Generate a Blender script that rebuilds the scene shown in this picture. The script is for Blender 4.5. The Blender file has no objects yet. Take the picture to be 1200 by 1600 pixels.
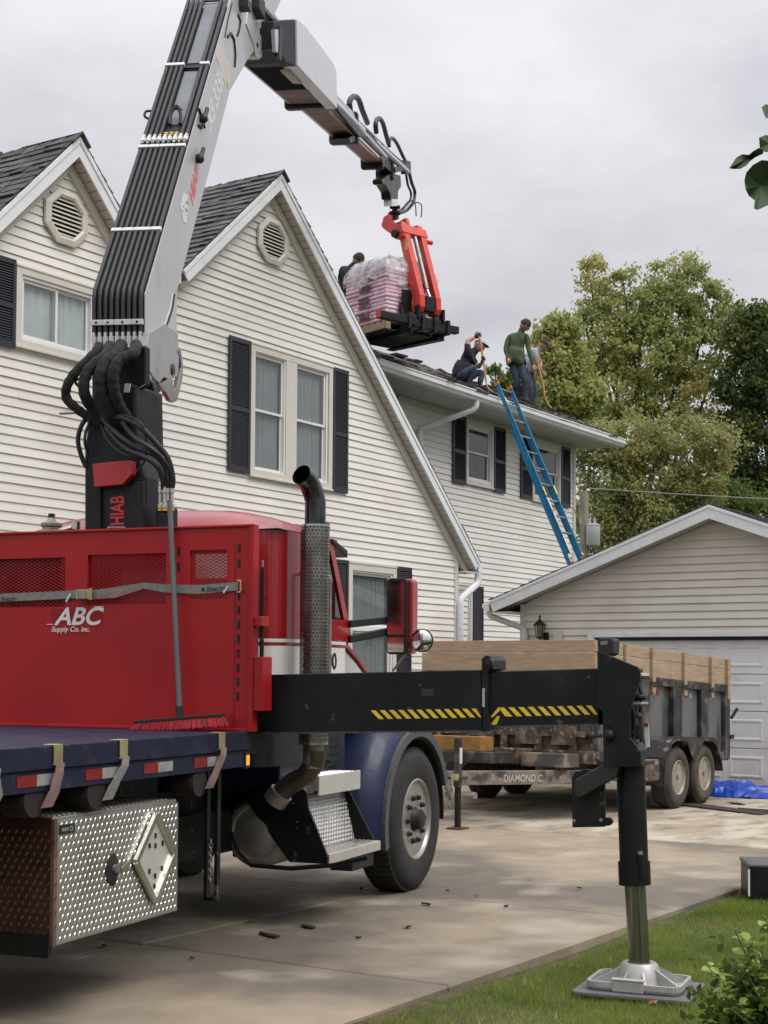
import bpy, bmesh, math, random
import numpy as np
from mathutils import Vector, Matrix
R = math.radians
random.seed(7); np.random.seed(7)
sc = bpy.context.scene
C = sc.collection

# ---------------- camera, world, sun, exposure ----------------
FPX, TILT, ROLL, EYE, CYP = 2350.0, R(2.0), R(0.4), 1.58, 968.0
_F = Vector((0, math.cos(TILT), math.sin(TILT))); _U0 = Vector((0, -math.sin(TILT), math.cos(TILT)))
_R = Vector((math.cos(ROLL), 0, 0)) + _U0 * math.sin(ROLL)
_U = Vector((-math.sin(ROLL), 0, 0)) + _U0 * math.cos(ROLL)
cam_d = bpy.data.cameras.new('camera'); cam = bpy.data.objects.new('camera', cam_d); C.objects.link(cam)
m3 = Matrix((_R, _U, -_F)).transposed()
cam.matrix_world = Matrix.Translation((0, 0, EYE)) @ m3.to_4x4()
cam_d.sensor_fit = 'VERTICAL'; cam_d.sensor_height = 24; cam_d.lens = 24 * FPX / 1600
cam_d.shift_y = (CYP - 800) / 1600
cam_d.clip_start = 0.1; cam_d.clip_end = 3000
sc.camera = cam

SUN_EL, SUN_AZ = R(56), R(118)          # azimuth clockwise from +Y
world = bpy.data.worlds.new('World'); sc.world = world; world.use_nodes = True
nt = world.node_tree; nt.nodes.clear()
def N(t, **k):
    n = nt.nodes.new(t)
    for a, b in k.items(): setattr(n, a, b)
    return n
out = N('ShaderNodeOutputWorld'); bg = N('ShaderNodeBackground'); bg.inputs[1].default_value = 0.1
sky = N('ShaderNodeTexSky', sky_type='NISHITA'); sky.sun_disc = False
sky.sun_elevation = SUN_EL; sky.sun_rotation = SUN_AZ
tc = N('ShaderNodeTexCoord'); sep = N('ShaderNodeSeparateXYZ'); nt.links.new(tc.outputs['Generated'], sep.inputs[0])
# overcast luminance: zenith about three times the horizon
mr = N('ShaderNodeMapRange'); mr.inputs[1].default_value = 0.0; mr.inputs[2].default_value = 1.0
mr.inputs[3].default_value = 6.5; mr.inputs[4].default_value = 23.0
sq = N('ShaderNodeMath', operation='POWER'); sq.inputs[1].default_value = 2.0; sq.use_clamp = True; mxz = N('ShaderNodeMath', operation='MAXIMUM'); mxz.inputs[1].default_value = 0.0
nt.links.new(sep.outputs[2], mxz.inputs[0]); nt.links.new(mxz.outputs[0], sq.inputs[0]); nt.links.new(sq.outputs[0], mr.inputs[0])
# cloud deck: noise projected on a flat layer
mp = N('ShaderNodeVectorMath', operation='DIVIDE'); add = N('ShaderNodeMath', operation='ADD'); add.inputs[1].default_value = 0.22
mx0 = N('ShaderNodeMath', operation='MAXIMUM'); mx0.inputs[1].default_value = 0.0
nt.links.new(sep.outputs[2], mx0.inputs[0]); nt.links.new(mx0.outputs[0], add.inputs[0])
cmb = N('ShaderNodeCombineXYZ')
for i in range(3): nt.links.new(add.outputs[0], cmb.inputs[i])
nt.links.new(tc.outputs['Generated'], mp.inputs[0]); nt.links.new(cmb.outputs[0], mp.inputs[1])
no = N('ShaderNodeTexNoise'); no.inputs['Scale'].default_value = 1.9; no.inputs['Detail'].default_value = 7; no.inputs['Roughness'].default_value = .58
nt.links.new(mp.outputs[0], no.inputs['Vector'])
rp = N('ShaderNodeValToRGB'); rp.color_ramp.elements[0].position = .3; rp.color_ramp.elements[1].position = .72
rp.color_ramp.elements[0].color = (.76, .76, .82, 1); rp.color_ramp.elements[1].color = (1.16, 1.14, 1.18, 1)
nt.links.new(no.outputs[0], rp.inputs[0])
ml = N('ShaderNodeVectorMath', operation='SCALE'); nt.links.new(rp.outputs[0], ml.inputs[0]); nt.links.new(mr.outputs[0], ml.inputs['Scale'])
mix = N('ShaderNodeMix', data_type='RGBA'); mix.inputs[0].default_value = 0.06
nt.links.new(ml.outputs[0], mix.inputs[6]); nt.links.new(sky.outputs[0], mix.inputs[7])
nt.links.new(mix.outputs[2], bg.inputs[0]); nt.links.new(bg.outputs[0], out.inputs[0])

sun_d = bpy.data.lights.new('sun', 'SUN'); sun_d.energy = 2.0; sun_d.angle = R(35); sun_d.color = (1, .965, .91)
sun = bpy.data.objects.new('sun', sun_d); C.objects.link(sun)
sd = Vector((math.sin(SUN_AZ) * math.cos(SUN_EL), math.cos(SUN_AZ) * math.cos(SUN_EL), math.sin(SUN_EL)))
sun.rotation_euler = sd.to_track_quat('Z', 'Y').to_euler()
sun.location = (0, 0, 60)
sc.view_settings.view_transform = 'Standard'; sc.view_settings.look = 'None'
sc.view_settings.exposure = 0.0; sc.view_settings.gamma = 1.0; sc.view_settings.use_curve_mapping = False
sc.cycles.max_bounces = 6; sc.cycles.diffuse_bounces = 3; sc.cycles.glossy_bounces = 3
sc.cycles.transparent_max_bounces = 12; sc.cycles.caustics_reflective = False; sc.cycles.caustics_refractive = False

# ---------------- measuring helpers (a sight line meets a plane of the place) ----------------
def ray(px, py): return _F + _R * ((px - 600) / FPX) + _U * ((CYP - py) / FPX)
def hit(px, py, n, k):
    d = ray(px, py); n = Vector(n); t = (k - n.z * EYE) / n.dot(d)
    return Vector((0, 0, EYE)) + d * t
class Frame:
    """local x axis at angle ang, origin org; mir: local y given to the right instead of left"""
    def __init__(s, ang, org=(0, 0), mir=False):
        s.ang = ang; s.org = Vector((org[0], org[1], 0)); s.mir = mir
        s.x = Vector((math.cos(ang), math.sin(ang), 0)); s.y = Vector((-math.sin(ang), math.cos(ang), 0))
        s.yy = -s.y if mir else s.y
    def w(s, p): return s.org + s.x * p[0] + s.yy * p[1] + Vector((0, 0, p[2]))
    def l(s, p): q = p - s.org; return (q.dot(s.x), q.dot(s.yy), q.z)
    def hx(s, px, py, x): return s.l(hit(px, py, s.x, x + s.org.dot(s.x)))
    def hy(s, px, py, y): return s.l(hit(px, py, s.yy, y + s.org.dot(s.yy)))
    def hz(s, px, py, z): return s.l(hit(px, py, (0, 0, 1), z))
WF = Frame(0)
HF = Frame(R(90 - 32.75))                                   # house: x along the facade, y into the house
TF = Frame(R(68), (-.75, 8.36), True)                       # truck: x forward, y to its right
_c = TF.w((.5, -1.1, 0)); CF = Frame(R(90 - 7.4), (_c.x, _c.y), True)   # crane: x along the boom, y right
PF = None

# ---------------- materials ----------------
MATS = {}
def mat(name, col, rough=.6, metal=0.0, var=.12, vscale=6.0, bump=0.0, bscale=60.0, spec=.5, col2=None, fac2=(.45, .6), s2=2.0,
        coat=0.0, stretch=None, island=0.0, objrand=0.0, emit=0, detail=5.0, col3=None, fac3=(.55, .6), s3=9.0):
    if name in MATS: return MATS[name]
    m = bpy.data.materials.new(name); m.use_nodes = True; t = m.node_tree; b = t.nodes['Principled BSDF']
    nn = lambda ty: t.nodes.new(ty); lk = t.links.new
    co = nn('ShaderNodeTexCoord'); vec = co.outputs['Object']
    if stretch:
        mpn = nn('ShaderNodeMapping'); mpn.inputs['Scale'].default_value = stretch; lk(vec, mpn.inputs[0]); vec = mpn.outputs[0]
    def noise(s, d=detail):
        n = nn('ShaderNodeTexNoise'); n.inputs['Scale'].default_value = s; n.inputs['Detail'].default_value = d; lk(vec, n.inputs['Vector']); return n.outputs[0]
    cur = None
    rgb = nn('ShaderNodeRGB'); rgb.outputs[0].default_value = (*col, 1); cur = rgb.outputs[0]
    def blend(cur, c2, lohi, s):
        f = nn('ShaderNodeMapRange'); f.inputs[1].default_value, f.inputs[2].default_value = lohi; lk(noise(s), f.inputs[0])
        x = nn('ShaderNodeMix'); x.data_type = 'RGBA'; lk(f.outputs[0], x.inputs[0]); lk(cur, x.inputs[6]); x.inputs[7].default_value = (*c2, 1); return x.outputs[2]
    if col2: cur = blend(cur, col2, fac2, s2)
    if col3: cur = blend(cur, col3, fac3, s3)
    if var:
        f = nn('ShaderNodeMapRange'); f.inputs[1].default_value = .3; f.inputs[2].default_value = .7
        f.inputs[3].default_value = 1 - var; f.inputs[4].default_value = 1 + var; lk(noise(vscale), f.inputs[0])
        v = nn('ShaderNodeVectorMath'); v.operation = 'SCALE'; lk(cur, v.inputs[0]); lk(f.outputs[0], v.inputs['Scale']); cur = v.outputs[0]
    if objrand:
        g = nn('ShaderNodeObjectInfo'); f = nn('ShaderNodeMapRange'); f.inputs[3].default_value = 1 - objrand; f.inputs[4].default_value = 1 + objrand
        lk(g.outputs['Random'], f.inputs[0]); v = nn('ShaderNodeVectorMath'); v.operation = 'SCALE'; lk(cur, v.inputs[0]); lk(f.outputs[0], v.inputs['Scale']); cur = v.outputs[0]
    if island:
        g = nn('ShaderNodeNewGeometry'); f = nn('ShaderNodeMapRange'); f.inputs[3].default_value = 1 - island; f.inputs[4].default_value = 1 + island
        lk(g.outputs['Random Per Island'], f.inputs[0])
        v = nn('ShaderNodeVectorMath'); v.operation = 'SCALE'; lk(cur, v.inputs[0]); lk(f.outputs[0], v.inputs['Scale']); cur = v.outputs[0]
    lk(cur, b.inputs['Base Color'])
    rr = nn('ShaderNodeMapRange'); rr.inputs[3].default_value = max(0.02, rough - .1); rr.inputs[4].default_value = min(1, rough + .1); lk(noise(vscale * 1.7), rr.inputs[0])
    lk(rr.outputs[0], b.inputs['Roughness'])
    b.inputs['Metallic'].default_value = metal; b.inputs['Specular IOR Level'].default_value = spec; b.inputs['Coat Weight'].default_value = coat
    if bump:
        bn = nn('ShaderNodeBump'); bn.inputs['Strength'].default_value = bump; bn.inputs['Distance'].default_value = .01
        lk(noise(bscale, 3), bn.inputs['Height']); lk(bn.outputs[0], b.inputs['Normal'])
    if emit:
        b.inputs['Emission Color'].default_value = (*col, 1); b.inputs['Emission Strength'].default_value = emit
    MATS[name] = m; return m
def glass(name, tint=(.8, .85, .85), refl=.12, rough=.02):
    m = bpy.data.materials.new(name); m.use_nodes = True; t = m.node_tree; t.nodes.clear()
    o = t.nodes.new('ShaderNodeOutputMaterial'); a = t.nodes.new('ShaderNodeBsdfTransparent'); g = t.nodes.new('ShaderNodeBsdfGlossy')
    x = t.nodes.new('ShaderNodeMixShader'); fr = t.nodes.new('ShaderNodeFresnel'); fr.inputs[0].default_value = 1.5
    ad = t.nodes.new('ShaderNodeMath'); ad.operation = 'ADD'; ad.inputs[1].default_value = refl
    gm = t.nodes.new('ShaderNodeNewGeometry'); iv = t.nodes.new('ShaderNodeMath'); iv.operation = 'SUBTRACT'; iv.inputs[0].default_value = 1; mu = t.nodes.new('ShaderNodeMath'); mu.operation = 'MULTIPLY'
    t.links.new(gm.outputs['Backfacing'], iv.inputs[1]); t.links.new(fr.outputs[0], ad.inputs[0]); t.links.new(ad.outputs[0], mu.inputs[0]); t.links.new(iv.outputs[0], mu.inputs[1]); t.links.new(mu.outputs[0], x.inputs[0])
    a.inputs[0].default_value = (*tint, 1); g.inputs[1].default_value = rough
    t.links.new(a.outputs[0], x.inputs[1]); t.links.new(g.outputs[0], x.inputs[2]); t.links.new(x.outputs[0], o.inputs[0]); return m
SID = mat('cream_vinyl', (.76, .735, .69), .5, var=.05, vscale=1.2, bump=.05, bscale=25, col2=(.68, .635, .56), fac2=(.5, .85), s2=.8, objrand=.035)
SIDG = mat('beige_vinyl', (.72, .68, .62), .55, var=.05, vscale=1.0, bump=.05, bscale=25, objrand=.035, col2=(.56, .51, .44), fac2=(.45, .8), s2=1.1)
TRIM = mat('tan_trim', (.62, .585, .525), .5, var=.04)
WHITE = mat('white_trim', (.74, .76, .78), .4, var=.05, vscale=3, col2=(.6, .61, .61), fac2=(.55, .8), s2=4)
VINYLW = mat('white_window_vinyl', (.74, .74, .73), .35, var=.03)
SHUT = mat('dark_shutter', (.022, .023, .032), .45, var=.1)
SHING = mat('asphalt_shingle', (.085, .083, .085), .95, var=.3, vscale=9, bump=.6, bscale=220, island=.35, col2=(.13, .12, .115), fac2=(.5, .75), s2=1.2)
SHINGR = mat('brown_torn_shingle', (.10, .083, .075), .95, var=.35, vscale=5, bump=.6, bscale=150, island=.4)
FELT = mat('roof_deck', (.20, .155, .135), .9, var=.25, vscale=3, bump=.3, bscale=60)
DARK = mat('dark_interior', (.012, .012, .013), .9, var=0)
CURT = mat('pale_curtain', (.70, .73, .72), .9, var=.1, vscale=3)
CURTD = mat('grey_blind', (.31, .32, .325), .8, var=.1, vscale=3)
GLASS = glass('window_glass', (.88, .91, .91), .07)
RED = mat('red_paint', (.37, .010, .013), .45, var=.14, vscale=1.6, spec=.35, col2=(.25, .010, .013), fac2=(.45, .75), s2=1.1, bump=.06, bscale=5, col3=(.40, .13, .12), fac3=(.715, .74), s3=13, detail=8)
REDC = mat('red_cab_paint', (.31, .009, .014), .28, var=.08, coat=.4)
REDF = mat('red_fork_paint', (.62, .05, .035), .4, var=.12, vscale=5, col2=(.45, .045, .035), fac2=(.55, .75), s2=6)
BLUE = mat('blue_deck_paint', (.012, .014, .038), .6, var=.25, vscale=7, spec=.3, col2=(.035, .036, .05), fac2=(.55, .72), s2=9, bump=.1, bscale=40)
BLUEC = mat('blue_cab_paint', (.010, .017, .055), .42, var=.1, spec=.35, coat=.1)
WHITEP = mat('white_paint', (.72, .71, .68), .25, var=.04, coat=.4)
BLACK = mat('black_paint', (.007, .008, .0095), .42, var=.25, vscale=5, col2=(.016, .016, .0155), fac2=(.5, .7), s2=4, spec=.3, bump=.05, bscale=9, col3=(.075, .072, .066), fac3=(.67, .72), s3=13, detail=9)
BLACKM = mat('black_plastic', (.012, .012, .013), .55, var=.2, vscale=8)
CHAR = mat('charcoal_crane', (.010, .011, .015), .5, var=.2, spec=.3)
HOSE = mat('black_hose', (.016, .016, .018), .5, var=.15, vscale=30, bump=.1, bscale=120)
SLEEVE = mat('fabric_sleeve', (.018, .017, .017), .9, var=.35, vscale=20, bump=.6, bscale=35)
STEEL = mat('bright_steel', (.62, .60, .56), .28, metal=1, var=.1, vscale=12)
DIRTYST = mat('dull_steel', (.33, .31, .28), .5, metal=.8, var=.3, vscale=10)
CHROME = mat('chrome', (.6, .59, .57), .12, metal=1, var=.05)
ALU = mat('diamond_plate', (.44, .43, .41), .36, metal=.8, var=.2, vscale=2.5, col2=(.25, .25, .215), fac2=(.45, .75), s2=2.2)
GREY = mat('crane_grey', (.40, .40, .42), .38, var=.07, vscale=1.5, coat=.2, col2=(.33, .33, .35), fac2=(.55, .8), s2=2.5)
GREYL = mat('crane_light_grey', (.50, .51, .54), .4, var=.05)
GREYD = mat('crane_panel_grey', (.17, .18, .20), .5, var=.12)
BROWNB = mat('brown_steel', (.16, .075, .055), .6, var=.3, vscale=4, col2=(.09, .055, .05), fac2=(.45, .6), s2=5)
RUBBER = mat('tyre_rubber', (.020, .019, .018), .8, var=.25, vscale=9, bump=.15, bscale=60)
RUBDIRT = mat('dusty_rubber', (.075, .068, .06), .9, var=.3, vscale=7)
GUARD = mat('grey_fender_guard', (.075, .077, .078), .65, var=.12)
YEL = mat('yellow_tape', (.75, .52, .03), .5, var=.1)
TAPEW = mat('white_tape', (.27, .27, .27), .4, var=.25, vscale=20); TAPER = mat('red_tape', (.20, .014, .014), .4, var=.25, vscale=20)  # dirty tape tones, darkened further for the shade under the deck edge
STRAP = mat('grey_webbing', (.22, .21, .20), .85, var=.15, vscale=40, bump=.3, bscale=200)
STRAPP = mat('pinkish_webbing', (.24, .155, .15), .85, var=.3, vscale=12)
GOLD = mat('zinc_yellow', (.5, .44, .25), .4, metal=.7, var=.2)
WOOD = mat('new_lumber', (.40, .295, .195), .75, var=.18, vscale=5, stretch=(1.2, 1.2, 9), col2=(.29, .205, .13), fac2=(.5, .75), s2=2.5, bump=.2, bscale=30)
GRIME = mat('dirty_trailer_black', (.030, .028, .028), .55, var=.4, vscale=5, col2=(.10, .085, .072), fac2=(.5, .66), s2=5, col3=(.22, .205, .19), fac3=(.62, .72), s3=11, detail=9)
GRIMER = mat('rusty_trailer_front', (.07, .050, .040), .65, var=.4, vscale=4, col2=(.16, .12, .09), fac2=(.47, .62), s2=8, col3=(.33, .29, .25), fac3=(.58, .68), s3=17)
PANELG = mat('dusty_grey_steel', (.14, .145, .15), .4, var=.15, vscale=2.0, stretch=(1, 1, .4), col2=(.025, .025, .027), fac2=(.52, .66), s2=2.4, detail=2)
GALV = mat('galvanised', (.5, .53, .55), .45, metal=.4, var=.1)
POLEW = mat('weathered_pole', (.27, .23, .19), .9, var=.25, vscale=4, stretch=(4, 4, .5), bump=.4, bscale=20)
LADB = mat('blue_fibreglass', (.02, .19, .37), .45, var=.15, vscale=6)
CONC = mat('concrete', (.285, .232, .165), .8, var=.14, vscale=3.5, bump=.3, bscale=140, col2=(.135, .115, .09), fac2=(.465, .58), s2=.34, col3=(.33, .285, .22), fac3=(.55, .66), s3=.9, detail=14)
CONCO = mat('pitted_concrete', (.33, .27, .195), .9, var=.14, vscale=3, bump=.3, bscale=60, col2=(.42, .375, .30), fac2=(.5, .56), s2=2.0, col3=(.20, .17, .135), fac3=(.53, .66), s3=3.3, stretch=(.5, 1, 1), detail=9)
SOIL = mat('soil', (.075, .055, .03), .95, var=.4, vscale=7, bump=.5, bscale=60, col2=(.055, .075, .02), fac2=(.45, .6), s2=3)

# ---------------- mesh builder ----------------
INFO = {}
class MB:
    def __init__(s): s.v = []; s.f = []
    def add(s, vs, fs):
        n = len(s.v); s.v += [tuple(p) for p in vs]; s.f += [tuple(i + n for i in f) for f in fs]; return s
    def hexa(s, p):   # p: 4 bottom, 4 top (ccw)
        return s.add(p, [(0, 3, 2, 1), (4, 5, 6, 7), (0, 1, 5, 4), (1, 2, 6, 5), (2, 3, 7, 6), (3, 0, 4, 7)])
    def box(s, x0, x1, y0, y1, z0, z1):
        return s.hexa([(x0, y0, z0), (x1, y0, z0), (x1, y1, z0), (x0, y1, z0), (x0, y0, z1), (x1, y0, z1), (x1, y1, z1), (x0, y1, z1)])
    def prism(s, poly, ax, lo, hi):
        def P(a, b, c): return {'x': (c, a, b), 'y': (a, c, b), 'z': (a, b, c)}[ax]
        n = len(poly); vs = [P(a, b, lo) for a, b in poly] + [P(a, b, hi) for a, b in poly]
        return s.add(vs, [tuple(range(n))[::-1], tuple(range(n, 2 * n))] + [(i, (i + 1) % n, n + (i + 1) % n, n + i) for i in range(n)])
    def beam(s, a, b, w, h, up=(0, 0, 1)):
        a = Vector(a); b = Vector(b); d = (b - a).normalized(); up = Vector(up)
        sx = d.cross(up)
        if sx.length < 1e-4: sx = d.cross(Vector((1, 0, 0)))
        sx.normalize(); u = sx.cross(d)
        q = [(-w / 2, -h / 2), (w / 2, -h / 2), (w / 2, h / 2), (-w / 2, h / 2)]
        return s.hexa([a + sx * i + u * j for i, j in q] + [b + sx * i + u * j for i, j in q])
    def tube(s, path, r, n=8, cap=True):
        P = [Vector(p) for p in path]; m = len(P); rs = r if isinstance(r, (list, tuple)) else [r] * m
        ref = None; rings = []
        for i in range(m):
            d = (P[min(i + 1, m - 1)] - P[max(i - 1, 0)]).normalized()
            if ref is None: ref = d.orthogonal().normalized()
            ref = (ref - d * ref.dot(d)).normalized(); o = d.cross(ref)
            rings.append([P[i] + (ref * math.cos(2 * math.pi * k / n) + o * math.sin(2 * math.pi * k / n)) * rs[i] for k in range(n)])
        vs = [q for rg in rings for q in rg]; fs = []
        for i in range(m - 1):
            for k in range(n): fs.append((i * n + k, i * n + (k + 1) % n, (i + 1) * n + (k + 1) % n, (i + 1) * n + k))
        if cap: fs += [tuple(range(n))[::-1], tuple(range((m - 1) * n, m * n))]
        return s.add(vs, fs)
    def lathe(s, prof, c, ax='z', n=24, cap=True):
        vs = []; fs = []; m = len(prof)
        for r, h in prof:
            for k in range(n):
                a = 2 * math.pi * k / n; u, v = r * math.cos(a), r * math.sin(a)
                vs.append({'z': (c[0] + u, c[1] + v, c[2] + h), 'x': (c[0] + h, c[1] + u, c[2] + v), 'y': (c[0] + v, c[1] + h, c[2] + u)}[ax])
        for i in range(m - 1):
            for k in range(n): fs.append((i * n + k, i * n + (k + 1) % n, (i + 1) * n + (k + 1) % n, (i + 1) * n + k))
        if cap and prof[0][0] > 1e-5: fs.append(tuple(range(n))[::-1])
        if cap and prof[-1][0] > 1e-5: fs.append(tuple(range((m - 1) * n, m * n)))
        return s.add(vs, fs)
    def build(s, name, material, parent=None, smooth=False, bevel=0, rec=True, warp=None, kind=None, label=None):
        off, mir = INFO.get(parent.name, (Vector(), False)) if parent is not None else (Vector(), False)
        vs = s.v
        if warp: vs = [warp(p) for p in vs]
        vs = [(p[0] - off[0], (-(p[1] - off[1]) if mir else p[1] - off[1]), p[2] - off[2]) for p in vs]
        me = bpy.data.meshes.new(name); me.from_pydata(vs, [], s.f)
        if rec:
            b = bmesh.new(); b.from_mesh(me); bmesh.ops.recalc_face_normals(b, faces=b.faces); b.to_mesh(me); b.free()
        me.materials.append(material)
        if smooth:
            me.polygons.foreach_set('use_smooth', [True] * len(me.polygons)); me.set_sharp_from_angle(angle=R(38))
        o = bpy.data.objects.new(name, me); C.objects.link(o)
        if parent is not None: o.parent = parent
        if bevel:
            md = o.modifiers.new('bevel', 'BEVEL'); md.width = bevel; md.segments = 2; md.limit_method = 'ANGLE'; md.angle_limit = R(40)
            md.harden_normals = False
        if kind: o['kind'] = kind
        if label: o['label'] = label
        INFO[o.name] = (off, mir)
        return o
def thing(name, label, cat, frame=WF, base=(0, 0, 0), group=None):
    o = bpy.data.objects.new(name, None); C.objects.link(o); o.empty_display_size = .2
    o.location = frame.w(base); o.rotation_euler = (0, 0, frame.ang)
    o['label'] = label; o['category'] = cat
    if group: o['group'] = group
    INFO[o.name] = (Vector(base), frame.mir); return o
def tag(o, label, cat, group=None):
    o['label'] = label; o['category'] = cat
    if group: o['group'] = group
    return o
def bx(name, m, par, x0, x1, y0, y1, z0, z1, bevel=0, **k): return MB().box(x0, x1, y0, y1, z0, z1).build(name, m, par, bevel=bevel, **k)
def text(name, s, m, par, pos, right, up, h, shear=0, off=0.0, depth=.002, sx=1.0, spacing=1.0):
    """flat raised lettering; h = capital height; pos = lower left corner, all in the thing's frame"""
    cu = bpy.data.curves.new('t', 'FONT'); cu.body = s; cu.size = 1; cu.shear = shear; cu.offset = off; cu.extrude = .01; cu.space_character = spacing
    o = bpy.data.objects.new('t', cu); me = bpy.data.meshes.new_from_object(o)
    vs = [v.co.copy() for v in me.vertices]; fs = [tuple(p.vertices) for p in me.polygons]
    bpy.data.objects.remove(o); bpy.data.curves.remove(cu); bpy.data.meshes.remove(me)
    k = h / .69; pos, right, up = Vector(pos), Vector(right).normalized(), Vector(up).normalized(); nrm = right.cross(up)
    mb = MB(); mb.add([pos + right * (v.x * k * sx) + up * (v.y * k) + nrm * ((v.z + .01) / .02 * depth) for v in vs], fs)
    return mb.build(name, m, par, rec=False)
def clip_row(poly, z0, z1):
    """x-interval of a convex polygon (x,z) at the row's middle, plus slopes: returns corner x at z0 and z1"""
    def span(z):
        xs = []
        n = len(poly)
        for i in range(n):
            (a, b), (c, d) = poly[i], poly[(i + 1) % n]
            if (b - z) * (d - z) <= 0 and abs(b - d) > 1e-9: xs.append(a + (c - a) * (z - b) / (d - b))
        return (min(xs), max(xs)) if len(xs) >= 2 else None
    return span(z0), span(z1)
# ---------------- ground, driveway, lawn ----------------
def struct(o): o['kind'] = 'structure'; return o
g = MB(); g.add([(-900, -900, -.16), (900, -900, -.16), (900, 900, -.16), (-900, 900, -.16)], [(0, 1, 2, 3)])
struct(g.build('ground', mat('far_ground', (.07, .09, .035), .95, var=.3, vscale=.3), rec=False))
drive = thing('driveway', '', '', HF, (6, 7, 0)); del drive['label']; del drive['category']; struct(drive)
rws = [(3.85, 5.9), (5.9, 8.6), (8.6, 11.5)]; cls_ = [-4, .5, 3.9, 6.62, 9.18, 13.5, 16.6, 20.6]
def rough_slab(x0, x1, y0, y1, m):
    zt = random.uniform(-.004, .004); tl = random.uniform(-.003, .003)
    s = MB(); G = .007; e = .012
    a, b, c, d = x0 + G, x1 - G, y0 + G, y1 - G
    s.add([(a, c, -.3), (b, c, -.3), (b, d, -.3), (a, d, -.3), (a, c, zt - e), (b, c, zt - e + tl), (b, d, zt - e), (a, d, zt - e),
           (a + e, c + e, zt), (b - e, c + e, zt + tl), (b - e, d - e, zt), (a + e, d - e, zt)],
          [(0, 1, 5, 4), (1, 2, 6, 5), (2, 3, 7, 6), (3, 0, 4, 7), (4, 5, 9, 8), (5, 6, 10, 9), (6, 7, 11, 10), (7, 4, 8, 11), (8, 9, 10, 11)])
    s.build('concrete_slab', m, drive)
for i in range(len(cls_) - 1):
    for (y0, y1) in rws:
        rough_slab(cls_[i], cls_[i + 1], y0, y1, CONCO if cls_[i] >= 13.4 else CONC)
bx('joint_filler', SOIL, drive, -4, 20.6, 3.9, 11.5, -.35, -.035)
# lawn: soil bed and grass blades
lawn = thing('lawn', '', '', HF, (8, 2, -.1)); del lawn['label']; del lawn['category']; struct(lawn)
me_v = []; n = 46
def lawn_z(x, y): return -.045 - .03 * max(0, min(1, (3.8 - y) / .5)) + .012 * math.sin(x * 1.7 + y) + .01 * math.sin(y * 3.1 - x * .8)
b = MB(); xs = np.linspace(-2, 22, 97); ys = np.linspace(-8, 3.86, 48)
b.v = [(x, y, lawn_z(x, y)) for x in xs for y in ys]
b.f = [(i * 48 + j, (i + 1) * 48 + j, (i + 1) * 48 + j + 1, i * 48 + j + 1) for i in range(96) for j in range(47)]
b.build('soil_bed', SOIL, lawn, smooth=True, rec=False)
def np_mesh(name, V, nper, material, parent=None, kind=None, smooth=False):
    me = bpy.data.meshes.new(name); k = len(V); nf = k // nper
    me.vertices.add(k); me.vertices.foreach_set('co', np.ascontiguousarray(V, dtype=np.float32).ravel())
    me.loops.add(k); me.loops.foreach_set('vertex_index', np.arange(k, dtype=np.int32))
    me.polygons.add(nf); me.polygons.foreach_set('loop_start', np.arange(0, k, nper, dtype=np.int32))
    me.polygons.foreach_set('loop_total', np.full(nf, nper, dtype=np.int32))
    me.update(calc_edges=True); me.materials.append(material)
    o = bpy.data.objects.new(name, me); C.objects.link(o)
    if parent is not None: o.parent = parent
    if kind: o['kind'] = kind
    return o
def leafmat(name, cols, rough=.55, trans=.48, scale=.35):
    m = bpy.data.materials.new(name); m.use_nodes = True; t = m.node_tree; b = t.nodes['Principled BSDF']; o = t.nodes['Material Output']
    g = t.nodes.new('ShaderNodeNewGeometry'); r = t.nodes.new('ShaderNodeValToRGB'); no = t.nodes.new('ShaderNodeTexNoise'); co = t.nodes.new('ShaderNodeTexCoord')
    no.inputs['Scale'].default_value = scale; no.inputs['Detail'].default_value = 3; t.links.new(co.outputs['Object'], no.inputs['Vector'])
    mrn = t.nodes.new('ShaderNodeMapRange'); mrn.inputs[1].default_value = .32; mrn.inputs[2].default_value = .68; t.links.new(no.outputs[0], mrn.inputs[0])
    a = t.nodes.new('ShaderNodeMath'); a.operation = 'MULTIPLY'; a.inputs[1].default_value = .42; t.links.new(g.outputs['Random Per Island'], a.inputs[0])
    c = t.nodes.new('ShaderNodeMath'); c.operation = 'MULTIPLY_ADD'; c.inputs[1].default_value = .6; t.links.new(mrn.outputs[0], c.inputs[0]); t.links.new(a.outputs[0], c.inputs[2])
    el = r.color_ramp.elements
    while len(el) < len(cols): el.new(.5)
    for i, (p, q) in enumerate(cols): el[i].position = p; el[i].color = (*q, 1)
    t.links.new(c.outputs[0], r.inputs[0]); t.links.new(r.outputs[0], b.inputs['Base Color']); b.inputs['Roughness'].default_value = rough
    b.inputs['Specular IOR Level'].default_value = .3
    tr = t.nodes.new('ShaderNodeBsdfTranslucent'); mx = t.nodes.new('ShaderNodeMixShader'); mx.inputs[0].default_value = trans
    t.links.new(r.outputs[0], tr.inputs[0]); t.links.new(b.outputs[0], mx.inputs[1]); t.links.new(tr.outputs[0], mx.inputs[2]); t.links.new(mx.outputs[0], o.inputs[0])
    return m
GRASS = leafmat('grass_blade', [(0, (.10, .15, .026)), (.5, (.20, .275, .042)), (.8, (.32, .37, .08)), (1, (.50, .41, .20))], scale=1.4)
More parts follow.
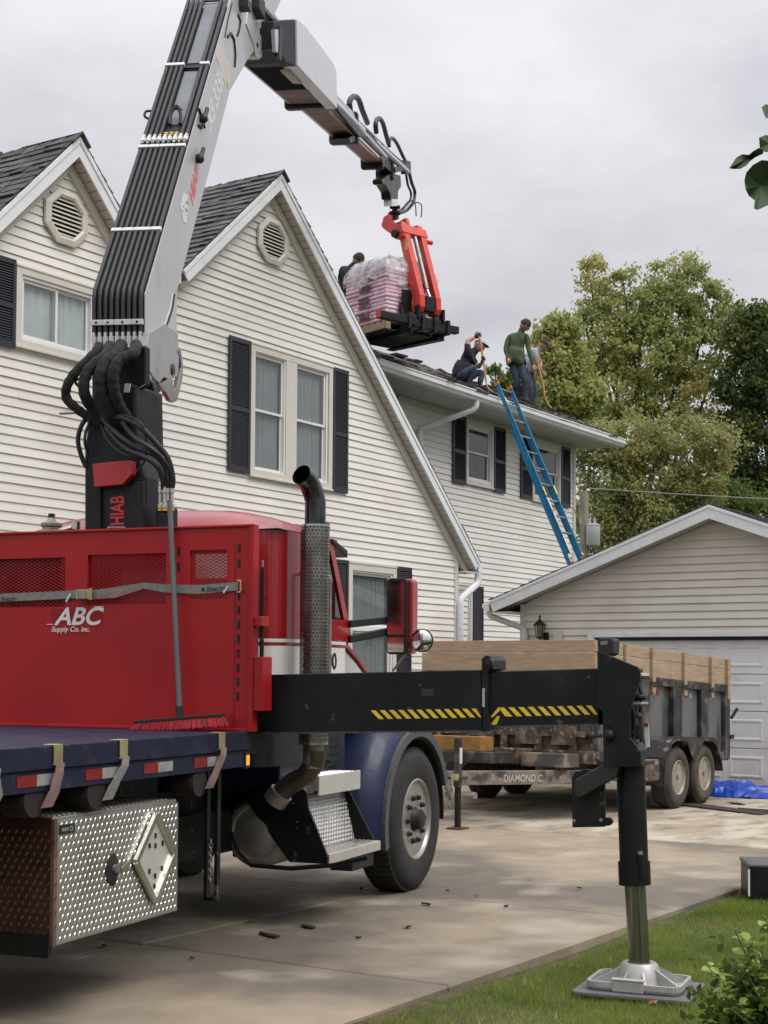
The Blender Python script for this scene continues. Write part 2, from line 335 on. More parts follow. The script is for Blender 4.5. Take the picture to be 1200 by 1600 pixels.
def grass_at(n, x0, x1, y0, y1, hmin, hmax, wd, seed):
    r = np.random.RandomState(seed); x = r.uniform(x0, x1, n); y = r.uniform(y0, y1, n)
    pat = np.sin(x * 3.1 + np.sin(y * 2.3)) * np.cos(y * 2.7 - x) ; keep = r.rand(n) < (.62 + .38 * (pat > -.35)) * np.clip((3.83 - y) / .12, .12, 1)
    x, y = x[keep], y[keep]; n = len(x)
    z = -.045 - .03 * np.clip((3.8 - y) / .5, 0, 1) + .012 * np.sin(x * 1.7 + y) + .01 * np.sin(y * 3.1 - x * .8) - .004
    h = r.uniform(hmin, hmax, n); a = r.uniform(0, 6.283, n); ln = r.normal(0, .45, (n, 2)) * h[:, None]; w = wd * r.uniform(.6, 1.3, n)
    V = np.zeros((n, 3, 3)); dx, dy = np.cos(a) * w, np.sin(a) * w
    V[:, 0] = np.stack([x - dx, y - dy, z], 1); V[:, 1] = np.stack([x + dx, y + dy, z], 1); V[:, 2] = np.stack([x + ln[:, 0], y + ln[:, 1], z + h], 1)
    return V
GV = np.concatenate([grass_at(150000, 4.0, 9.5, .6, 3.83, .022, .05, .0022, 1), grass_at(110000, 9.5, 14, 1.2, 3.83, .022, .05, .003, 2),
                     grass_at(20000, 2, 20, -4, 3.8, .025, .055, .006, 3)]).reshape(-1, 3)
GV = GV - np.array([8, 2, -.1])
np_mesh('grass', GV, 3, GRASS, lawn, 'stuff')

# ---------------- house ----------------
house = thing('house', 'cream sided two storey house with steep front gables and dark shutters', 'house', HF, (18, 13, 0))
FD, WD = 11.93, 13.05
def planks(par, poly, d, z0, z1, ex, holes, m, name='siding_plank', thick=.021):
    z = z0
    while z < z1 - .01:
        zt = min(z + ex, z1); a, b = clip_row(poly, z + .002, zt - .002)
        if a is None: z += ex; continue
        if b is None: b = ((a[0] + a[1]) / 2 - .001, (a[0] + a[1]) / 2 + .001)
        cuts = sorted([(h[0], h[1]) for h in holes if h[2] < (z + zt) / 2 < h[3]])
        segs = []; L = (a[0], b[0])
        for c0, c1 in cuts:
            if c1 <= max(L): continue
            if c0 >= min(a[1], b[1]): break
            segs.append((L, (c0, c0))); L = (c1, c1)
        segs.append((L, (a[1], b[1]))); s2 = []
        for (l0, l1), (r0, r1) in segs:     # boards are about 3.7 m long, joints staggered
            x = max(l0, l1) + random.uniform(.5, 3.7); A0, A1 = l0, l1
            while x < min(r0, r1) - .4: s2.append(((A0, A1), (x, x))); A0 = A1 = x + .0015; x += 3.66
            s2.append(((A0, A1), (r0, r1)))
        for (l0, l1), (r0, r1) in s2:
            if r0 - l0 < .01: continue
            s = MB()
            w = random.uniform(-.003, .003)
            prof = [(d - thick + w, z), (d - .003, zt + .012), (d, zt + .012), (d - thick + .011 + w, z)]
            s.add([(l0, prof[0][0], prof[0][1]), (l1, prof[1][0], prof[1][1]), (l1, prof[2][0], prof[2][1]), (l0, prof[3][0], prof[3][1]),
                   (r0, prof[0][0], prof[0][1]), (r1, prof[1][0], prof[1][1]), (r1, prof[2][0], prof[2][1]), (r0, prof[3][0], prof[3][1])],
                  [(0, 3, 2, 1), (4, 5, 6, 7), (0, 1, 5, 4), (1, 2, 6, 5), (2, 3, 7, 6), (3, 0, 4, 7)])
            s.build(name, m, par, rec=False)
        z += ex
def shutter(par, a0, a1, z0, z1, d):
    f = MB(); w = .045; y0, y1 = d - .055, d - .032
    for c in ((a0, a0 + w), (a1 - w, a1)): f.box(c[0], c[1], y0, y1, z0, z1)
    zm = z0 + (z1 - z0) * .47
    for c in ((z0, z0 + .07), (zm - .03, zm + .03), (z1 - .06, z1)): f.box(a0 + w, a1 - w, y0, y1, *c)
    o = f.build('shutter', SHUT, par, bevel=.003)
    l = MB(); z = z0 + .08
    while z < z1 - .07:
        if not zm - .04 < z < zm + .03:
            l.hexa([(a0 + w, y0 + .003, z), (a1 - w, y0 + .003, z), (a1 - w, y0 + .006, z), (a0 + w, y0 + .006, z),
                    (a0 + w, y1 - .003, z + .026), (a1 - w, y1 - .003, z + .026), (a1 - w, y1, z + .026), (a0 + w, y1, z + .026)])
        z += .028
    l.add([(a0, y1 - .001, z0), (a1, y1 - .001, z0), (a1, y1 - .001, z1), (a0, y1 - .001, z1)], [(0, 1, 2, 3)])
    q = l.build('louver_panel', SHUT, o); q['kind'] = 'stuff'
def curtain(par, a0, a1, z0, z1, y, m, amp=.010, wl=.11, name='curtain'):
    n = max(6, int((a1 - a0) / wl * 6)); b = MB()
    for i in range(n + 1):
        a = a0 + (a1 - a0) * i / n; yy = y + amp * (math.sin(a / wl * 6.283 + 1.6 * math.sin(a * 9)) + .5 * math.sin(a * 143 + 2 * math.sin(a * 31)))
        b.v += [(a, yy, z0), (a, yy, z1)]
    b.f = [(2 * i, 2 * i + 2, 2 * i + 3, 2 * i + 1) for i in range(n)]
    return b.build(name, m, par, smooth=True, rec=False)
def ring(a0, a1, z0, z1, y0, y1, w, s=None, wb=None):
    s = s or MB(); wb = wb or w
    s.box(a0, a0 + w, y0, y1, z0, z1); s.box(a1 - w, a1, y0, y1, z0, z1)
    s.box(a0 + w, a1 - w, y0, y1, z1 - w, z1); s.box(a0 + w, a1 - w, y0, y1, z0, z0 + wb); return s
def sash_unit(win, a0, a1, z0, z1, d, kind, cm=CURTD, blind=True):
    """one glazed opening: white frame ring, sashes, panes, something pale behind"""
    ring(a0, a1, z0, z1, d - .012, d + .07, .035).build('window_frame', VINYLW, win, bevel=.003)
    A0, A1, Z0, Z1 = a0 + .035, a1 - .035, z0 + .035, z1 - .035
    if kind == 'hung':
        zm = (Z0 + Z1) / 2 + .02
        parts = [(A0, A1, Z0, zm + .02, .035), (A0, A1, zm - .02, Z1, .012)]
    elif kind == 'slide':
        am = (A0 + A1) / 2; parts = [(A0, am + .02, Z0, Z1, .012), (am - .02, A1, Z0, Z1, .035)]
    else: parts = [(A0, A1, Z0, Z1, .02)]
    for (p0, p1, q0, q1, dy) in parts:
        s = ring(p0, p1, q0, q1, d + dy, d + dy + .02, .034).build('sash', VINYLW, win, bevel=.002)
        bx('pane', GLASS, win, p0 + .034, p1 - .034, d + dy + .008, d + dy + .013, q0 + .034, q1 - .034)
    if blind: curtain(win, A0, A1, Z0 + .0, Z1, d + .075, cm)
    b = MB(); b.add([(A0 - .1, d + .28, Z0 - .1), (A1 + .1, d + .28, Z0 - .1), (A1 + .1, d + .28, Z1 + .1), (A0 - .1, d + .28, Z1 + .1)], [(0, 1, 2, 3)])
    b.build('dark_room', DARK, win, rec=False)
def casing(par, a0, a1, z0, z1, d, w, label=None, mull=None, wb=None):
    s = ring(a0, a1, z0, z1, d - .05, d + .01, w, wb=wb)
    if mull: s.box(mull[0], mull[1], d - .049, d + .01, z0 + w, z1 - w)
    s.box(a0 - .01, a1 + .01, d - .066, d - .03, z0 - .015, z0 + .012)
    s.box(a0 - .008, a1 + .008, d - .06, d - .03, z1 - .005, z1 + .018)
    return s.build('window', TRIM, par, bevel=.004, label=label)
RZ, RA, RM = 8.12, 15.67, .885     # big gable: rake top apex and slope
LZ, LA, LM = 7.477, 11.96, 1.0     # left gable
U = .235                           # vertical drop from roof top to soffit
def zbig(a): return RZ - U - RM * abs(a - RA)
def zleft(a): return LZ - U - LM * abs(a - LA)
CR = 20.64
EZ = 6.22                          # eave level between the two gables
bl = 13.8
bigpoly = [(9.0, 0.0), (CR, 0.0), (CR, zbig(CR)), (RA, zbig(RA)), (bl, zbig(bl)), (9.0, zbig(bl))]
# planks: lower part is one wall, upper triangles are separate
ZS = zbig(bl) - .02
nz = int(ZS / .1018)
lowpoly = [(9.0, 0.0), (CR, 0.0), (CR, zbig(CR)), (RA + (RZ - U - ZS) / RM, ZS), (9.0, ZS)]
holes = [(15.30, 17.08, 4.15, 5.76), (11.25, 12.42, 5.07, 5.83), (17.56, 18.80, .5, 3.08)]
def cap(poly): return poly
planks(house, lowpoly, FD, .3, ZS - (ZS - .3) % .1018, .1018, holes, SID)
zt0 = ZS - (ZS - .3) % .1018
planks(house, [(RA - (RZ - U - zt0) / RM, zt0), (RA + (RZ - U - zt0) / RM, zt0), (RA, RZ - U)], FD, zt0, RZ - U, .1018, [(15.50, 15.93, 7.04, 7.45)], SID)
planks(house, [(LA - (LZ - U - zt0) / LM, zt0), (LA + (LZ - U - zt0) / LM, zt0), (LA, LZ - U)], FD, zt0, LZ - U, .1018, [(11.72, 12.14, 6.37, 6.77)], SID)
# body of the house behind the cladding
w = MB(); w.prism([(9.0, -.2), (CR - .02, -.2), (CR - .02, zbig(CR)), (RA, RZ - U - .02), (bl + .1, zbig(bl + .1)), (LA + 1.15, ZS - .1), (LA, LZ - U - .03), (9.0, ZS - 1.9)], 'y', FD + .32, 19)
w.build('wall', TRIM, house)
bx('foundation', CONC, house, 9.0, CR - .03, FD + .02, FD + .3, -.2, .3)
bx('corner_post', TRIM, house, CR - .07, CR + .035, FD - .035, FD + .5, .1, zbig(CR) - .01, bevel=.006)
# wing
EZW = 6.10
holesw = [(22.98, 23.74, 4.95, 5.96), (25.48, 26.52, 4.92, 5.96), (22.98, 23.2, 1.2, 3.0)]
planks(house, [(CR + .0, 0.0), (27.26, 0.0), (27.26, EZW), (CR, EZW)], WD, .3, EZW - .04, .1018, holesw, SID)
bx('wing_wall', TRIM, house, CR + .1, 27.27, WD + .3, 19, -.2, EZW)
bx('side_wall', SID, house, CR - .05, CR + .0, FD + .3, WD + .3, -.2, 3.3)
bx('corner_post', TRIM, house, 27.2, 27.31, WD - .035, WD + .4, .1, EZW - .01, bevel=.006)
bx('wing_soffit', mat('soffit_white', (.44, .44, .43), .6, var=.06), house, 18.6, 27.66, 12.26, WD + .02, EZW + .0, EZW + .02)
bx('frieze_board', TRIM, house, CR, 27.2, WD - .04, WD - .012, EZW - .09, EZW - .003)
# --- rakes: fascia, soffit boards, frieze, roof slabs
OV = .18
def rake(ac, zc, m, a_end, side, par):
    """side=+1: slope falling to larger a"""
    L = abs(a_end - ac) * math.hypot(1, m); u = Vector((side, 0, -m)).normalized(); nrm = Vector((side * m, 0, 1)).normalized()
    p0 = Vector((ac, FD - OV, zc)); 
    def strip(name, mt, y0, y1, n0, n1, bev=0, l0=0, l1=0):
        b = MB(); q = []
        k0 = n0 * m; k1 = n1 * m         # mitred at the ridge so that both slopes meet on a vertical line
        pts = [(p0 - u * (n0 * m) + nrm * n0), (p0 + u * L + nrm * n0), (p0 + u * L + nrm * n1), (p0 - u * (n1 * m) + nrm * n1)]
        b.hexa([(pts[0].x, y0, pts[0].z), (pts[1].x, y0, pts[1].z), (pts[1].x, y1, pts[1].z), (pts[0].x, y1, pts[0].z),
                (pts[3].x, y0, pts[3].z), (pts[2].x, y0, pts[2].z), (pts[2].x, y1, pts[2].z), (pts[3].x, y1, pts[3].z)])
        return b.build(name, mt, par, bevel=bev)
    d0 = FD - OV
    strip('rake_fascia', WHITE, d0 - .022, d0, -.17, -.012, .003)
    strip('rake_molding', WHITE, d0 - .034, d0 - .0225, -.06, -.008, .003)
    strip('roof_slab', FELT, d0 + .01, 19, -.15, -.002)
    strip('frieze_board', TRIM, FD - .055, FD - .0, -.27, -.172, .004)
    # soffit boards across the overhang
    n = int(L / .118); sh = None
    for i in range(n):
        c = p0 + u * ((i + .5) * .118 + .12) + nrm * -.158
        if (i + .5) * .118 + .12 > L - .02: break
        if sh is None:
            b = MB(); h = .0555
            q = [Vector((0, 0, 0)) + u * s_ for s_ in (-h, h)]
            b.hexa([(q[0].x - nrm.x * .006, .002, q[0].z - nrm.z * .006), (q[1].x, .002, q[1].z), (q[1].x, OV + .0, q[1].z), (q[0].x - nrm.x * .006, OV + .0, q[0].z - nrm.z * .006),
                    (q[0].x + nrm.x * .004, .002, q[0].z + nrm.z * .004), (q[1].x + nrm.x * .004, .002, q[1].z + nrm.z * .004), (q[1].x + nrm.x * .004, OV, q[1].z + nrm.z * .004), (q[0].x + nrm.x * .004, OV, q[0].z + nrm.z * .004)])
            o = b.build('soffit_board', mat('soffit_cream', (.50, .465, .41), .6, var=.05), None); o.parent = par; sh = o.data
        else:
            o = bpy.data.objects.new('soffit_board', sh); C.objects.link(o); o.parent = par
        o.location = c + Vector((0, d0 - c.y, 0)) - INFO[par.name][0]
def shingles(par, p0, along, up, W, n_rows, ex, tab, m, jit=.004, miss=0.0, name='shingles', th=.012, lift=.0):
    along = Vector(along).normalized(); up = Vector(up).normalized(); nrm = along.cross(up)
    if nrm.z < 0: nrm = -nrm
    b = MB()
    for r in range(n_rows):
        x = -random.uniform(0, tab)
        while x < W:
            w_ = tab * random.choice((.6, .8, 1, 1.2)); a0, a1 = max(0, x), min(W, x + w_ - .006)
            x += w_
            if a1 - a0 < .02 or random.random() < miss: continue
            j = random.uniform(-jit, jit) * 2; t = th * random.choice((.6, 1, 1.7)); lf = random.uniform(0, lift)
            e0 = r * ex - j - .01; e1 = (r + 1) * ex + .03
            P = lambda s_, e, n_: Vector(p0) + along * s_ + up * e + nrm * n_
            tw = random.uniform(-lift, lift) * .5
            b.hexa([P(a0, e0, .006 + lf), P(a1, e0, .006 + lf + tw), P(a1, e1, .0), P(a0, e1, .0), P(a0, e0, .006 + t + lf), P(a1, e0, .006 + t + lf + tw), P(a1, e1, .004), P(a0, e1, .004)])
    o = b.build(name, m, par, rec=False); o['kind'] = 'stuff'; return o
rake(RA, RZ, RM, 21.06, 1, house); rake(RA, RZ, RM, 13.72, -1, house)
rake(LA, LZ, LM, 13.1, 1, house); rake(LA, LZ, LM, 9.6, -1, house)
# shingles on the slopes the camera sees, and along the right rake edges
def slope_sh(ac, zc, m, a_end, side, W, m_):
    L = abs(a_end - ac) * math.hypot(1, m); n = int(L / .14)
    up = Vector((-side, 0, m)).normalized(); p = Vector((a_end, FD - OV - .03, zc - m * abs(a_end - ac)))
    shingles(house, p, (0, 1, 0), up, W, n, L / n, .32, m_, jit=.006, lift=.012)
slope_sh(RA, RZ, RM, 13.72, -1, 6.5, SHING); slope_sh(LA, LZ, LM, 9.6, -1, 6.5, SHING)
slope_sh(RA, RZ, RM, 21.06, 1, .9, SHING); slope_sh(LA, LZ, LM, 13.1, 1, .9, SHING)
# ragged ridge caps
for ac, zc in ((RA, RZ), (LA, LZ)):
    b = MB(); y = FD - OV - .07
    while y < 18:
        j = random.uniform(-.01, .012); w_ = random.uniform(.2, .34)
        for sd_ in (-1, 1):
            m_ = RM if ac == RA else LM
            b.hexa([(ac, y, zc + .012 + j), (ac + sd_ * .13, y, zc + .012 - .13 * m_ + j), (ac + sd_ * .13, y + w_, zc + .002 - .13 * m_), (ac, y + w_, zc + .002),
                    (ac, y, zc + .035 + j), (ac + sd_ * .13, y, zc + .03 - .13 * m_ + j), (ac + sd_ * .13, y + w_, zc + .014 - .13 * m_), (ac, y + w_, zc + .014)])
        y += w_ * .8
    b.build('ridge_cap', SHING, house)['kind'] = 'stuff'
# wing roof
EW = 12.16; PW = .44; RID = 16.2
w = MB(); w.prism([(EW, EZW + .10), (RID, EZW + .10 + PW * (RID - EW)), (20.2, EZW + .10), (20.2, EZW + .03), (RID, EZW + .0 + PW * (RID - EW)), (EW, EZW + .03)], 'x', 17.5, 27.68)
w.build('wing_roof_slab', FELT, house)
w = MB(); w.prism([(EW + .2, EZW + .02), (RID, EZW + .01 + PW * (RID - EW)), (20.1, EZW + .02)], 'x', 27.3, 27.64); w.build('wing_gable_overhang', TRIM, house)
up = Vector((0, 1, PW)).normalized()
shingles(house, (18.0, EW - .01, EZW + .105), (1, 0, 0), up, 9.66, 8, .14, .34, SHINGR, jit=.03, miss=.10, lift=.075, name='torn_shingles', th=.022)
shingles(house, (22.4, EW + 1.0, EZW + .105 + .44), (1, 0, 0), up, 5.2, 12, .15, .34, SHINGR, jit=.03, miss=.35, lift=.09, name='torn_shingles', th=.022)
# thick band of lifted layers on the left half of the wing roof
b = MB(); x = 18.0
while x < 22.75:
    w_ = random.uniform(.25, .8); j = random.uniform(-.02, .02)
    for q in range(3):
        e = random.uniform(-.02, .03) + j; z_ = EZW + .11 + PW * (.62 + e) + q * .035
        b.hexa([(x, EW + .60 + e, z_ + .01), (x + w_, EW + .60 + e + random.uniform(-.015, .015), z_ + .01), (x + w_, EW + 1.5, z_ + .38), (x, EW + 1.5, z_ + .38),
                (x, EW + .60 + e, z_ + .034), (x + w_, EW + .60 + e, z_ + .036), (x + w_, EW + 1.5, z_ + .40), (x, EW + 1.5, z_ + .40)])
    x += w_ - .01
b.build('lifted_shingle_layer', SHINGR, house)['kind'] = 'stuff'
# loose scraps
b = MB()
for i in range(480):
    x = random.uniform(19.5, 27.4); y = EW + abs(random.gauss(0, .35)) + .02; y = min(y, EW + 1.6)
    z_ = EZW + .125 + PW * (y - EW) + random.uniform(0, .06); s_ = random.uniform(.05, .2); a = random.uniform(0, 3.14); t = random.uniform(-.3, .5)
    dx, dy = math.cos(a) * s_, math.sin(a) * s_
    b.hexa([(x, y, z_), (x + dx, y + dy, z_ + PW * dy + t * s_ * .4), (x + dx - dy * .6, y + dy + dx * .6, z_ + PW * (dy + dx * .6)), (x - dy * .6, y + dx * .6, z_ + PW * dx * .6),
            (x, y, z_ + .012), (x + dx, y + dy, z_ + PW * dy + t * s_ * .4 + .012), (x + dx - dy * .6, y + dy + dx * .6, z_ + PW * (dy + dx * .6) + .012), (x - dy * .6, y + dx * .6, z_ + PW * dx * .6 + .012)])
b.build('shingle_scraps', SHINGR, house)['kind'] = 'stuff'
# gutters (K profile)
def gutter(par, prof, ax, lo, hi, m=WHITE):
    b = MB(); b.prism(prof, ax, lo, hi); return b.build('gutter', m, par, bevel=.004)
gy = EW - .03
gutter(house, [(gy + .11, EZW + .0), (gy + .03, EZW + .0), (gy + .0, EZW + .05), (gy - .018, EZW + .055), (gy - .022, EZW + .125), (gy - .035, EZW + .13), (gy - .035, EZW + .15), (gy - .01, EZW + .15), (gy - .005, EZW + .135), (gy + .09, EZW + .135), (gy + .09, EZW + .15), (gy + .11, EZW + .15)], 'x', 17.8, 27.72)
bx('eave_fascia', WHITE, house, 17.8, 27.68, gy + .115, gy + .14, EZW - .01, EZW + .17)
# big gable right eave gutter and left eave stub
def eave_g(a, z, y0, y1, sgn):
    prof = [(a, z), (a + sgn * .07, z), (a + sgn * .1, z + .05), (a + sgn * .115, z + .06), (a + sgn * .115, z + .12), (a, z + .12)]
    gutter(house, prof, 'y', y0, y1)
eave_g(21.06, 3.20, FD - OV - .0, WD - .05, 1); eave_g(13.72, 6.22, FD - OV, FD + 1.5, -1); eave_g(13.1, 6.22, FD - OV, FD + 1.5, 1)
bx('soffit_return', TRIM, house, CR + .03, 21.05, FD - OV + .01, WD - .05, 3.17, 3.19)
def spout(par, pts, w, h, m=WHITE, bev=.008):
    b = MB()
    for i in range(len(pts) - 1):
        a, c = Vector(pts[i]), Vector(pts[i + 1]); e = (c - a).normalized() * (.02 if 0 < i else 0)
        b.beam(a - e, c, w, h, up=(0, 1, 0) if abs((c - a).normalized().z) > .5 else (0, 0, 1))
    return b.build('downspout', m, par, bevel=bev)
def rnd_path(pts, r=.08, k=4):
    P = [Vector(p) for p in pts]; o = [P[0]]
    for i in range(1, len(P) - 1):
        a = P[i] + (P[i - 1] - P[i]).normalized() * r; b_ = P[i] + (P[i + 1] - P[i]).normalized() * r
        for j in range(k + 1):
            t = j / k; o.append(a.lerp(P[i], t).lerp(P[i].lerp(b_, t), t))
    return o + [P[-1]]
def pipe(par, pts, w=.075, m=WHITE, name='downspout', r=.09):
    MB().tube(rnd_path(pts, r), w / 2 * 1.15, n=8).build(name, m, par, smooth=False)
pipe(house, [(21.12, FD - .14, 3.22), (21.12, FD - .14, 3.02), (CR + .02, FD - .075, 2.74), (CR + .02, FD - .075, .25)], .10)
pipe(house, [(21.75, gy + .06, EZW), (21.75, gy + .06, EZW - .13), (21.25, WD - .06, EZW - .48), (21.25, WD - .06, 3.2)], .085)
# windows of the gable front
casing(house, 15.27, 17.12, 4.10, 5.81, FD, .09, mull=(16.03, 16.27)); wn = house.children[-1] if False else bpy.data.objects[[o.name for o in house.children if o.name.startswith('window')][-1]]
for (a0, a1) in ((15.33, 16.04), (16.26, 17.02)): sash_unit(wn, a0 + .0, a1, 4.17, 5.74, FD - .02, 'hung', CURTD)
shutter(house, 14.82, 15.26, 4.11, 5.83, FD); shutter(house, 17.13, 17.505, 4.09, 5.83, FD)
wn = casing(house, 11.21, 12.46, 5.02, 5.88, FD, .08); sash_unit(wn, 11.285, 12.385, 5.10, 5.80, FD - .02, 'slide', CURT)
shutter(house, 10.78, 11.20, 4.98, 5.93, FD)
wn = casing(house, 17.55, 18.82, .55, 3.12, FD, .10); sash_unit(wn, 17.64, 18.72, 2.20, 3.03, FD - .02, 'fixed', CURTD); sash_unit(wn, 17.64, 18.72, .65, 2.2, FD - .02, 'fixed', CURTD)
shutter(house, 18.84, 19.24, .6, 3.15, FD); shutter(house, 17.2, 17.54, .6, 3.15, FD)
# wing windows
wn = casing(house, 22.86, 23.85, 4.90, 6.02, WD, .07); sash_unit(wn, 22.93, 23.78, 4.97, 5.95, WD - .02, 'hung', CURTD, blind=False)
wn = casing(house, 25.40, 26.60, 4.85, 6.02, WD, .08); sash_unit(wn, 25.47, 26.53, 4.92, 5.95, WD - .02, 'hung', CURTD, blind=False)
for a0, a1 in ((22.39, 22.84), (23.87, 24.31), (24.92, 25.38), (26.62, 27.03)): shutter(house, a0, a1, 4.86, 6.05, WD)
wn = casing(house, 22.3, 23.1, 1.0, 3.10, WD, .08); sash_unit(wn, 22.4, 23.03, 1.1, 3.02, WD - .02, 'hung', CURTD)
shutter(house, 23.12, 23.49, .95, 3.11, WD)
# octagonal gable vents
for ca, cz, rw, rh in ((15.715, 7.24, .325, .30), (11.93, 6.57, .325, .30)):
    b = MB(); n = 8; oct_ = [(math.cos(R(22.5 + 45 * i)) / math.cos(R(22.5)), math.sin(R(22.5 + 45 * i)) / math.cos(R(22.5))) for i in range(8)]
    vs = []
    for sc_, y in ((1, FD - .028), (1, FD - .06), (.80, FD - .075), (.72, FD - .06), (.72, FD - .01)):
        vs += [(ca + x * rw * sc_, y, cz + z_ * rh * sc_) for x, z_ in oct_]
    fs = [(r_ * 8 + k, r_ * 8 + (k + 1) % 8, (r_ + 1) * 8 + (k + 1) % 8, (r_ + 1) * 8 + k) for r_ in range(4) for k in range(8)]
    b.add(vs, fs); v = b.build('gable_vent', TRIM, house, bevel=.003)
    b = MB(); b.add([(ca + x * rw * .74, FD - .008, cz + z_ * rh * .74) for x, z_ in oct_], [tuple(range(8))]); b.build('vent_back', DARK, v, rec=False)
    for i in range(9):
        zz = cz - rh * .68 + i * rh * 1.36 / 8.6; hw = min(rw * .73, rw * (1.03 - abs(zz + .015 - cz) / rh) * 1.0)
        if hw < .05: continue
        MB().hexa([(ca - hw, FD - .055, zz), (ca + hw, FD - .055, zz), (ca + hw, FD - .048, zz), (ca - hw, FD - .048, zz),
                   (ca - hw, FD - .022, zz + .036), (ca + hw, FD - .022, zz + .036), (ca + hw, FD - .016, zz + .036), (ca - hw, FD - .016, zz + .036)]).build('louver', TRIM, v)

# ---------------- garage ----------------
gar = thing('garage', 'beige sided single storey garage with low gable roof and pale panelled door', 'garage', HF, (20.66, 7.6, 0))
GA, GL, GR_, GC = 20.66, 10.742, 4.45, 7.607      # front plane, left corner, right corner, ridge (y)
GZ, GM = 3.981, .367                              # ridge top, slope
def gz(y): return GZ - .19 - GM * abs(y - GC)
def gswap(b):   # builder laid out in (y, x, z): swap to (x, y, z)
    b.v = [(p[1], p[0], p[2]) for p in b.v]; return b
# siding on the front: rows run along y
DL, DR, DT = 9.53, 5.0, 2.12
z = .12
poly = [(GR_, 0), (GL, 0), (GL, gz(GL)), (GC, gz(GC)), (GR_, gz(GR_))]
while z < gz(GC) - .01:
    ex = .113; zt = min(z + ex, gz(GC) - .002); a, c = clip_row(poly, z + .001, zt - .001)
    if c is None: c = (GC - .01, GC + .01)
    segs = [((a[0], c[0]), (DR, DR)), ((DL, DL), (a[1], c[1]))] if z < DT else [((a[0], c[0]), (a[1], c[1]))]
    for (l0, l1), (r0, r1) in segs:
        b = MB()
        b.add([(GA - .03, l0, z), (GA - .003, l1, zt + .01), (GA, l1, zt + .01), (GA - .019, l0, z), (GA - .03, r0, z), (GA - .003, r1, zt + .01), (GA, r1, zt + .01), (GA - .019, r0, z)],
              [(0, 1, 2, 3), (7, 6, 5, 4), (4, 5, 1, 0), (5, 6, 2, 1), (6, 7, 3, 2), (7, 4, 0, 3)])
        b.build('siding_plank', SIDG, gar)
    z += ex
b = MB(); b.prism([(GR_, -.1), (GL - .02, -.1), (GL - .02, gz(GL)), (GC, gz(GC) - .02), (GR_, gz(GR_))], 'x', GA + .2, 27); b.build('wall', SIDG, gar)
bx('corner_post', TRIM, gar, GA - .04, GA + .25, GL - .055, GL + .03, 0, gz(GL) - .005, bevel=.005)
bx('corner_post', TRIM, gar, GA - .04, GA + .25, GR_ - .03, GR_ + .06, 0, gz(GR_) - .005, bevel=.005)
OVG = .36
for sgn, ye in ((1, 11.13), (-1, 4.08)):
    L = abs(ye - GC) * math.hypot(1, GM); u = Vector((0, sgn, -GM)).normalized(); nr = Vector((0, sgn * GM, 1)).normalized(); p0 = Vector((GA - OVG, GC, GZ))
    def gs(name, m, x0, x1, n0, n1, bev=0):
        b = MB(); P = [p0 - u * (n0 * GM) + nr * n0, p0 + u * L + nr * n0, p0 + u * L + nr * n1, p0 - u * (n1 * GM) + nr * n1]
        b.hexa([(x0, P[0].y, P[0].z), (x0, P[1].y, P[1].z), (x1, P[1].y, P[1].z), (x1, P[0].y, P[0].z), (x0, P[3].y, P[3].z), (x0, P[2].y, P[2].z), (x1, P[2].y, P[2].z), (x1, P[3].y, P[3].z)])
        return b.build(name, m, gar, bevel=bev)
    gs('rake_fascia', WHITE, GA - OVG - .022, GA - OVG, -.19, -.012, .004); gs('rake_molding', WHITE, GA - OVG - .034, GA - OVG - .0225, -.05, -.006, .003)
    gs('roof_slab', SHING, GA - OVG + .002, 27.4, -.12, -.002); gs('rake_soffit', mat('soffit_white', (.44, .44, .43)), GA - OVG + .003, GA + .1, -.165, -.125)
    upv = Vector((0, -sgn, GM)).normalized(); nr_ = int(L / .14)
    shingles(gar, (GA - OVG - .02, ye, GZ - GM * abs(ye - GC)), (1, 0, 0), upv, 7.2 if sgn > 0 else 3, nr_, L / nr_, .32, SHING, jit=.008, lift=.012)
prof = [(11.13, 2.52), (11.21, 2.52), (11.235, 2.57), (11.25, 2.58), (11.25, 2.64), (11.13, 2.64)]
b = MB(); b.prism(prof, 'x', GA - OVG - .02, 27.3); b.build('gutter', WHITE, gar, bevel=.004)
bx('eave_soffit', TRIM, gar, GA - OVG, 27.2, GL, 11.12, 2.50, 2.515)
pipe(gar, [(GA - .3, 11.17, 2.53), (GA - .3, 11.17, 2.46), (GA - .08, 10.70, 2.27), (GA - .08, 10.66, 2.2), (GA - .08, 10.66, .15)], .085, mat('grey_downspout', (.50, .50, .49), .5), r=.06)
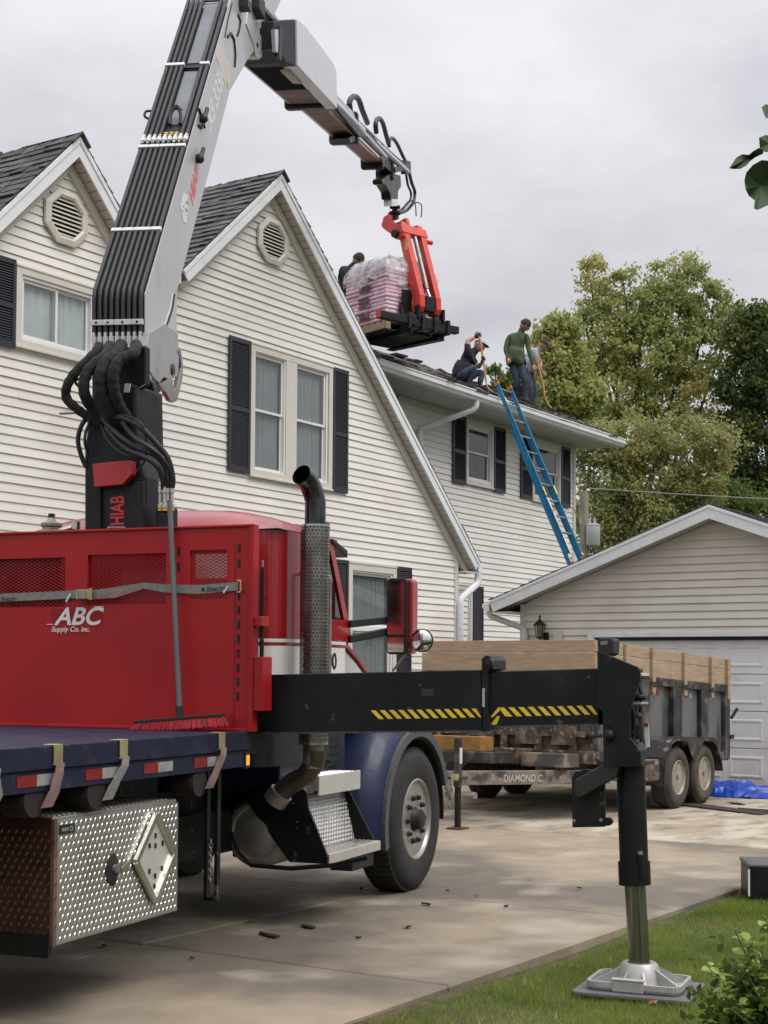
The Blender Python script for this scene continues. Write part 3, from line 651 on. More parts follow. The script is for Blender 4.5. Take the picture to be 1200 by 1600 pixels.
# door
b = MB(); b.box(GA - .045, GA + .06, DL, DL + .1, 0, DT + .09); b.box(GA - .045, GA + .06, DR - .1, DR, 0, DT + .09); b.box(GA - .05, GA + .06, DR - .0, DL + .0, DT - .0, DT + .07)
b.build('door_trim', WHITE, gar, bevel=.004)
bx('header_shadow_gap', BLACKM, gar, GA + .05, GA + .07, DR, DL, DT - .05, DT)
dm = mat('garage_door_steel', (.80, .80, .81), .45, var=.05, vscale=2, col2=(.62, .58, .54), fac2=(.52, .72), s2=1.6)
door = bx('garage_door', dm, gar, GA + .12, GA + .15, DR, DL, .02, DT)
sh_ = .525
for i in range(4):
    z0 = .01 + i * sh_
    o = bx('door_section', dm, door, GA + .085, GA + .12, DR, DL, z0 + .004, z0 + sh_ - .006, bevel=.006)
    k = 0; y = DR + .12
    while y + .62 < DL:
        b = MB(); rr = [(0, 0), (.02, .012), (.05, .012), (.08, .0)]
        y0, y1, q0, q1 = y, y + .50, z0 + .10, z0 + sh_ - .11
        vs = []
        for ins, dp in ((0, .0855), (.018, .075), (.036, .075), (.055, .084)):
            vs += [(GA + dp - .002 if ins in (0, .055) else GA + dp + .016, yy, zz) for yy, zz in ((y0 + ins, q0 + ins), (y1 - ins, q0 + ins), (y1 - ins, q1 - ins), (y0 + ins, q1 - ins))]
        # raised moulding around each embossed panel
        vs = [(GA + (.084 if q // 4 in (0, 3) else .072), v[1], v[2]) for q, v in enumerate(vs)]
        b.add(vs, [(r_ * 4 + k_, r_ * 4 + (k_ + 1) % 4, (r_ + 1) * 4 + (k_ + 1) % 4, (r_ + 1) * 4 + k_) for r_ in range(3) for k_ in range(4)])
        b.build('door_panel', dm, door, rec=False); y += .62
# lantern
lan = thing('wall_lantern', 'black carriage lantern on the garage wall left of the door', 'lantern', HF, (20.6, 10.33, 2.1))
c = (20.48, 10.36)
b = MB(); b.lathe([(.025, .0), (.055, .01), (.06, .03)], (c[0], c[1], 2.10), n=6); b.lathe([(.105, 0), (.10, .012), (.06, .05), (.03, .085), (.012, .10), (.012, .12), (.02, .13), (.004, .17)], (c[0], c[1], 2.30), n=6)
for i in range(6):
    a = i * math.pi / 3; b.beam((c[0] + .055 * math.cos(a), c[1] + .055 * math.sin(a), 2.12), (c[0] + .085 * math.cos(a), c[1] + .085 * math.sin(a), 2.31), .008, .008)
b.build('lantern_cage', BLACK, lan)
b = MB(); b.lathe([(.05, 2.13), (.078, 2.30)], (c[0], c[1], 0), n=6); b.build('lantern_glass', glass('lantern_glass', (.55, .55, .52), .2), lan)
b = MB(); b.box(20.60, 20.63, 10.28, 10.37, 2.0, 2.2); b.tube(rnd_path([(20.6, 10.33, 2.06), (20.53, 10.35, 2.03), (c[0], c[1], 2.10)], .03), .012); b.build('wall_bracket', BLACK, lan, bevel=.003)
bx('switch_plate', TRIM, gar, GA - .05, GA - .03, 10.05, 10.2, 2.0, 2.22, bevel=.004)
# ---------------- crane truck ----------------
_c = TF.w((.33, -1.08, 0)); CF = Frame(R(90 - 7.4), (_c.x, _c.y), True)
trk = thing('crane_truck', 'red and blue flatbed truck with raised loader crane and black outrigger beam', 'truck', TF, (0, -1.1, 0))
def pxp(fr, ax, c, depth, pts, mb=None):
    """outline measured on the plane x=c (or y=c), given real thickness"""
    q = [fr.hx(px, py, c) if ax == 'x' else fr.hy(px, py, c) for px, py in pts]
    b = mb or MB(); b.prism([(p[1], p[2]) if ax == 'x' else (p[0], p[2]) for p in q], ax, c, c + depth); return b
T = lambda px, py, s: TF.hx(px, py, s)
# bed
ZD = 1.243
bx('bed_deck', BLUE, trk, -5.5, .03, -2.2, -.03, 1.19, ZD, bevel=.004)
bx('side_rail', BLUE, trk, -5.5, .03, -.03, .0, 1.145, ZD + .004, bevel=.004)
bx('lower_rail', BLUE, trk, -5.5, .03, -.05, -.012, 1.05, 1.143, bevel=.003)
for a, c, m in ((27, 58, 'r'), (58, 84, 'w'), (134, 160, 'r'), (160, 187, 'w'), (225, 247, 'r'), (247, 270, 'w'), (304, 324, 'r'), (324, 343, 'w')):
    s0 = TF.hy(a, 1195, -.01)[0]; s1 = TF.hy(c, 1195, -.01)[0]
    bx('reflective_tape', TAPER if m == 'r' else TAPEW, trk, s0, s1, -.0115, -.009, 1.075, 1.125)
for t in (-.72, -1.48): bx('frame_rail', BLACK, trk, -5.4, 3.6, t - .04, t + .04, .72, 1.0)
for i in range(9): bx('cross_member', BLACK, trk, -5 + i * .6, -4.9 + i * .6, -2.15, -.06, 1.08, 1.185)
# headboard: red wall across the bed with three mesh openings
HB0, HB1 = .0, .045
def hb(a0, a1, z0, z1): return (HB0, HB1, a0, a1, z0, z1)
ops = [(-1.75, -1.21, 1.95, 2.24), (-1.058, -.535, 1.96, 2.25), (-.379, -.145, 1.985, 2.262)]
ZT = 2.385
b = MB(); edges = [-2.22] + [v for o in [(-2.12, -1.9, 1.95, 2.24)] + ops for v in o[:2]] + [.02]
b.box(*hb(-2.22, .02, 1.247, 1.95)); b.box(*hb(-2.22, .02, 2.262, ZT))
prev = -2.22
for o in [(-2.16, -1.86, 1.95, 2.24)] + ops:
    b.box(*hb(prev, o[0], 1.95, 2.262))
    if o[2] > 1.951: b.box(*hb(o[0], o[1], 1.95, o[2]))
    if o[3] < 2.26: b.box(*hb(o[0], o[1], o[3], 2.262))
    prev = o[1]
b.box(*hb(prev, .02, 1.95, 2.262)); b.build('headboard', RED, trk, rec=True)
b = MB(); b.box(-.012, .057, -2.22, .026, ZT, ZT + .014); b.box(-.006, .05, -2.22, .02, 1.244, 1.262); b.box(-.01, .06, .0, .028, 1.244, ZT); b.build('headboard_edge', RED, trk, bevel=.003)
for t in (-1.13, -.455, -.26):
    if t != -.26: bx('headboard_post', RED, trk, .045, .09, t - .03, t + .03, 1.25, ZT - .01)
for o in ops:
    w_, h_ = o[1] - o[0] + .02, o[3] - o[2] + .02; b = MB(); px_, pz_ = .038, .0095; 
    rowz = o[2] - .01; r_ = 0
    while rowz < o[3] + .01:
        t = o[0] - .01 + (px_ / 2 if r_ % 2 else 0)
        while t < o[1] + .01:
            for sg in (-1, 1):
                t1 = t + sg * px_ / 2
                if o[0] - .02 < t1 < o[1] + .02 and rowz + pz_ / 1 < o[3] + .02: b.beam((.02, t, rowz), (.02, t1, rowz + pz_), .0035, .0042, up=(1, 0, 0))
            t += px_
        rowz += pz_; r_ += 1
    b.build('expanded_mesh', RED, trk, rec=False)['kind'] = 'stuff'
SLOT = mat('slot_shadow', (.012, .008, .008), .9, var=0)
def slots(t, zs):
    for z_ in zs: bx('stake_slot', SLOT, trk, -.0035, .001, t - .007, t + .007, z_ - .023, z_ + .023)
slots(-.452, [2.26, 2.17, 1.68, 1.60, 1.53, 1.45, 1.36]); slots(-.065, [2.265, 2.18, 2.0, 1.92, 1.84, 1.76, 1.68, 1.60, 1.52, 1.44])
bx('post_seam', mat('red_seam', (.16, .01, .012), .5), trk, -.003, .0005, -.0905, -.0875, 1.27, 2.30)
# logo lettering
p = T(79, 976, -.004); q = T(158, 974, -.004); up = (0, 0, 1); rt = (0, 1, 0)
WL = mat('white_lettering', (.72, .70, .68), .4, var=.08)
k0 = text('logo_lettering', 'ABC', WL, trk, (-.001, p[1] + .03, p[2] + .0), rt, up, .098, shear=.3, off=.022, sx=1.12, depth=-.003)
for i in range(6): bx('logo_stripe', RED, trk, -.0036, -.0008, p[1] + .0, q[1] + .01, p[2] + .013 + i * .0145, p[2] + .0158 + i * .0145)
bx('logo_bar', WL, trk, -.004, -.0008, p[1] - .025, p[1] + .015, p[2] - .0, p[2] + .004); bx('logo_bar', WL, trk, -.004, -.0008, q[1] - .05, q[1] + .015, p[2] + .1, p[2] + .104)
p = T(80, 987, -.004); text('logo_lettering', 'Supply Co. inc.', WL, trk, (-.001, p[1], p[2]), rt, up, .029, shear=.2, off=.012, depth=-.003, sx=1.05)
# right side hardware of the headboard
bx('stake_pocket', RED, trk, .0, .10, .03, .075, 1.83, 1.885, bevel=.003); bx('stake_pocket', RED, trk, .0, .12, .03, .085, 1.36, 1.66, bevel=.003)
MB().tube([(.05, .055, 1.64), (.05, .055, 2.16)], .012).build('stake_rod', BLACK, trk); MB().tube([(.05, .055, 2.1), (.05, .055, 2.2)], .006).build('stake_rod', DIRTYST, trk)
# valve block above the headboard
b = MB(); b.box(.30, .42, -1.62, -1.44, 2.39, 2.44); b.lathe([(.055, 0), (.055, .05), (.065, .055), (.065, .075), (.03, .09), (.02, .11)], (.36, -1.56, 2.41), n=12); b.build('valve_block', DIRTYST, trk, bevel=.003)
b = MB(); b.tube([(.33, -1.47, 2.43), (.33, -1.38, 2.45)], .022); b.tube([(.33, -1.36, 2.44), (.33, -1.36, 2.485)], .026); b.build('hose_coupling', STEEL, trk); bx('valve_knob', BLACKM, trk, .345, .375, -1.575, -1.545, 2.52, 2.545)
# straps with clips hanging off the rail to winches
for k, (cx_, wx, wy, m) in enumerate(((95, 62, 1262, STRAPP), (197, 158, 1250, STRAP), (350, 318, 1232, STRAPP), (-5, -30, 1270, STRAP))):
    s0 = TF.hy(cx_, 1170, .02)[0]; w_ = .034
    b = MB(); b.box(s0 - w_, s0 + w_, -.05, .004, ZD + .005, ZD + .009); b.box(s0 - w_, s0 + w_, .004, .010, 1.165, ZD + .009); b.box(s0 - w_, s0 + w_, -.002, .010, 1.160, 1.166); b.build('rail_clip', GOLD, trk, bevel=.002)
    e = TF.hy(wx, wy, -.02); pts = [(s0 + .0, .018, 1.17), (s0 - .015, .022, 1.13), (e[0] + .06, .012, e[2] + .07), (e[0] + .02, .0, e[2])]
    b = MB()
    for i in range(3):
        a_, c_ = Vector(pts[i]), Vector(pts[i + 1]); ww = (.03, .036, .042)[i]
        b.hexa([a_ + Vector((-ww, 0, 0)), a_ + Vector((ww, 0, 0)), a_ + Vector((ww, .004, 0)), a_ + Vector((-ww, .004, 0)), c_ + Vector((-ww * 1.0, 0, 0)), c_ + Vector((ww, 0, 0)), c_ + Vector((ww, .004, 0)), c_ + Vector((-ww, .004, 0))])
    o = b.build('winch_strap', m, trk)
    b = MB(); b.lathe([(.03, -.07), (.075, -.07), (.078, -.05), (.078, .05), (.075, .07), (.03, .07)], (e[0] - .04, -.09, e[2] + .035), 'y', 18); b.build('winch_drum', mat('dark_webbing_roll', (.02, .014, .014), .95), trk)
    b = MB(); b.box(e[0] - .13, e[0] + .05, -.22, -.17, e[2] - .02, 1.06); b.box(e[0] + .035, e[0] + .05, -.2, -.04, e[2] + .05, 1.06); b.build('winch_bracket', BLACK, trk)
# toolbox
tb = bx('toolbox', ALU, trk, -1.784, -.684, -.40, -.056, .362, .922, bevel=.006)
dr = bx('toolbox_door', ALU, tb, -1.765, -.684, -.056, -.044, .352, .905, bevel=.004)
def treads(par, fn, nu, nv, m, L=.0155, W=.0042, H=.0026, name='tread_pattern'):
    """raised lozenges; fn(u,v,h) maps plate coordinates to the thing"""
    b = MB()
    for i in range(nu):
        for j in range(nv):
            u, v = (i + .5) , (j + .5)
            sg = 1 if (i + j) % 2 else -1
            b_ = fn(u, v)
            if b_ is None: continue
            o, du, dv, n_ = b_
            a1 = (du * .55 + dv * .84 * 1).normalized(); a2 = n_.cross(a1)
            if sg < 0 and False: a1, a2 = a2, a1
            c0, c1, c2, c3, tp = o - a1 * L, o + a2 * W, o + a1 * L, o - a2 * W, o + n_ * H
            t1, t2 = o - a1 * L * .45 + n_ * H, o + a1 * L * .45 + n_ * H
            b.add([c0, c1, c2, c3, t1, t2], [(0, 1, 4), (4, 1, 5), (1, 2, 5), (2, 3, 5), (5, 3, 4), (3, 0, 4)])
    q = b.build(name, m, par, rec=False); q['kind'] = 'stuff'; return q
BR = mat('tread_highlight_metal', (.52, .51, .49), .25, metal=.9, var=.05)
nu, nv = 27, 17; du_ = 1.06 / nu; dv_ = .54 / nv
def f_front(u, v):
    s_, z_ = -1.755 + u * du_ + (.5 * du_ if int(v) % 2 else 0), .360 + v * dv_
    if s_ > -.70: return None
    if abs(s_ + .938) / .185 + abs(z_ - .652) / .205 < 1.08: return None
    return Vector((s_, -.0438, z_)), Vector((1, 0, 0)), Vector((0, 0, 1)), Vector((0, 1, 0))
treads(tb, f_front, nu, nv, BR)
def f_side(u, v):
    return Vector((-1.7858, -.385 + u * du_ + (.5 * du_ if int(v) % 2 else 0), .39 + v * dv_)), Vector((0, 1, 0)), Vector((0, 0, 1)), Vector((-1, 0, 0))
treads(tb, f_side, 9, 15, mat('red_reflect_tread', (.30, .18, .15), .35, metal=.8))  # red reflected on the toolbox end is put into tread and plate colour
bx('toolbox_end', mat('red_reflect_plate', (.12, .065, .05), .4, metal=.7, var=.35, vscale=5), tb, -1.7855, -1.7842, -.398, -.058, .365, .92)
treads(tb, lambda u, v: (Vector((-1.76 + u * du_, -.385 + v * dv_, .9225)), Vector((1, 0, 0)), Vector((0, 1, 0)), Vector((0, 0, 1))), 26, 10, DIRTYST)
rh = [(-.921 - .01, .870), (-.752, .652), (-.938, .435), (-1.124, .652)]
b = MB(); b.prism([(x, z_) for x, z_ in rh], 'y', -.044, -.034); b.build('placard_plate', mat('placard_aluminium', (.66, .65, .62), .38, metal=.5, var=.05), tb)
b = MB()
for i in range(4):
    a_, c_ = rh[i], rh[(i + 1) % 4]; b.beam((a_[0], -.026, a_[1]), (c_[0], -.026, c_[1]), .03, .022, up=(0, 1, 0))
b.build('placard_rail', STEEL, tb, bevel=.003)
for x, z_ in ((-.93, .76), (-.93, .71), (-.93, .56), (-.935, .51), (-.985, .715), (-.86, .715), (-.985, .59), (-.865, .59)): bx('placard_clip', DARK, tb, x - .006, x + .006, -.034, -.028, z_ - .012, z_ + .012)
b = MB(); b.lathe([(.0, .012), (.05, .010), (.068, .004), (.07, 0)], (-1.298, -.044, .635), 'y', 20); b.v = [(x if x < -1.29 else -1.298 + (x + 1.298) * .62, y, .635 + (z_ - .635) * 1.12) for x, y, z_ in b.v]; b.build('door_latch', BLACKM, tb, smooth=True)
b = MB(); b.beam((-1.25, -.028, .63), (-1.17, -.028, .655), .02, .006, up=(0, 1, 0)); b.build('latch_tongue', STEEL, tb, bevel=.002); b = MB(); b.lathe([(.022, 0), (.02, .016), (.0, .018)], (-1.30, -.034, .64), 'y', 12); b.build('latch_button', DIRTYST, tb)
bx('maker_plate', BLACKM, tb, -1.75, -1.63, -.044, -.040, .842, .885); text('plate_lettering', '\u2261\u2261\u2261 O', mat('plate_grey', (.3, .3, .3), .5), tb, (-1.735, -.040, .852), (1, 0, 0), (0, 0, 1), .022, depth=-.001, off=.02)
bx('bottom_skirt', BLACK, trk, -1.80, -1.77, -.39, -.06, .30, .40); bx('toolbox_hinge', BROWNB, trk, -1.792, -1.766, -.058, -.040, .35, .915)
# suspension bracket with chain
p0, p1 = T(322, 1225, .05), T(340, 1408, .05)
b = MB(); b.box(.03, .07, p0[1], p0[1] + .02, p1[2], 1.05); b.box(.03, .07, p1[1] - .015, p1[1] + .005, p1[2], 1.05); b.box(.03, .07, p0[1], p1[1], p1[2], p1[2] + .02); b.build('support_bracket', BLACK, trk, bevel=.003)
def chain(par, pts, link=.03, r=.0035, m=DIRTYST, name='chain'):
    b = MB(); P = [Vector(p) for p in pts]; tot = sum((P[i + 1] - P[i]).length for i in range(len(P) - 1)); n = int(tot / (link * .72)); 
    for i in range(n):
        t = i * link * .72; k = 0
        while k < len(P) - 2 and t > (P[k + 1] - P[k]).length: t -= (P[k + 1] - P[k]).length; k += 1
        d = (P[k + 1] - P[k]).normalized(); c_ = P[k] + d * t; s1 = d.orthogonal().normalized(); s2 = d.cross(s1); sd_ = s1 if i % 2 else s2
        ringp = [c_ + d * (math.cos(a) * link * .5) + sd_ * (math.sin(a) * link * .3) for a in [2 * math.pi * q / 8 for q in range(9)]]
        b.tube(ringp, r, n=4, cap=False)
    o = b.build(name, m, par, rec=False); o['kind'] = 'stuff'; return o
pc0, pc1 = T(329, 1315, .02), T(328, 1385, .02); chain(trk, [(pc0[0], pc0[1], pc0[2]), (pc1[0], pc1[1], pc1[2])])
p = TF.hy(386, 1188, .0)
b = MB(); b.box(-.02, .03, -.03, -.004, p[2] - .045, p[2] + .045); b.build('lamp_base', BLACKM, trk)
bx('marker_lamp', mat('amber_lamp', (1.0, .24, .02), .3, emit=1.5), trk, -.012, .018, -.004, .004, p[2] - .028, p[2] + .028, bevel=.004)
# wheels
def wheel(par, c, Rr, w, sgn=1, rim=None, lugs=10, tm=RUBBER, rm=STEEL, deep=.10, hub=True):
    """c: centre of the outer face; tyre extends inwards (towards -y*sgn)"""
    x, y, z_ = c; P = []
    prof = [(Rr * .55, -.05), (Rr * .56, -.012), (Rr * .60, .0), (Rr * .75, .012), (Rr * .86, .010), (Rr * .93, -.004), (Rr * .975, -.03), (Rr, -.06), (Rr, -w + .06), (Rr * .96, -w + .01), (Rr * .6, -w)]
    o = MB().lathe([(r_, h * sgn) for r_, h in prof], c, 'y', 56, cap=False).build('wheel', tm, par, smooth=True)
    b = MB(); nb = 64
    for i in range(nb):
        a = 2 * math.pi * i / nb
        for (h0, h1) in ((-.035, -.075), (-.085, -w / 2 + .01), (-w / 2 - .01, -w + .085), (-w + .075, -w + .035)):
            aa = a + (.3 * 2 * math.pi / nb if h0 > -w / 2 else 0); da = 2 * math.pi / nb * .36
            q = []
            for rr_ in (Rr - .012, Rr + .007):
                for (ang, h) in ((aa - da, h0), (aa + da, h0), (aa + da, h1), (aa - da, h1)):
                    q.append((x + rr_ * math.sin(ang), y + h * sgn, z_ + rr_ * math.cos(ang)))
            b.hexa(q)
    b.build('tread_blocks', tm, o, rec=True)['kind'] = 'stuff'
    rr = Rr * .56
    rp_ = [(rr, -.022), (rr * 1.03, -.004), (rr * .985, .002), (rr * .95, -.004), (rr * .9, -.03), (rr * .84, -.05), (rr * .78, -deep * .9), (rr * .55, -deep), (rr * .35, -deep * .75), (rr * .30, -deep * .75)]
    MB().lathe([(r_, h * sgn) for r_, h in rp_], c, 'y', 48).build('rim', rm, o, smooth=True)
    return o, rr
def fr_wheel(c, Rr=.515, w=.28, rm=CHROME, tm=RUBBER, lugs=10):
    o, rr = wheel(trk, c, Rr, w, 1, rm=rm, tm=tm, deep=.06)
    x, y, z_ = c
    for i in range(lugs):
        a = 2 * math.pi * (i + .5) / lugs; b = MB(); b.lathe([(.021, -.05), (.021, -.02), (.014, .008), (.0, .012)], (x + .62 * rr * math.sin(a) * .9, y, z_ + .62 * rr * math.cos(a) * .9), 'y', 6); b.build('lug_nut', BLACKM, o)
        b = MB(); b.lathe([(.026, -.0525), (.026, -.0495)], (x + .80 * rr * math.sin(a), y, z_ + .80 * rr * math.cos(a)), 'y', 10); b.build('vent_hole', SLOT, o)
    b = MB(); b.lathe([(.095, -.06), (.09, -.02), (.075, .0), (.07, .035), (.05, .045), (0, .047)], c, 'y', 20); b.build('hub_cap', BLACKM, o, smooth=True)
    return o
wf = fr_wheel((2.80, -.05, .513), rm=mat('polished_wheel', (.36, .34, .315), .34, metal=.6, var=.15, vscale=8))
wheel(trk, (2.80, -2.15, .513), .513, .28, -1); 
for tt in (-.10, -.42): wheel(trk, (-3.7, tt, .52), .52, .28, 1, rm=DIRTYST)
for tt in (-1.78, -2.1): wheel(trk, (-3.7, tt, .52), .52, .28, 1, rm=DIRTYST)
for s_ in (2.8, -3.7): MB().tube([(s_, -2.0, .5), (s_, -.3, .5)], .07).build('axle', BLACK, trk)
# cab
CABR, CABL, CB = -.12, -2.06, .62
sc_prof = lambda: None
def cab_shell(name, m, s0, s1, z0, z1, t0=CABL, t1=CABR, r=.13, top=None, bev=.0):
    out_ = []; n = 6
    for i in range(n + 1): a = math.pi / 2 * i / n; out_.append((s0 + r - r * math.cos(a), t1 - r + r * math.sin(a)))
    base = [(s1, t1)] ; pts = out_ + [(s1, t1), (s1, t0)] + [(s0 + r - r * math.cos(math.pi / 2 * (n - i) / n), t0 + r - r * math.sin(math.pi / 2 * (n - i) / n)) for i in range(n + 1)]
    b = MB(); b.prism(pts, 'z', z0, z1); return b.build(name, m, trk, smooth=True)
cab = cab_shell('cab_lower_body', WHITEP, CB, 1.62, 1.42, 1.735)
cab_shell('cab_sill', BLACKM, CB + .05, 1.6, 1.0, 1.415, t1=CABR - .10)
cab_shell('red_stripe', REDC, CB - .002, 1.63, 1.738, 1.752, t1=CABR + .002, t0=CABL - .002)
cab_shell('white_stripe', WHITEP, CB - .001, 1.63, 1.755, 1.776, t1=CABR + .001, t0=CABL - .001)
cab_shell('cab_body', REDC, CB, .98, 1.779, 2.43); cab_shell('roof_seam', SLOT, CB + .012, 1.5, 2.425, 2.437, t1=CABR - .012, t0=CABL + .012)
# domed roof
b = MB(); n = 16; mseg = 10; vs = []
for j in range(mseg + 1):
    u = j / mseg; s_ = CB - .01 + u * 1.0
    crown = (.165 * (1 - (1 - min(1, u / .35)) ** 2.4) if u < .35 else .165 - .10 * ((u - .35) / .65) ** 2)
    for i in range(n + 1):
        v = -1 + 2 * i / n; t = (CABR + CABL) / 2 + v * (CABR - CABL) / 2; z_ = 2.437 + max(0.0, crown) * (1 - abs(v) ** 3.2) ** .8
        vs.append((s_, t, z_))
b.v = vs; b.f = [(j * (n + 1) + i, (j + 1) * (n + 1) + i, (j + 1) * (n + 1) + i + 1, j * (n + 1) + i + 1) for j in range(mseg) for i in range(n)]
b.build('cab_roof', REDC, trk, smooth=True)
# door side with glass, pillars
b = MB(); side = [(.98, 1.779), (.98, 2.43), (1.40, 2.43), (1.72, 1.83), (1.70, 1.779)]; win = [(1.02, 1.90), (1.02, 2.35), (1.38, 2.35), (1.60, 1.93)]
for yy0, yy1 in ((CABR - .03, CABR), (CABL, CABL + .03)):
    b = MB()
    for i in range(4):
        a_, c_ = side[i if i < 4 else 0], side[i + 1]
    quads = [((.98, 1.779), (.98, 2.43), (1.05, 2.36), (1.05, 1.92)), ((.98, 2.43), (1.40, 2.43), (1.37, 2.36), (1.05, 2.36)), ((1.40, 2.43), (1.72, 1.83), (1.60, 1.92), (1.37, 2.36)), ((1.72, 1.83), (1.70, 1.779), (.98, 1.779), (1.05, 1.92), (1.60, 1.92))]
    for q in quads: b.prism(list(q), 'y', yy0, yy1)
    b.build('door_frame', REDC, trk)
b = MB(); b.prism([(1.05, 1.92), (1.05, 2.36), (1.37, 2.36), (1.60, 1.92)], 'y', CABR - .02, CABR - .012); b.build('side_window', glass('cab_glass', (.25, .28, .28), .1), trk)
b = MB(); b.prism([(1.05, 1.92), (1.05, 2.36), (1.37, 2.36), (1.60, 1.92)], 'y', CABL + .012, CABL + .02); b.build('side_window', MATS.get('x') or bpy.data.materials['cab_glass'], trk)
b = MB(); b.hexa([(1.70, CABL + .05, 1.82), (1.70, CABR - .05, 1.82), (1.71, CABR - .05, 1.82), (1.71, CABL + .05, 1.82), (1.40, CABL + .05, 2.42), (1.40, CABR - .05, 2.42), (1.41, CABR - .05, 2.42), (1.41, CABL + .05, 2.42)]); b.build('windshield', bpy.data.materials['cab_glass'], trk)
b = MB(); b.hexa([(1.38, CABL - .02, 2.44), (1.38, CABR + .015, 2.44), (1.38, CABR + .015, 2.41), (1.38, CABL - .02, 2.41), (1.62, CABL - .02, 2.38), (1.62, CABR + .015, 2.38), (1.62, CABR + .015, 2.33), (1.62, CABL - .02, 2.33)]); b.build('sun_visor', BLACKM, trk, bevel=.008)
bx('roof_lamp', BLACKM, trk, 1.38, 1.48, -.26, -.17, 2.50, 2.55, bevel=.01)
# white vertical-grille emblem on the door, grab bar
b = MB()
for i in range(3): b.box(1.28 + i * .05, 1.31 + i * .05, CABR, CABR + .004, 1.60, 1.70)
text('door_lettering', '100', BLACKM, trk, (1.26, CABR + .002, 1.60), (1, 0, 0), (0, 0, 1), .10, depth=-.002, off=.02)
p0 = TF.hy(515, 897, .03); MB().tube(rnd_path([(p0[0] - .1, CABR, p0[2]), (p0[0] + .03, .02, p0[2]), (p0[0] + .03, .02, 1.2)], .04), .012).build('grab_bar', DIRTYST, trk, smooth=True)
# hood and lower cab
b = MB(); hp = [(1.62, 1.30), (1.62, 1.735), (1.72, 1.77), (1.86, 1.74), (2.05, 1.66), (2.25, 1.55), (2.6, 1.50), (3.35, 1.36), (3.55, 1.2), (3.55, .8), (3.2, .8), (3.2, 1.12), (2.45, 1.30), (2.2, 1.30)]
b.prism([p for p in hp], 'y', -1.9, -.22); b.build('hood', WHITEP, trk, bevel=.03)
b = MB(); b.prism([(1.70, 1.79), (1.86, 1.765), (2.05, 1.685), (2.25, 1.57), (2.24, 1.55), (2.04, 1.66), (1.85, 1.742), (1.70, 1.768)], 'y', -1.93, -.205); b.build('hood_stripe', REDC, trk)
bx('cab_skirt', BLUEC, trk, .98, 2.0, -1.95, -.28, .84, 1.28, bevel=.01); bx('side_grille', BLACKM, trk, 1.62, 1.86, -.28, -.25, .95, 1.24, bevel=.01)
for i in range(5): bx('grille_bar', CHAR, trk, 1.64, 1.84, -.25, -.24, .98 + i * .05, .995 + i * .05)
# fender with rubber guard
wc = (2.80, .513)
def arc(r, a0, a1, n): return [(wc[0] - r * math.cos(R(a0 + (a1 - a0) * i / n)), wc[1] + r * math.sin(R(a0 + (a1 - a0) * i / n))) for i in range(n + 1)]
o_ = arc(.665, -14, 160, 22); i_ = arc(.60, -14, 160, 22)
b = MB()
for k in range(22): b.prism([i_[k], o_[k], o_[k + 1], i_[k + 1]], 'y', -.30, -.035)
b.build('fender_guard', GUARD, trk, rec=True)
o2 = arc(.80, -6, 75, 32); i2 = arc(.665, -14, 75, 32); b = MB(); prof_ = lambda k: [(i2[k][0], -.60, i2[k][1]), (i2[k][0], -.062, i2[k][1])] + [(i2[k][0] + (o2[k][0] - i2[k][0]) * f, -.062 - .14 * f ** 1.7, i2[k][1] + (o2[k][1] - i2[k][1]) * f) for f in (.3, .6, .85, 1)] + [(o2[k][0], -.60, o2[k][1])]
for k in range(33): b.v += prof_(k)
b.f = [(k * 7 + j, k * 7 + j + 1, (k + 1) * 7 + j + 1, (k + 1) * 7 + j) for k in range(32) for j in range(6)] + [tuple(range(7))[::-1], tuple(range(32 * 7, 33 * 7))]
b.build('fender', BLUEC, trk, smooth=True)
o_ = arc(.60, -5, 185, 22); i_ = arc(.585, -5, 185, 22); b = MB()
for k in range(22): b.prism([i_[k], o_[k], o_[k + 1], i_[k + 1]], 'y', -.62, -.06)
b.build('wheel_arch_liner', BLACKM, trk)
# steps, with side plates
p = TF.hy(515, 1345, .06); q = TF.hy(595, 1312, .06); SA, SB = p[0], q[0]
bx('lower_step', mat('step_tread', (.62, .60, .56), .42, metal=.6, var=.1), trk, SA, SB, -.16, .06, .40, .462, bevel=.004)
for i in range(7): bx('step_rib', BR, trk, SA + .01, SB - .01, -.15 + i * .03, -.142 + i * .03, .462, .467)
st0, st1 = SA - .0, SB - .04
b = MB(); b.hexa([(st0, -.11, .462), (st1, -.11, .462), (st1, -.15, .462), (st0, -.15, .462), (st0 - .02, -.19, .80), (st1, -.19, .80), (st1, -.22, .80), (st0 - .02, -.22, .80)]); b.build('step_riser', ALU, trk)
du2, dv2 = .026, .026; nz_ = Vector((0, .965, .24)).normalized()
def f_r(u, v):
    h = v * dv2 / .345
    if h > 1: return None
    return Vector((st0 + u * du2 + (.013 if int(v) % 2 else 0), -.11 - .08 * h + .0005, .468 + v * dv2 * .97)), Vector((1, 0, 0)), Vector((0, -.23, .97)), nz_
treads(trk, f_r, int((st1 - st0) / du2), 13, BR)
b = MB(); b.box(st0 + .0, st0 + .28, -.40, -.17, .81, .90); b.box(st0 + .16, st1 + .02, -.45, -.10, .83, .92); b.build('upper_step', ALU, trk, bevel=.006)
bx('upper_step_edge', mat('placard_aluminium', (.66, .65, .62)), trk, st0 + .16, st1 + .03, -.10, -.085, .80, .925, bevel=.004)
treads(trk, lambda u, v: (Vector((st0 + .17 + u * .026, -.43 + v * .026, .9205)), Vector((1, 0, 0)), Vector((0, 1, 0)), Vector((0, 0, 1))), int((st1 - st0 - .16) / .026), 12, BR)
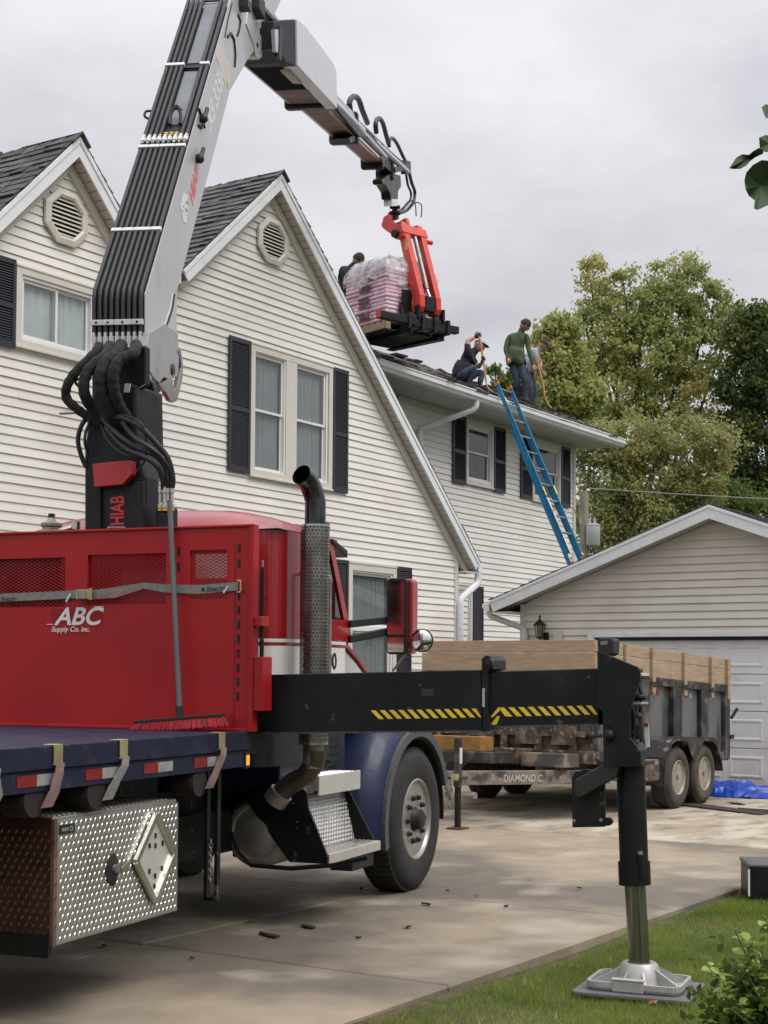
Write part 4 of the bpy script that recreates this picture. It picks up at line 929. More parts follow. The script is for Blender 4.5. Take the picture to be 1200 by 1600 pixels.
b = MB(); b.hexa([(st0 + .10, -.46, .90), (st0 + .62, -.46, .90), (st0 + .62, -.44, .90), (st0 + .10, -.44, .90), (st0 + .24, -.50, 1.03), (st0 + .62, -.50, 1.03), (st0 + .62, -.48, 1.03), (st0 + .24, -.48, 1.03)]); b.build('step_back_plate', ALU, trk)
treads(trk, lambda u, v: (Vector((st0 + .26 + u * .026, -.439 - .04 * v * .2, .91 + v * .026)), Vector((1, 0, 0)), Vector((0, 0, 1)), Vector((0, 1, .2)).normalized()), 14, 5, BR)
b = pxp(TF, 'x', st0 - .03, .02, [(392, 1236), (470, 1230), (479, 1238), (481, 1262), (512, 1340), (511, 1350), (452, 1347), (385, 1252)]); b.build('step_side_plate', BLACK, trk)
b = MB(); b.prism([(-.10, .47), (.03, .47), (-.16, .80), (-.20, .80)], 'x', st1 - .01, st1 + .006); b.build('step_side_plate', BLACK, trk)
for (px_, py_) in ((458, 1255), (464, 1284), (464, 1294)):
    p = T(px_, py_, st0 - .033); b = MB(); b.lathe([(.008, 0), (.008, -.006), (0, -.007)], (st0 - .03, p[1], p[2]), 'x', 8); b.build('plate_bolt', STEEL, trk)
# fuel tank behind the step plate
tc_ = T(410, 1302, .98)
b = MB(); b.lathe([(.0, -.02), (.10, -.018), (.12, -.008), (.155, -.006), (.165, -.016), (.19, -.016), (.215, .01), (.215, .95), (.0, .97)], (.98, tc_[1] - .04, tc_[2]), 'x', 36); b.build('fuel_tank', mat('tank_aluminium', (.36, .34, .31), .5, metal=.6, var=.2), trk, smooth=True)
b = MB()
pr = [T(362, 1300, .93), T(372, 1330, .93), T(392, 1352, .93), T(455, 1357, .93), T(520, 1352, .93), T(575, 1340, .93)]
b.tube([(p[0], p[1], p[2]) for p in pr], .014); b.build('tank_strap', BLACK, trk)
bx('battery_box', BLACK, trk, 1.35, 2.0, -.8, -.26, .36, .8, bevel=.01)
bx('far_light_block', BLACK, trk, .3, 2.1, -2.15, -1.6, .35, .95, bevel=.03); bx('far_rear_light_block', BLACK, trk, -2.6, -.7, -2.2, -1.7, .35, .95, bevel=.01); bx('under_light_block', BLACK, trk, -1.5, 1.2, -1.6, -.6, .45, .72, bevel=.01)  # boxes added to block far-side light under the truck
bx('mesh_dark_backing', BLACK, trk, .16, .40, -1.95, -1.50, 1.6, 2.30, bevel=.02); bx('white_placard', mat('label_white', (.6, .6, .58), .5), trk, .14, .145, -.42, -.22, 2.11, 2.25); bx('step_support', BLACKM, trk, SA + .45, SB - .02, -.14, .02, .30, .40, bevel=.008)  # first box is added so the left mesh opening looks dark
# exhaust stack
sx_ = .78; a_ = T(491, 822, sx_); b_ = T(491, 1163, sx_); ST_T = (a_[1] + b_[1]) / 2; z1_, z0_ = a_[2], b_[2] - .0
MB().tube([(sx_, ST_T, 1.0), (sx_, ST_T, z1_ + .01)], .062, n=20).build('exhaust_pipe', DIRTYST, trk, smooth=True)
# perforated heat shield: wall with staggered round holes
b = MB(); rr = .088; nc = 26; rows = int((z1_ - z0_) / .0212); hh = (z1_ - z0_) / rows
for i in range(rows):
    for k in range(nc):
        a0 = 2 * math.pi * (k + (.5 if i % 2 else 0)) / nc; a1 = a0 + 2 * math.pi / nc; z0r = z0_ + i * hh; z1r = z0r + hh; am = (a0 + a1) / 2; zm = (z0r + z1r) / 2
        P = lambda a, z_: (sx_ + rr * math.sin(a), ST_T + rr * math.cos(a), z_)
        if math.sin(am) > .45: 
            b.add([P(a0, z0r), P(a1, z0r), P(a1, z1r), P(a0, z1r)], [(0, 1, 2, 3)]); continue
        ot = [(a0, z0r), (am, z0r), (a1, z0r), (a1, zm), (a1, z1r), (am, z1r), (a0, z1r), (a0, zm)]
        ha, hz = (a1 - a0) * .27, hh * .30
        inn = [(am + ha * math.cos(t), zm + hz * math.sin(t)) for t in [R(225), R(270), R(315), 0, R(45), R(90), R(135), R(180)]]
        b.add([P(*q) for q in ot + inn], [(j, (j + 1) % 8, 8 + (j + 1) % 8, 8 + j) for j in range(8)])
b.build('heat_shield', mat('shield_steel', (.26, .245, .23), .28, metal=.9, var=.25, vscale=9), trk, rec=False)
MB().lathe([(.0895, 0), (.0895, .012)], (sx_, ST_T, z1_ - .006), n=32).build('shield_rim', STEEL, trk); MB().lathe([(.0895, 0), (.0895, .012)], (sx_, ST_T, z0_), n=32).build('shield_rim', STEEL, trk)
top = [(sx_, ST_T, z1_), (sx_, ST_T, z1_ + .15), (sx_ - .01, ST_T - .01, z1_ + .20), (sx_ - .035, ST_T - .02, z1_ + .245), (sx_ - .075, ST_T - .03, z1_ + .28), (sx_ - .12, ST_T - .04, z1_ + .30)]
b = MB(); b.tube(top, .064, n=20, cap=False); b.tube(top, .058, n=20, cap=False); b.build('stack_tip', mat('smoky_chrome', (.09, .09, .095), .2, metal=.95, var=.3, vscale=14), trk, smooth=True, rec=False)
e = [T(493, 1172, sx_), T(492, 1192, sx_), T(478, 1212, sx_), T(458, 1222, sx_), T(440, 1238, sx_)]
MB().tube(e, .062, n=16).build('exhaust_elbow', mat('burnt_steel', (.11, .09, .07), .45, metal=.8, var=.3, vscale=7), trk, smooth=True)
MB().tube([e[-1], tuple(Vector(e[-1]) + Vector((0, -.05, -.06)))], .075, n=16).build('exhaust_clamp', DIRTYST, trk, smooth=True)
# mirrors
ms = 1.85; m0, m1 = T(603, 908, ms), T(642, 1018, ms)
b = MB(); cx_, cz_ = (m0[1] + m1[1]) / 2, (m0[2] + m1[2]) / 2; hw, hh = .086, .255
def rrect(hw, hh, r, n=5):
    return [(x0 + r * math.cos(R(a)), z0 + r * math.sin(R(a))) for x0, z0, s0 in ((hw - r, hh - r, 0), (-hw + r, hh - r, 90), (-hw + r, -hh + r, 180), (hw - r, -hh + r, 270)) for a in [s0 + 90 * i / n for i in range(n + 1)]]
mir = MB().prism([(cx_ + x - .012, cz_ + z_) for x, z_ in rrect(hw * .86, hh, .03)], 'x', ms, ms + .03).build('mirror_head', BLACKM, trk, bevel=.006)
MB().prism([(cx_ + x + .006, cz_ + z_) for x, z_ in rrect(hw * .95, hh * .985, .03)], 'x', ms + .03, ms + .14).build('mirror_shell', REDC, mir, bevel=.012)
MIRM = mat('mirror_glass', (.8, .82, .83), .1, metal=1, var=0)
MB().prism([(cx_ + x - .018, cz_ + .055 + z_) for x, z_ in rrect(hw * .68, hh * .70, .015)], 'x', ms - .003, ms + .001).build('mirror_glass', MIRM, mir)
MB().prism([(cx_ + x - .018, cz_ - .19 + z_) for x, z_ in rrect(hw * .68, hh * .19, .012)], 'x', ms - .003, ms + .001).build('mirror_glass', MIRM, mir)
for (pa, pb) in (((545, 975), (604, 969)), ((545, 999), (604, 987))):
    a_, c_ = TF.hy(*pa, CABR), T(*pb, ms + .04); MB().beam((a_[0], CABR, a_[2]), c_, .05, .05).build('mirror_arm', BLACKM, trk, bevel=.006)
p = T(660, 1001, ms); 
MB().lathe([(0, .02), (.05, .018), (.078, .0), (.078, -.012), (.074, -.014)], (ms, p[1], p[2]), 'x', 28).build('round_mirror_shell', BLACKM, mir, smooth=True)
MB().lathe([(.074, -.012), (.06, -.021), (.035, -.028), (.015, -.031), (0, -.032)], (ms, p[1], p[2]), 'x', 28).build('round_mirror_glass', MIRM, mir, smooth=True)
a_, c_ = T(640, 1014, ms + .03), T(614, 1048, ms + .1); MB().tube([a_, c_], .009).build('mirror_brace', DIRTYST, trk)
MB().tube([T(640, 1005, ms + .03), T(655, 1001, ms + .03)], .01).build('mirror_stub', BLACKM, mir)

# ---------------- outrigger ----------------
b = pxp(TF, 'x', .20, .22, [(300, 1056), (405, 1055), (752, 1047), (754, 1143), (405, 1146), (300, 1148)]); ob = b.build('outrigger_outer_beam', BLACK, trk, bevel=.006)
b = pxp(TF, 'x', .225, .17, [(740, 1050), (936, 1044), (936, 1133), (740, 1137)]); ib = b.build('outrigger_inner_beam', BLACK, trk, bevel=.006)
b = pxp(TF, 'x', .19, .24, [(752, 1030), (758, 1024), (764, 1024), (770, 1032), (770, 1046), (762, 1050), (762, 1110), (767, 1142), (754, 1144)]); b.build('beam_end_plate', BLACK, trk, bevel=.005)
p = T(764, 1037, .185); MB().lathe([(.028, 0), (.028, -.03), (0, -.035)], (.19, p[1], p[2]), 'x', 14).build('pin_head', BLACK, trk)
p = T(756, 1090, .185); bx('wear_pad', GREY, trk, .183, .19, p[1] - .008, p[1] + .004, p[2] - .05, p[2] + .05)
p = T(668, 1082, .199); bx('faded_sticker', mat('faded_sticker', (.03, .03, .032), .3), trk, .198, .2, p[1] - .035, p[1] + .035, p[2] - .02, p[2] + .02)
bx('beam_carrier', BLACK, trk, .12, .52, -2.1, -.12, 1.10, 1.50, bevel=.01)
WEAR = mat('worn_bare_edge', (.085, .082, .078), .4, var=.5, vscale=25, metal=.4)
b = pxp(TF, 'x', .1985, .02, [(300, 1145.5), (752, 1141), (752, 1143.2), (300, 1148.4)]); b.build('worn_edge', WEAR, ob); b = pxp(TF, 'x', .2235, .02, [(770, 1134.3), (936, 1130.8), (936, 1133.2), (770, 1136.8)]); b.build('worn_edge', WEAR, ib)
b = pxp(TF, 'x', .1985, .02, [(405, 1054.6), (752, 1046.6), (752, 1047.6), (405, 1055.6)]); b.build('worn_edge', WEAR, ob)
# hazard stripes
def stripes(x0, ya, xe, yb, hgt, pit, face, par, wide=.55, rev=False):
    n = int((xe - x0) / pit)
    for i in range(n):
        xa = x0 + i * pit; f = (xa - x0) / (xe - x0); y = ya + (yb - ya) * f; sh = hgt * (.95 if not rev else -.95); w_ = pit * wide
        pts = [(xa, y), (xa + w_, y), (min(xe, xa + w_ + sh), y + hgt), (min(xe, xa + sh), y + hgt)]
        q = [T(a, c, face) for a, c in pts]; MB().prism([(v[1], v[2]) for v in q], 'x', face, face + .0015).build('hazard_stripe', YEL, par, rec=True)
stripes(579, 1110, 752, 1107, 13.5, 14.3, .1975, ob); stripes(779, 1105.5, 934, 1102, 14, 15.2, .2225, ib)
for pts in ([(767, 1119), (779, 1105), (786, 1105), (769, 1122)], [(767, 1131), (777, 1119), (781, 1119), (776, 1132), (769, 1133)], [(779, 1105), (786, 1105), (797, 1119), (789, 1119)]):
    q = [T(a, c, .2225) for a, c in pts]; MB().prism([(v[1], v[2]) for v in q], 'x', .2222, .2242).build('hazard_stripe', YEL, ib)
# leg head
b = pxp(TF, 'x', .14, .03, [(933, 1017), (952, 1024), (996, 1042), (1000, 1048), (1000, 1062), (987, 1098), (984, 1110), (984, 1152), (1001, 1174), (1001, 1196), (943, 1193), (941, 1113), (934, 1106)]); lh = b.build('leg_head_plate', BLACK, trk, bevel=.004)
b = pxp(TF, 'x', .40, .03, [(933, 1017), (952, 1024), (996, 1042), (1000, 1048), (1002, 1196), (943, 1193), (941, 1113), (934, 1106)]); b.build('leg_head_plate', BLACK, trk, bevel=.004)
b = pxp(TF, 'x', .17, .23, [(938, 1030), (990, 1045), (984, 1110), (984, 1152), (996, 1174), (996, 1190), (950, 1188), (945, 1113)]); b.build('leg_housing', BLACK, trk, bevel=.004)
b = pxp(TF, 'x', .12, .30, [(942, 1191), (1003, 1193), (1003, 1198), (942, 1197)]); b.build('leg_head_flange', BLACK, trk)
b = pxp(TF, 'x', .17, .14, [(933, 1000), (936, 997), (956, 997), (959, 1001), (958, 1021), (952, 1025), (934, 1021)]); b.build('warning_lamp_box', BLACKM, trk, bevel=.006)
b = pxp(TF, 'x', .166, .006, [(938, 1002), (949, 1001), (949, 1007), (938, 1008)]); b.build('lamp_lens', GREYD, trk)
p = T(951, 1149, .12); MB().lathe([(.03, .02), (.03, -.01), (.018, -.03), (0, -.034)], (.12, p[1], p[2]), 'x', 18).build('pivot_pin', BLACK, trk)
a_, c_ = T(940, 1150, .15), T(917, 1151, .15); b = MB(); b.tube([a_, c_], .008); b.lathe([(.02, -.006), (.02, .006)], c_, 'y', 12); b.build('locking_pin', BLACK, trk)
b = pxp(TF, 'x', .136, .006, [(944, 1126), (957, 1126), (957, 1132), (944, 1132)]); b.build('plate_slot', SLOT, trk)
random.seed(11)
for i, (px_, py_) in enumerate(((994, 1090), (997, 1100), (991, 1112), (998, 1118), (993, 1128), (996, 1140), (989, 1145), (1000, 1056))):
    p = T(px_, py_, .25); b = MB(); b.lathe([(.012, -.05), (.016, -.03), (.016, .02), (.009, .05)], p, random.choice('xyz'), 8); b.build('hydraulic_fitting', random.choice((BLACKM, DIRTYST, BLACK)), trk)
MB().tube(rnd_path([T(996, 1062, .3), T(1003, 1085, .3), T(1000, 1120, .3), T(1002, 1160, .3)], .03), .01).build('hydraulic_hose', HOSE, trk)
MB().tube(rnd_path([T(990, 1066, .2), T(984, 1090, .18), T(992, 1120, .2), T(990, 1160, .22)], .03), .009).build('hydraulic_hose', HOSE, trk)
b = pxp(TF, 'x', .30, .01, [(1006, 1130), (1013, 1130), (1015, 1167), (1009, 1169)]); b.build('warning_label', mat('label_white', (.6, .6, .58), .5), trk); b = pxp(TF, 'x', .297, .003, [(1006, 1130), (1013, 1130), (1013, 1135), (1006, 1135)]); b.build('warning_label', TAPER, trk)
# foot bracket arm and the flap plate
b = pxp(TF, 'x', .13, .05, [(899, 1218), (941, 1194), (968, 1196), (963, 1214), (909, 1246), (901, 1247), (896, 1236)]); b.build('stow_arm', mat('worn_black_paint', (.02, .021, .02), .45, var=.3), trk, bevel=.006)
b = pxp(TF, 'x', .20, .03, [(893, 1214), (898, 1206), (915, 1202), (944, 1204), (945, 1292), (894, 1293)]); b.build('stow_plate', BLACK, trk, bevel=.004)
for pp in ((897, 1282), (939, 1281)):
    p = T(*pp, .198); MB().lathe([(.009, 0), (.009, .003)], (.196, p[1], p[2]), 'x', 10).build('plate_hole', DIRTYST, trk)
p = T(949, 1284, .2); MB().lathe([(.022, -.02), (.022, .02)], (.22, p[1] , p[2]), 'x', 12).build('plate_hinge', BLACK, trk)
# leg tube, rod, foot
lt = [T(985, 1196, .28), T(992, 1382, .28)]; rb = T(999, 1515, .28)
MB().tube(lt, .074, n=28).build('leg_tube', BLACK, trk, smooth=True)
u_ = (Vector(lt[1]) - Vector(lt[0])).normalized()
MB().tube([Vector(lt[1]) - u_ * .12, Vector(lt[1])], .083, n=28).build('leg_collar', BLACK, trk, smooth=True)
MB().tube([T(1001, 1335, .22), T(1003, 1372, .22)], .02).build('hydraulic_port', BLACK, trk, smooth=True); MB().tube([T(1000, 1330, .22), T(1001, 1340, .22)], .014).build('port_cap', STEEL, trk)
MB().tube([lt[1], (rb[0], rb[1], .09)], .054, n=28).build('leg_rod', mat('oily_rod', (.24, .24, .215), .18, metal=.9, var=.15, stretch=(8, 8, .3)), trk, smooth=True)
fz = -.032; fc = (rb[0], rb[1])
FM = mat('foot_grey', (.42, .41, .40), .4, metal=.3, var=.15)
def rr_poly(hx_, hy_, r): return [(fc[0] + x, fc[1] + y) for x, y in rrect(hx_, hy_, r)]
b = MB(); b.prism(rr_poly(.17, .235, .05), 'z', fz, fz + .022); ft = b.build('outrigger_foot', FM, trk, bevel=.006)
b = MB()
for sc_ in (1,):
    P = rr_poly(.17, .235, .05); n = len(P)
    for i in range(n): b.beam((*P[i], fz + .03), (*P[(i + 1) % n], fz + .03), .018, .028)
b.build('foot_rim', FM, ft)
b = MB(); b.lathe([(.125, .02), (.115, .05), (.095, .115), (.085, .125), (.06, .125), (.055, .09), (0, .09)], (*fc, fz), n=28); b.build('foot_socket', FM, ft, smooth=True)
for a in range(8):
    an = R(a * 45 + 22); c_, s_ = math.cos(an), math.sin(an); b = MB()
    e_ = min(.15 / max(.01, abs(c_)), .215 / max(.01, abs(s_)))
    b.hexa([(fc[0] + .08 * c_ - .006 * s_, fc[1] + .08 * s_ + .006 * c_, fz + .02), (fc[0] + e_ * c_ - .006 * s_, fc[1] + e_ * s_ + .006 * c_, fz + .02), (fc[0] + e_ * c_ + .006 * s_, fc[1] + e_ * s_ - .006 * c_, fz + .02), (fc[0] + .08 * c_ + .006 * s_, fc[1] + .08 * s_ - .006 * c_, fz + .02),
            (fc[0] + .08 * c_ - .006 * s_, fc[1] + .08 * s_ + .006 * c_, fz + .11), (fc[0] + e_ * c_ - .006 * s_, fc[1] + e_ * s_ + .006 * c_, fz + .035), (fc[0] + e_ * c_ + .006 * s_, fc[1] + e_ * s_ - .006 * c_, fz + .035), (fc[0] + .08 * c_ + .006 * s_, fc[1] + .08 * s_ - .006 * c_, fz + .11)])
    b.build('foot_rib', FM, ft)
for dx, dy in ((-.175, -.02), (.175, -.03)):
    b = MB(); P = rrect(.012, .075, .01); b.box(fc[0] + dx - .012, fc[0] + dx + .012, fc[1] + dy - .08, fc[1] + dy + .08, fz + .0, fz + .055); b.box(fc[0] + dx - .018, fc[0] + dx + .018, fc[1] + dy - .085, fc[1] + dy + .085, fz + .055, fz + .07); b.build('foot_handle', FM, ft, bevel=.006)
pad = thing('outrigger_pad', 'flat grey square pad lying on the grass under the outrigger foot', 'pad', TF, (fc[0], fc[1], -.1))
b = MB(); b.prism([(fc[0] + x, fc[1] + y) for x, y in rrect(.24, .30, .03)], 'z', -.056, -.034); b.build('pad_board', mat('pad_grey_plastic', (.12, .12, .13), .6, var=.15), pad, bevel=.006)
# strap across the headboard and the push broom
st = thing('ratchet_strap', 'grey ratchet strap stretched across the red headboard with black lettering', 'strap', TF, (-.02, -.9, 2.0))
def band(pts, w0, name, m, par, x=-.012, th=.003):
    b = MB(); q = [T(px_, py_, x) for px_, py_ in pts]
    for i in range(len(q) - 1):
        a_, c_ = q[i], q[i + 1]; h0 = w0[i] / 2; h1 = w0[i + 1] / 2
        b.hexa([(x, a_[1], a_[2] - h0), (x, c_[1], c_[2] - h1), (x + th, c_[1], c_[2] - h1), (x + th, a_[1], a_[2] - h0), (x, a_[1], a_[2] + h0), (x, c_[1], c_[2] + h1), (x + th, c_[1], c_[2] + h1), (x + th, a_[1], a_[2] + h0)])
    return b.build(name, m, par)
band([(-60, 936), (0, 934), (110, 929), (128, 928)], [.048, .048, .046, .046], 'strap_webbing', STRAP, st)
band([(140, 929), (180, 924), (225, 915), (255, 919), (310, 921), (372, 916)], [.046, .05, .034, .046, .05, .046], 'strap_webbing', STRAP, st)
band([(140, 934), (180, 930), (222, 919)], [.02, .03, .012], 'strap_fold', STRAPP, st, x=-.018)
p = T(133, 928, -.03); bk = bx('ratchet', DIRTYST, st, -.045, -.012, p[1] - .055, p[1] + .035, p[2] - .03, p[2] + .025, bevel=.004)
MB().tube([(-.04, p[1] + .045, p[2] - .035), (-.04, p[1] + .045, p[2] + .032)], .01).build('ratchet_spindle', GOLD, st)
for dy in (-.05, .0, .03): bx('ratchet_tooth', GOLD, st, -.05, -.044, p[1] + dy, p[1] + dy + .008, p[2] - .03, p[2] + .025)
p = T(373, 917, -.02); b = MB(); b.tube(rnd_path([(-.02, p[1] - .01, p[2] + .035), (-.02, p[1] + .012, p[2] + .035), (-.02, p[1] + .012, p[2] - .03), (-.02, p[1] - .01, p[2] - .03)], .01), .005); b.build('end_fitting', GOLD, st)
LB = mat('black_print', (.02, .02, .02), .7, var=0)
p = T(1, 938, -.0155); text('strap_lettering', 'EXALOY', LB, st, (-.0125, p[1], p[2] - .002), (0, 1, -.02), (0, .02, 1), .019, off=.02, depth=-.001)
p = T(323, 924, -.0155); text('strap_lettering', 'EXALOY', LB, st, (-.0125, p[1], p[2] - .001), (0, 1, .03), (0, -.03, 1), .022, off=.02, depth=-.001)
p = T(317, 921, -.0155); MB().lathe([(.006, 0), (.011, 0), (.011, .002), (.006, .002)], (-.0145, p[1], p[2]), 'x', 12).build('strap_emblem', LB, st)
for (a, c_) in (((103, 940), (110, 928)), ((349, 926), (356, 916))):
    q0, q1 = T(*a, -.02), T(*c_, -.02); MB().beam(q0, q1, .012, .002, up=(1, 0, 0)).build('strap_tag', mat('tag_white', (.6, .6, .6), .6), st)
br = thing('push_broom', 'red bristled push broom with grey handle leaning on the red headboard', 'broom', TF, (-.1, -.45, 1.25))
p0, p1 = T(281, 1118, -.09), T(265, 782, -.03)
MB().tube([(-.09, p0[1], p0[2]), (-.03, p1[1], p1[2])], .0155, n=12).build('handle', mat('grey_handle', (.11, .115, .12), .4, var=.15, stretch=(3, 3, .5)), br, smooth=True)
MB().tube([(-.093, p0[1], p0[2] - .02), (-.087, p0[1] + -.003, p0[2] + .05)], .02, n=12).build('handle_socket', BLACKM, br)
a_, c_ = T(212, 1128, -.10), T(350, 1117, -.10)
MB().beam((-.10, a_[1], a_[2]), (-.10, c_[1], c_[2]), .05, .018).build('broom_head', BLACKM, br, bevel=.004)
b = MB(); n = 150; random.seed(5)
for i in range(n):
    for j in range(5):
        f = (i + random.random()) / n; t = a_[1] + (c_[1] - a_[1]) * f; z_ = a_[2] + (c_[2] - a_[2]) * f - .008; x = -.12 + j * .01; fl = (f - .5) * .045 + random.uniform(-.006, .006)
        b.beam((x, t, z_), (x + (j - 2) * .004 - .004, t + fl, max(1.247, z_ - .052 + random.uniform(-.004, .004))), .0035, .0035)
b.build('bristles', mat('red_bristle', (.40, .02, .03), .6, island=.35, var=0), br, rec=False)['kind'] = 'stuff'
# ---------------- loader crane on the truck ----------------
cw = lambda p: TF.l(CF.w(p))
K = lambda px, py, o=.165: CF.hy(px, py, o)
def cpr(name, m, pts, o0, o1, par=trk, bevel=0, **k):
    q = [K(px, py, o0 if abs(o0) > abs(o1) and o0 > 0 else (o1 if o1 > 0 else .165)) for px, py in pts]
    b = MB(); b.prism([(p[0], p[2]) for p in q], 'y', o0, o1); return b.build(name, m, par, bevel=bevel, warp=cw, **k)
S0 = .12
b = pxp(TF, 'x', S0, .32, [(131, 850), (131, 700), (140, 640), (146, 600), (212, 600), (214, 700), (226, 745), (226, 850)]); col = b.build('crane_column', CHAR, trk, bevel=.02)
bx('crane_base', BLACK, trk, .1, .58, -1.5, -.7, 1.2, 1.9, bevel=.02)
b = pxp(TF, 'x', S0 - .02, .03, [(139, 835), (139, 765), (157, 760), (157, 835)]); b.build('column_rib', BLACK, col, bevel=.003)
b = pxp(TF, 'x', S0 - .02, .03, [(203, 835), (203, 766), (210, 752), (223, 752), (223, 835)]); b.build('column_rib', BLACK, col, bevel=.006)
b = pxp(TF, 'x', S0 - .05, .05, [(144, 725), (201, 719), (206, 721), (206, 741), (191, 757), (147, 761)]); b.build('red_cover', REDF if False else mat('red_crane_cover', (.42, .03, .03), .4, var=.05), col, bevel=.004)
p = T(193, 821, S0); text('crane_lettering', 'HIAB', mat('red_lettering', (.50, .03, .035), .4, var=.05), col, (S0 - .001, p[1], p[2]), (0, 0, 1), (0, -1, 0), .088, off=.03, sx=.62, depth=-.002)
b = pxp(TF, 'x', S0 - .003, .003, [(168, 823), (195, 823), (195, 835), (168, 835)]); b.build('plate_frame', WHITEP, col); b = pxp(TF, 'x', S0 - .004, .001, [(169, 824), (194, 824), (194, 835), (169, 835)]); b.build('plate_face', BLACKM, col)
p = T(176, 830, S0 - .005); bx('plate_mark', WHITEP, col, S0 - .0055, S0 - .0045, p[1] - .008, p[1] + .01, p[2] - .01, p[2] + .012)
# right side plate of the column and boom root
b = pxp(TF, 'x', .34, .06, [(226, 600), (230, 590), (238, 598), (243, 618), (243, 760), (234, 760), (232, 680), (226, 640)]); b.build('column_side_plate', BLACK, trk, bevel=.006)
b = pxp(TF, 'x', .16, .06, [(100 + 45, 600), (160, 545), (227, 540), (227, 600), (218, 606), (200, 600), (190, 606)]); b.build('boom_root', BLACK, trk, bevel=.01)
# white plate painted for the light seen through the column opening
b = pxp(TF, 'x', .11, .008, [(195, 599), (204, 599), (201, 613), (193, 613)]); b.build('gap_light_plate', WHITEP, trk)
MB().tube([T(94, 646, .25), T(130, 644, .2)], .009).build('lever_bar', DIRTYST, trk)
# lower boom: grey box with a black hose face
HW = .165
prof = [(228, 640), (227, 560), (227, 460), (290, 240), (347, 45), (372, -42), (430, -60), (440, 0), (413, 60), (388, 93), (360, 142), (335, 240), (277, 457), (277, 575), (262, 600)]
q = [K(*p) for p in prof]
b = MB(); b.prism([(p[0], p[2]) for p in q], 'y', -HW, HW); boom = b.build('lower_boom', GREY, trk, bevel=.012, warp=cw)
Bp, Cp = Vector(q[2]), Vector(q[4]); Ap = Vector(q[1]); Dp = Vector(q[5])
def Z(v, o): return Vector((v[0], o, v[2]))
ud = (Z(Cp, 0) - Z(Bp, 0)).normalized(); nd = Vector((-ud.z, 0, ud.x)); ua = (Z(Ap, 0) - Z(Bp, 0)).normalized(); na = Vector((ua.z, 0, -ua.x))
if na.x > 0: na = -na
LB_ = (Z(Cp, 0) - Z(Bp, 0)).length
def face_box(name, m, l0, l1, o0, o1, h0, h1, bev=0, par=None):
    b = MB(); P = lambda l, o, h: Z(Bp, 0) + ud * l + nd * h + Vector((0, o, 0))
    b.hexa([P(l0, o0, h0), P(l1, o0, h0), P(l1, o1, h0), P(l0, o1, h0), P(l0, o0, h1), P(l1, o0, h1), P(l1, o1, h1), P(l0, o1, h1)]); return b.build(name, m, par or boom, bevel=bev, warp=cw)
face_box('hose_face_plate', CHAR, .0, LB_ + .3, -HW + .0, HW - .005, .001, .006)
b = MB(); P = lambda l, o, h: Z(Bp, 0) + ua * l + na * h + Vector((0, o, 0)); l1 = (Ap - Bp).length + .25
b.hexa([P(-.01, -HW, .001), P(l1, -HW, .001), P(l1, HW - .004, .001), P(-.01, HW - .004, .001), P(-.01, -HW, .008), P(l1, -HW, .008), P(l1, HW - .004, .008), P(-.01, HW - .004, .008)]); b.build('hose_face_plate', CHAR, boom, warp=cw)
def l_of(py):   # distance along the boom of an image height on the hose edge
    best = min((abs(proj_y(Z(Bp, HW) + ud * l) - py), l) for l in [i * .01 for i in range(-10, int(LB_ * 100) + 60)]); return best[1]
def proj_y(pc):
    w_ = CF.w(pc) - Vector((0, 0, EYE)); return CYP - FPX * w_.dot(_U) / w_.dot(_F)
offs = [-.148 + i * .0365 for i in range(9)]
l_fit = l_of(222); 
for i, o in enumerate(offs):
    long_ = i in (0, 1, 2, 3, 7, 8); top_ = LB_ + .42 if long_ else l_fit + .05
    pts = [Z(Bp, o) + ua * (l1 - .18) + na * .022, Z(Bp, o) + ua * .03 + na * .024, Z(Bp, o) + nd * .024 + ud * .02] + [Z(Bp, o) + ud * (.1 + t * (top_ - .1) / 8) + nd * (.024 + random.uniform(-.001, .001)) for t in range(9)]
    MB().tube(pts, .0145, n=8).build('hydraulic_hose', HOSE, boom, smooth=True, warp=cw)
    for lf, dirv, nn_, base, yl in ((l_fit, ud, nd, Z(Bp, o), i in (4, 5, 6)), (.0, ua, na, Z(Bp, o), i in (0, 1, 4, 5, 6, 8))):
        l_ = lf if dirv is ud else .275
        c_ = base + dirv * l_ + nn_ * .026
        b = MB(); b.tube([c_ - dirv * .045, c_ - dirv * .02, c_ - dirv * .019, c_ + dirv * .02, c_ + dirv * .021, c_ + dirv * .05], [.013, .013, .0175, .0175, .014, .014], n=6); b.build('hose_fitting', STEEL, boom, warp=cw)
        if yl: MB().tube([c_ + dirv * .052, c_ + dirv * .066], .0165, n=8).build('fitting_ring', mat('yellow_ring', (.7, .42, .02), .5), boom, warp=cw)
CLW = mat('clamp_white', (.66, .66, .66), .45, var=.1)
for py_, rng in ((233, (0, 9)), (365, (0, 9)), (105, (0, 4)), (105, (7, 9))):
    l_ = l_of(py_); groups = [(0, 2), (2, 4), (4, 7), (7, 9)] if rng == (0, 9) else [rng]
    for g0, g1 in groups: face_box('hose_clamp', CLW, l_ - .016, l_ + .016, offs[g0] - .017, offs[g1 - 1] + .017, .02, .043, bev=.004)
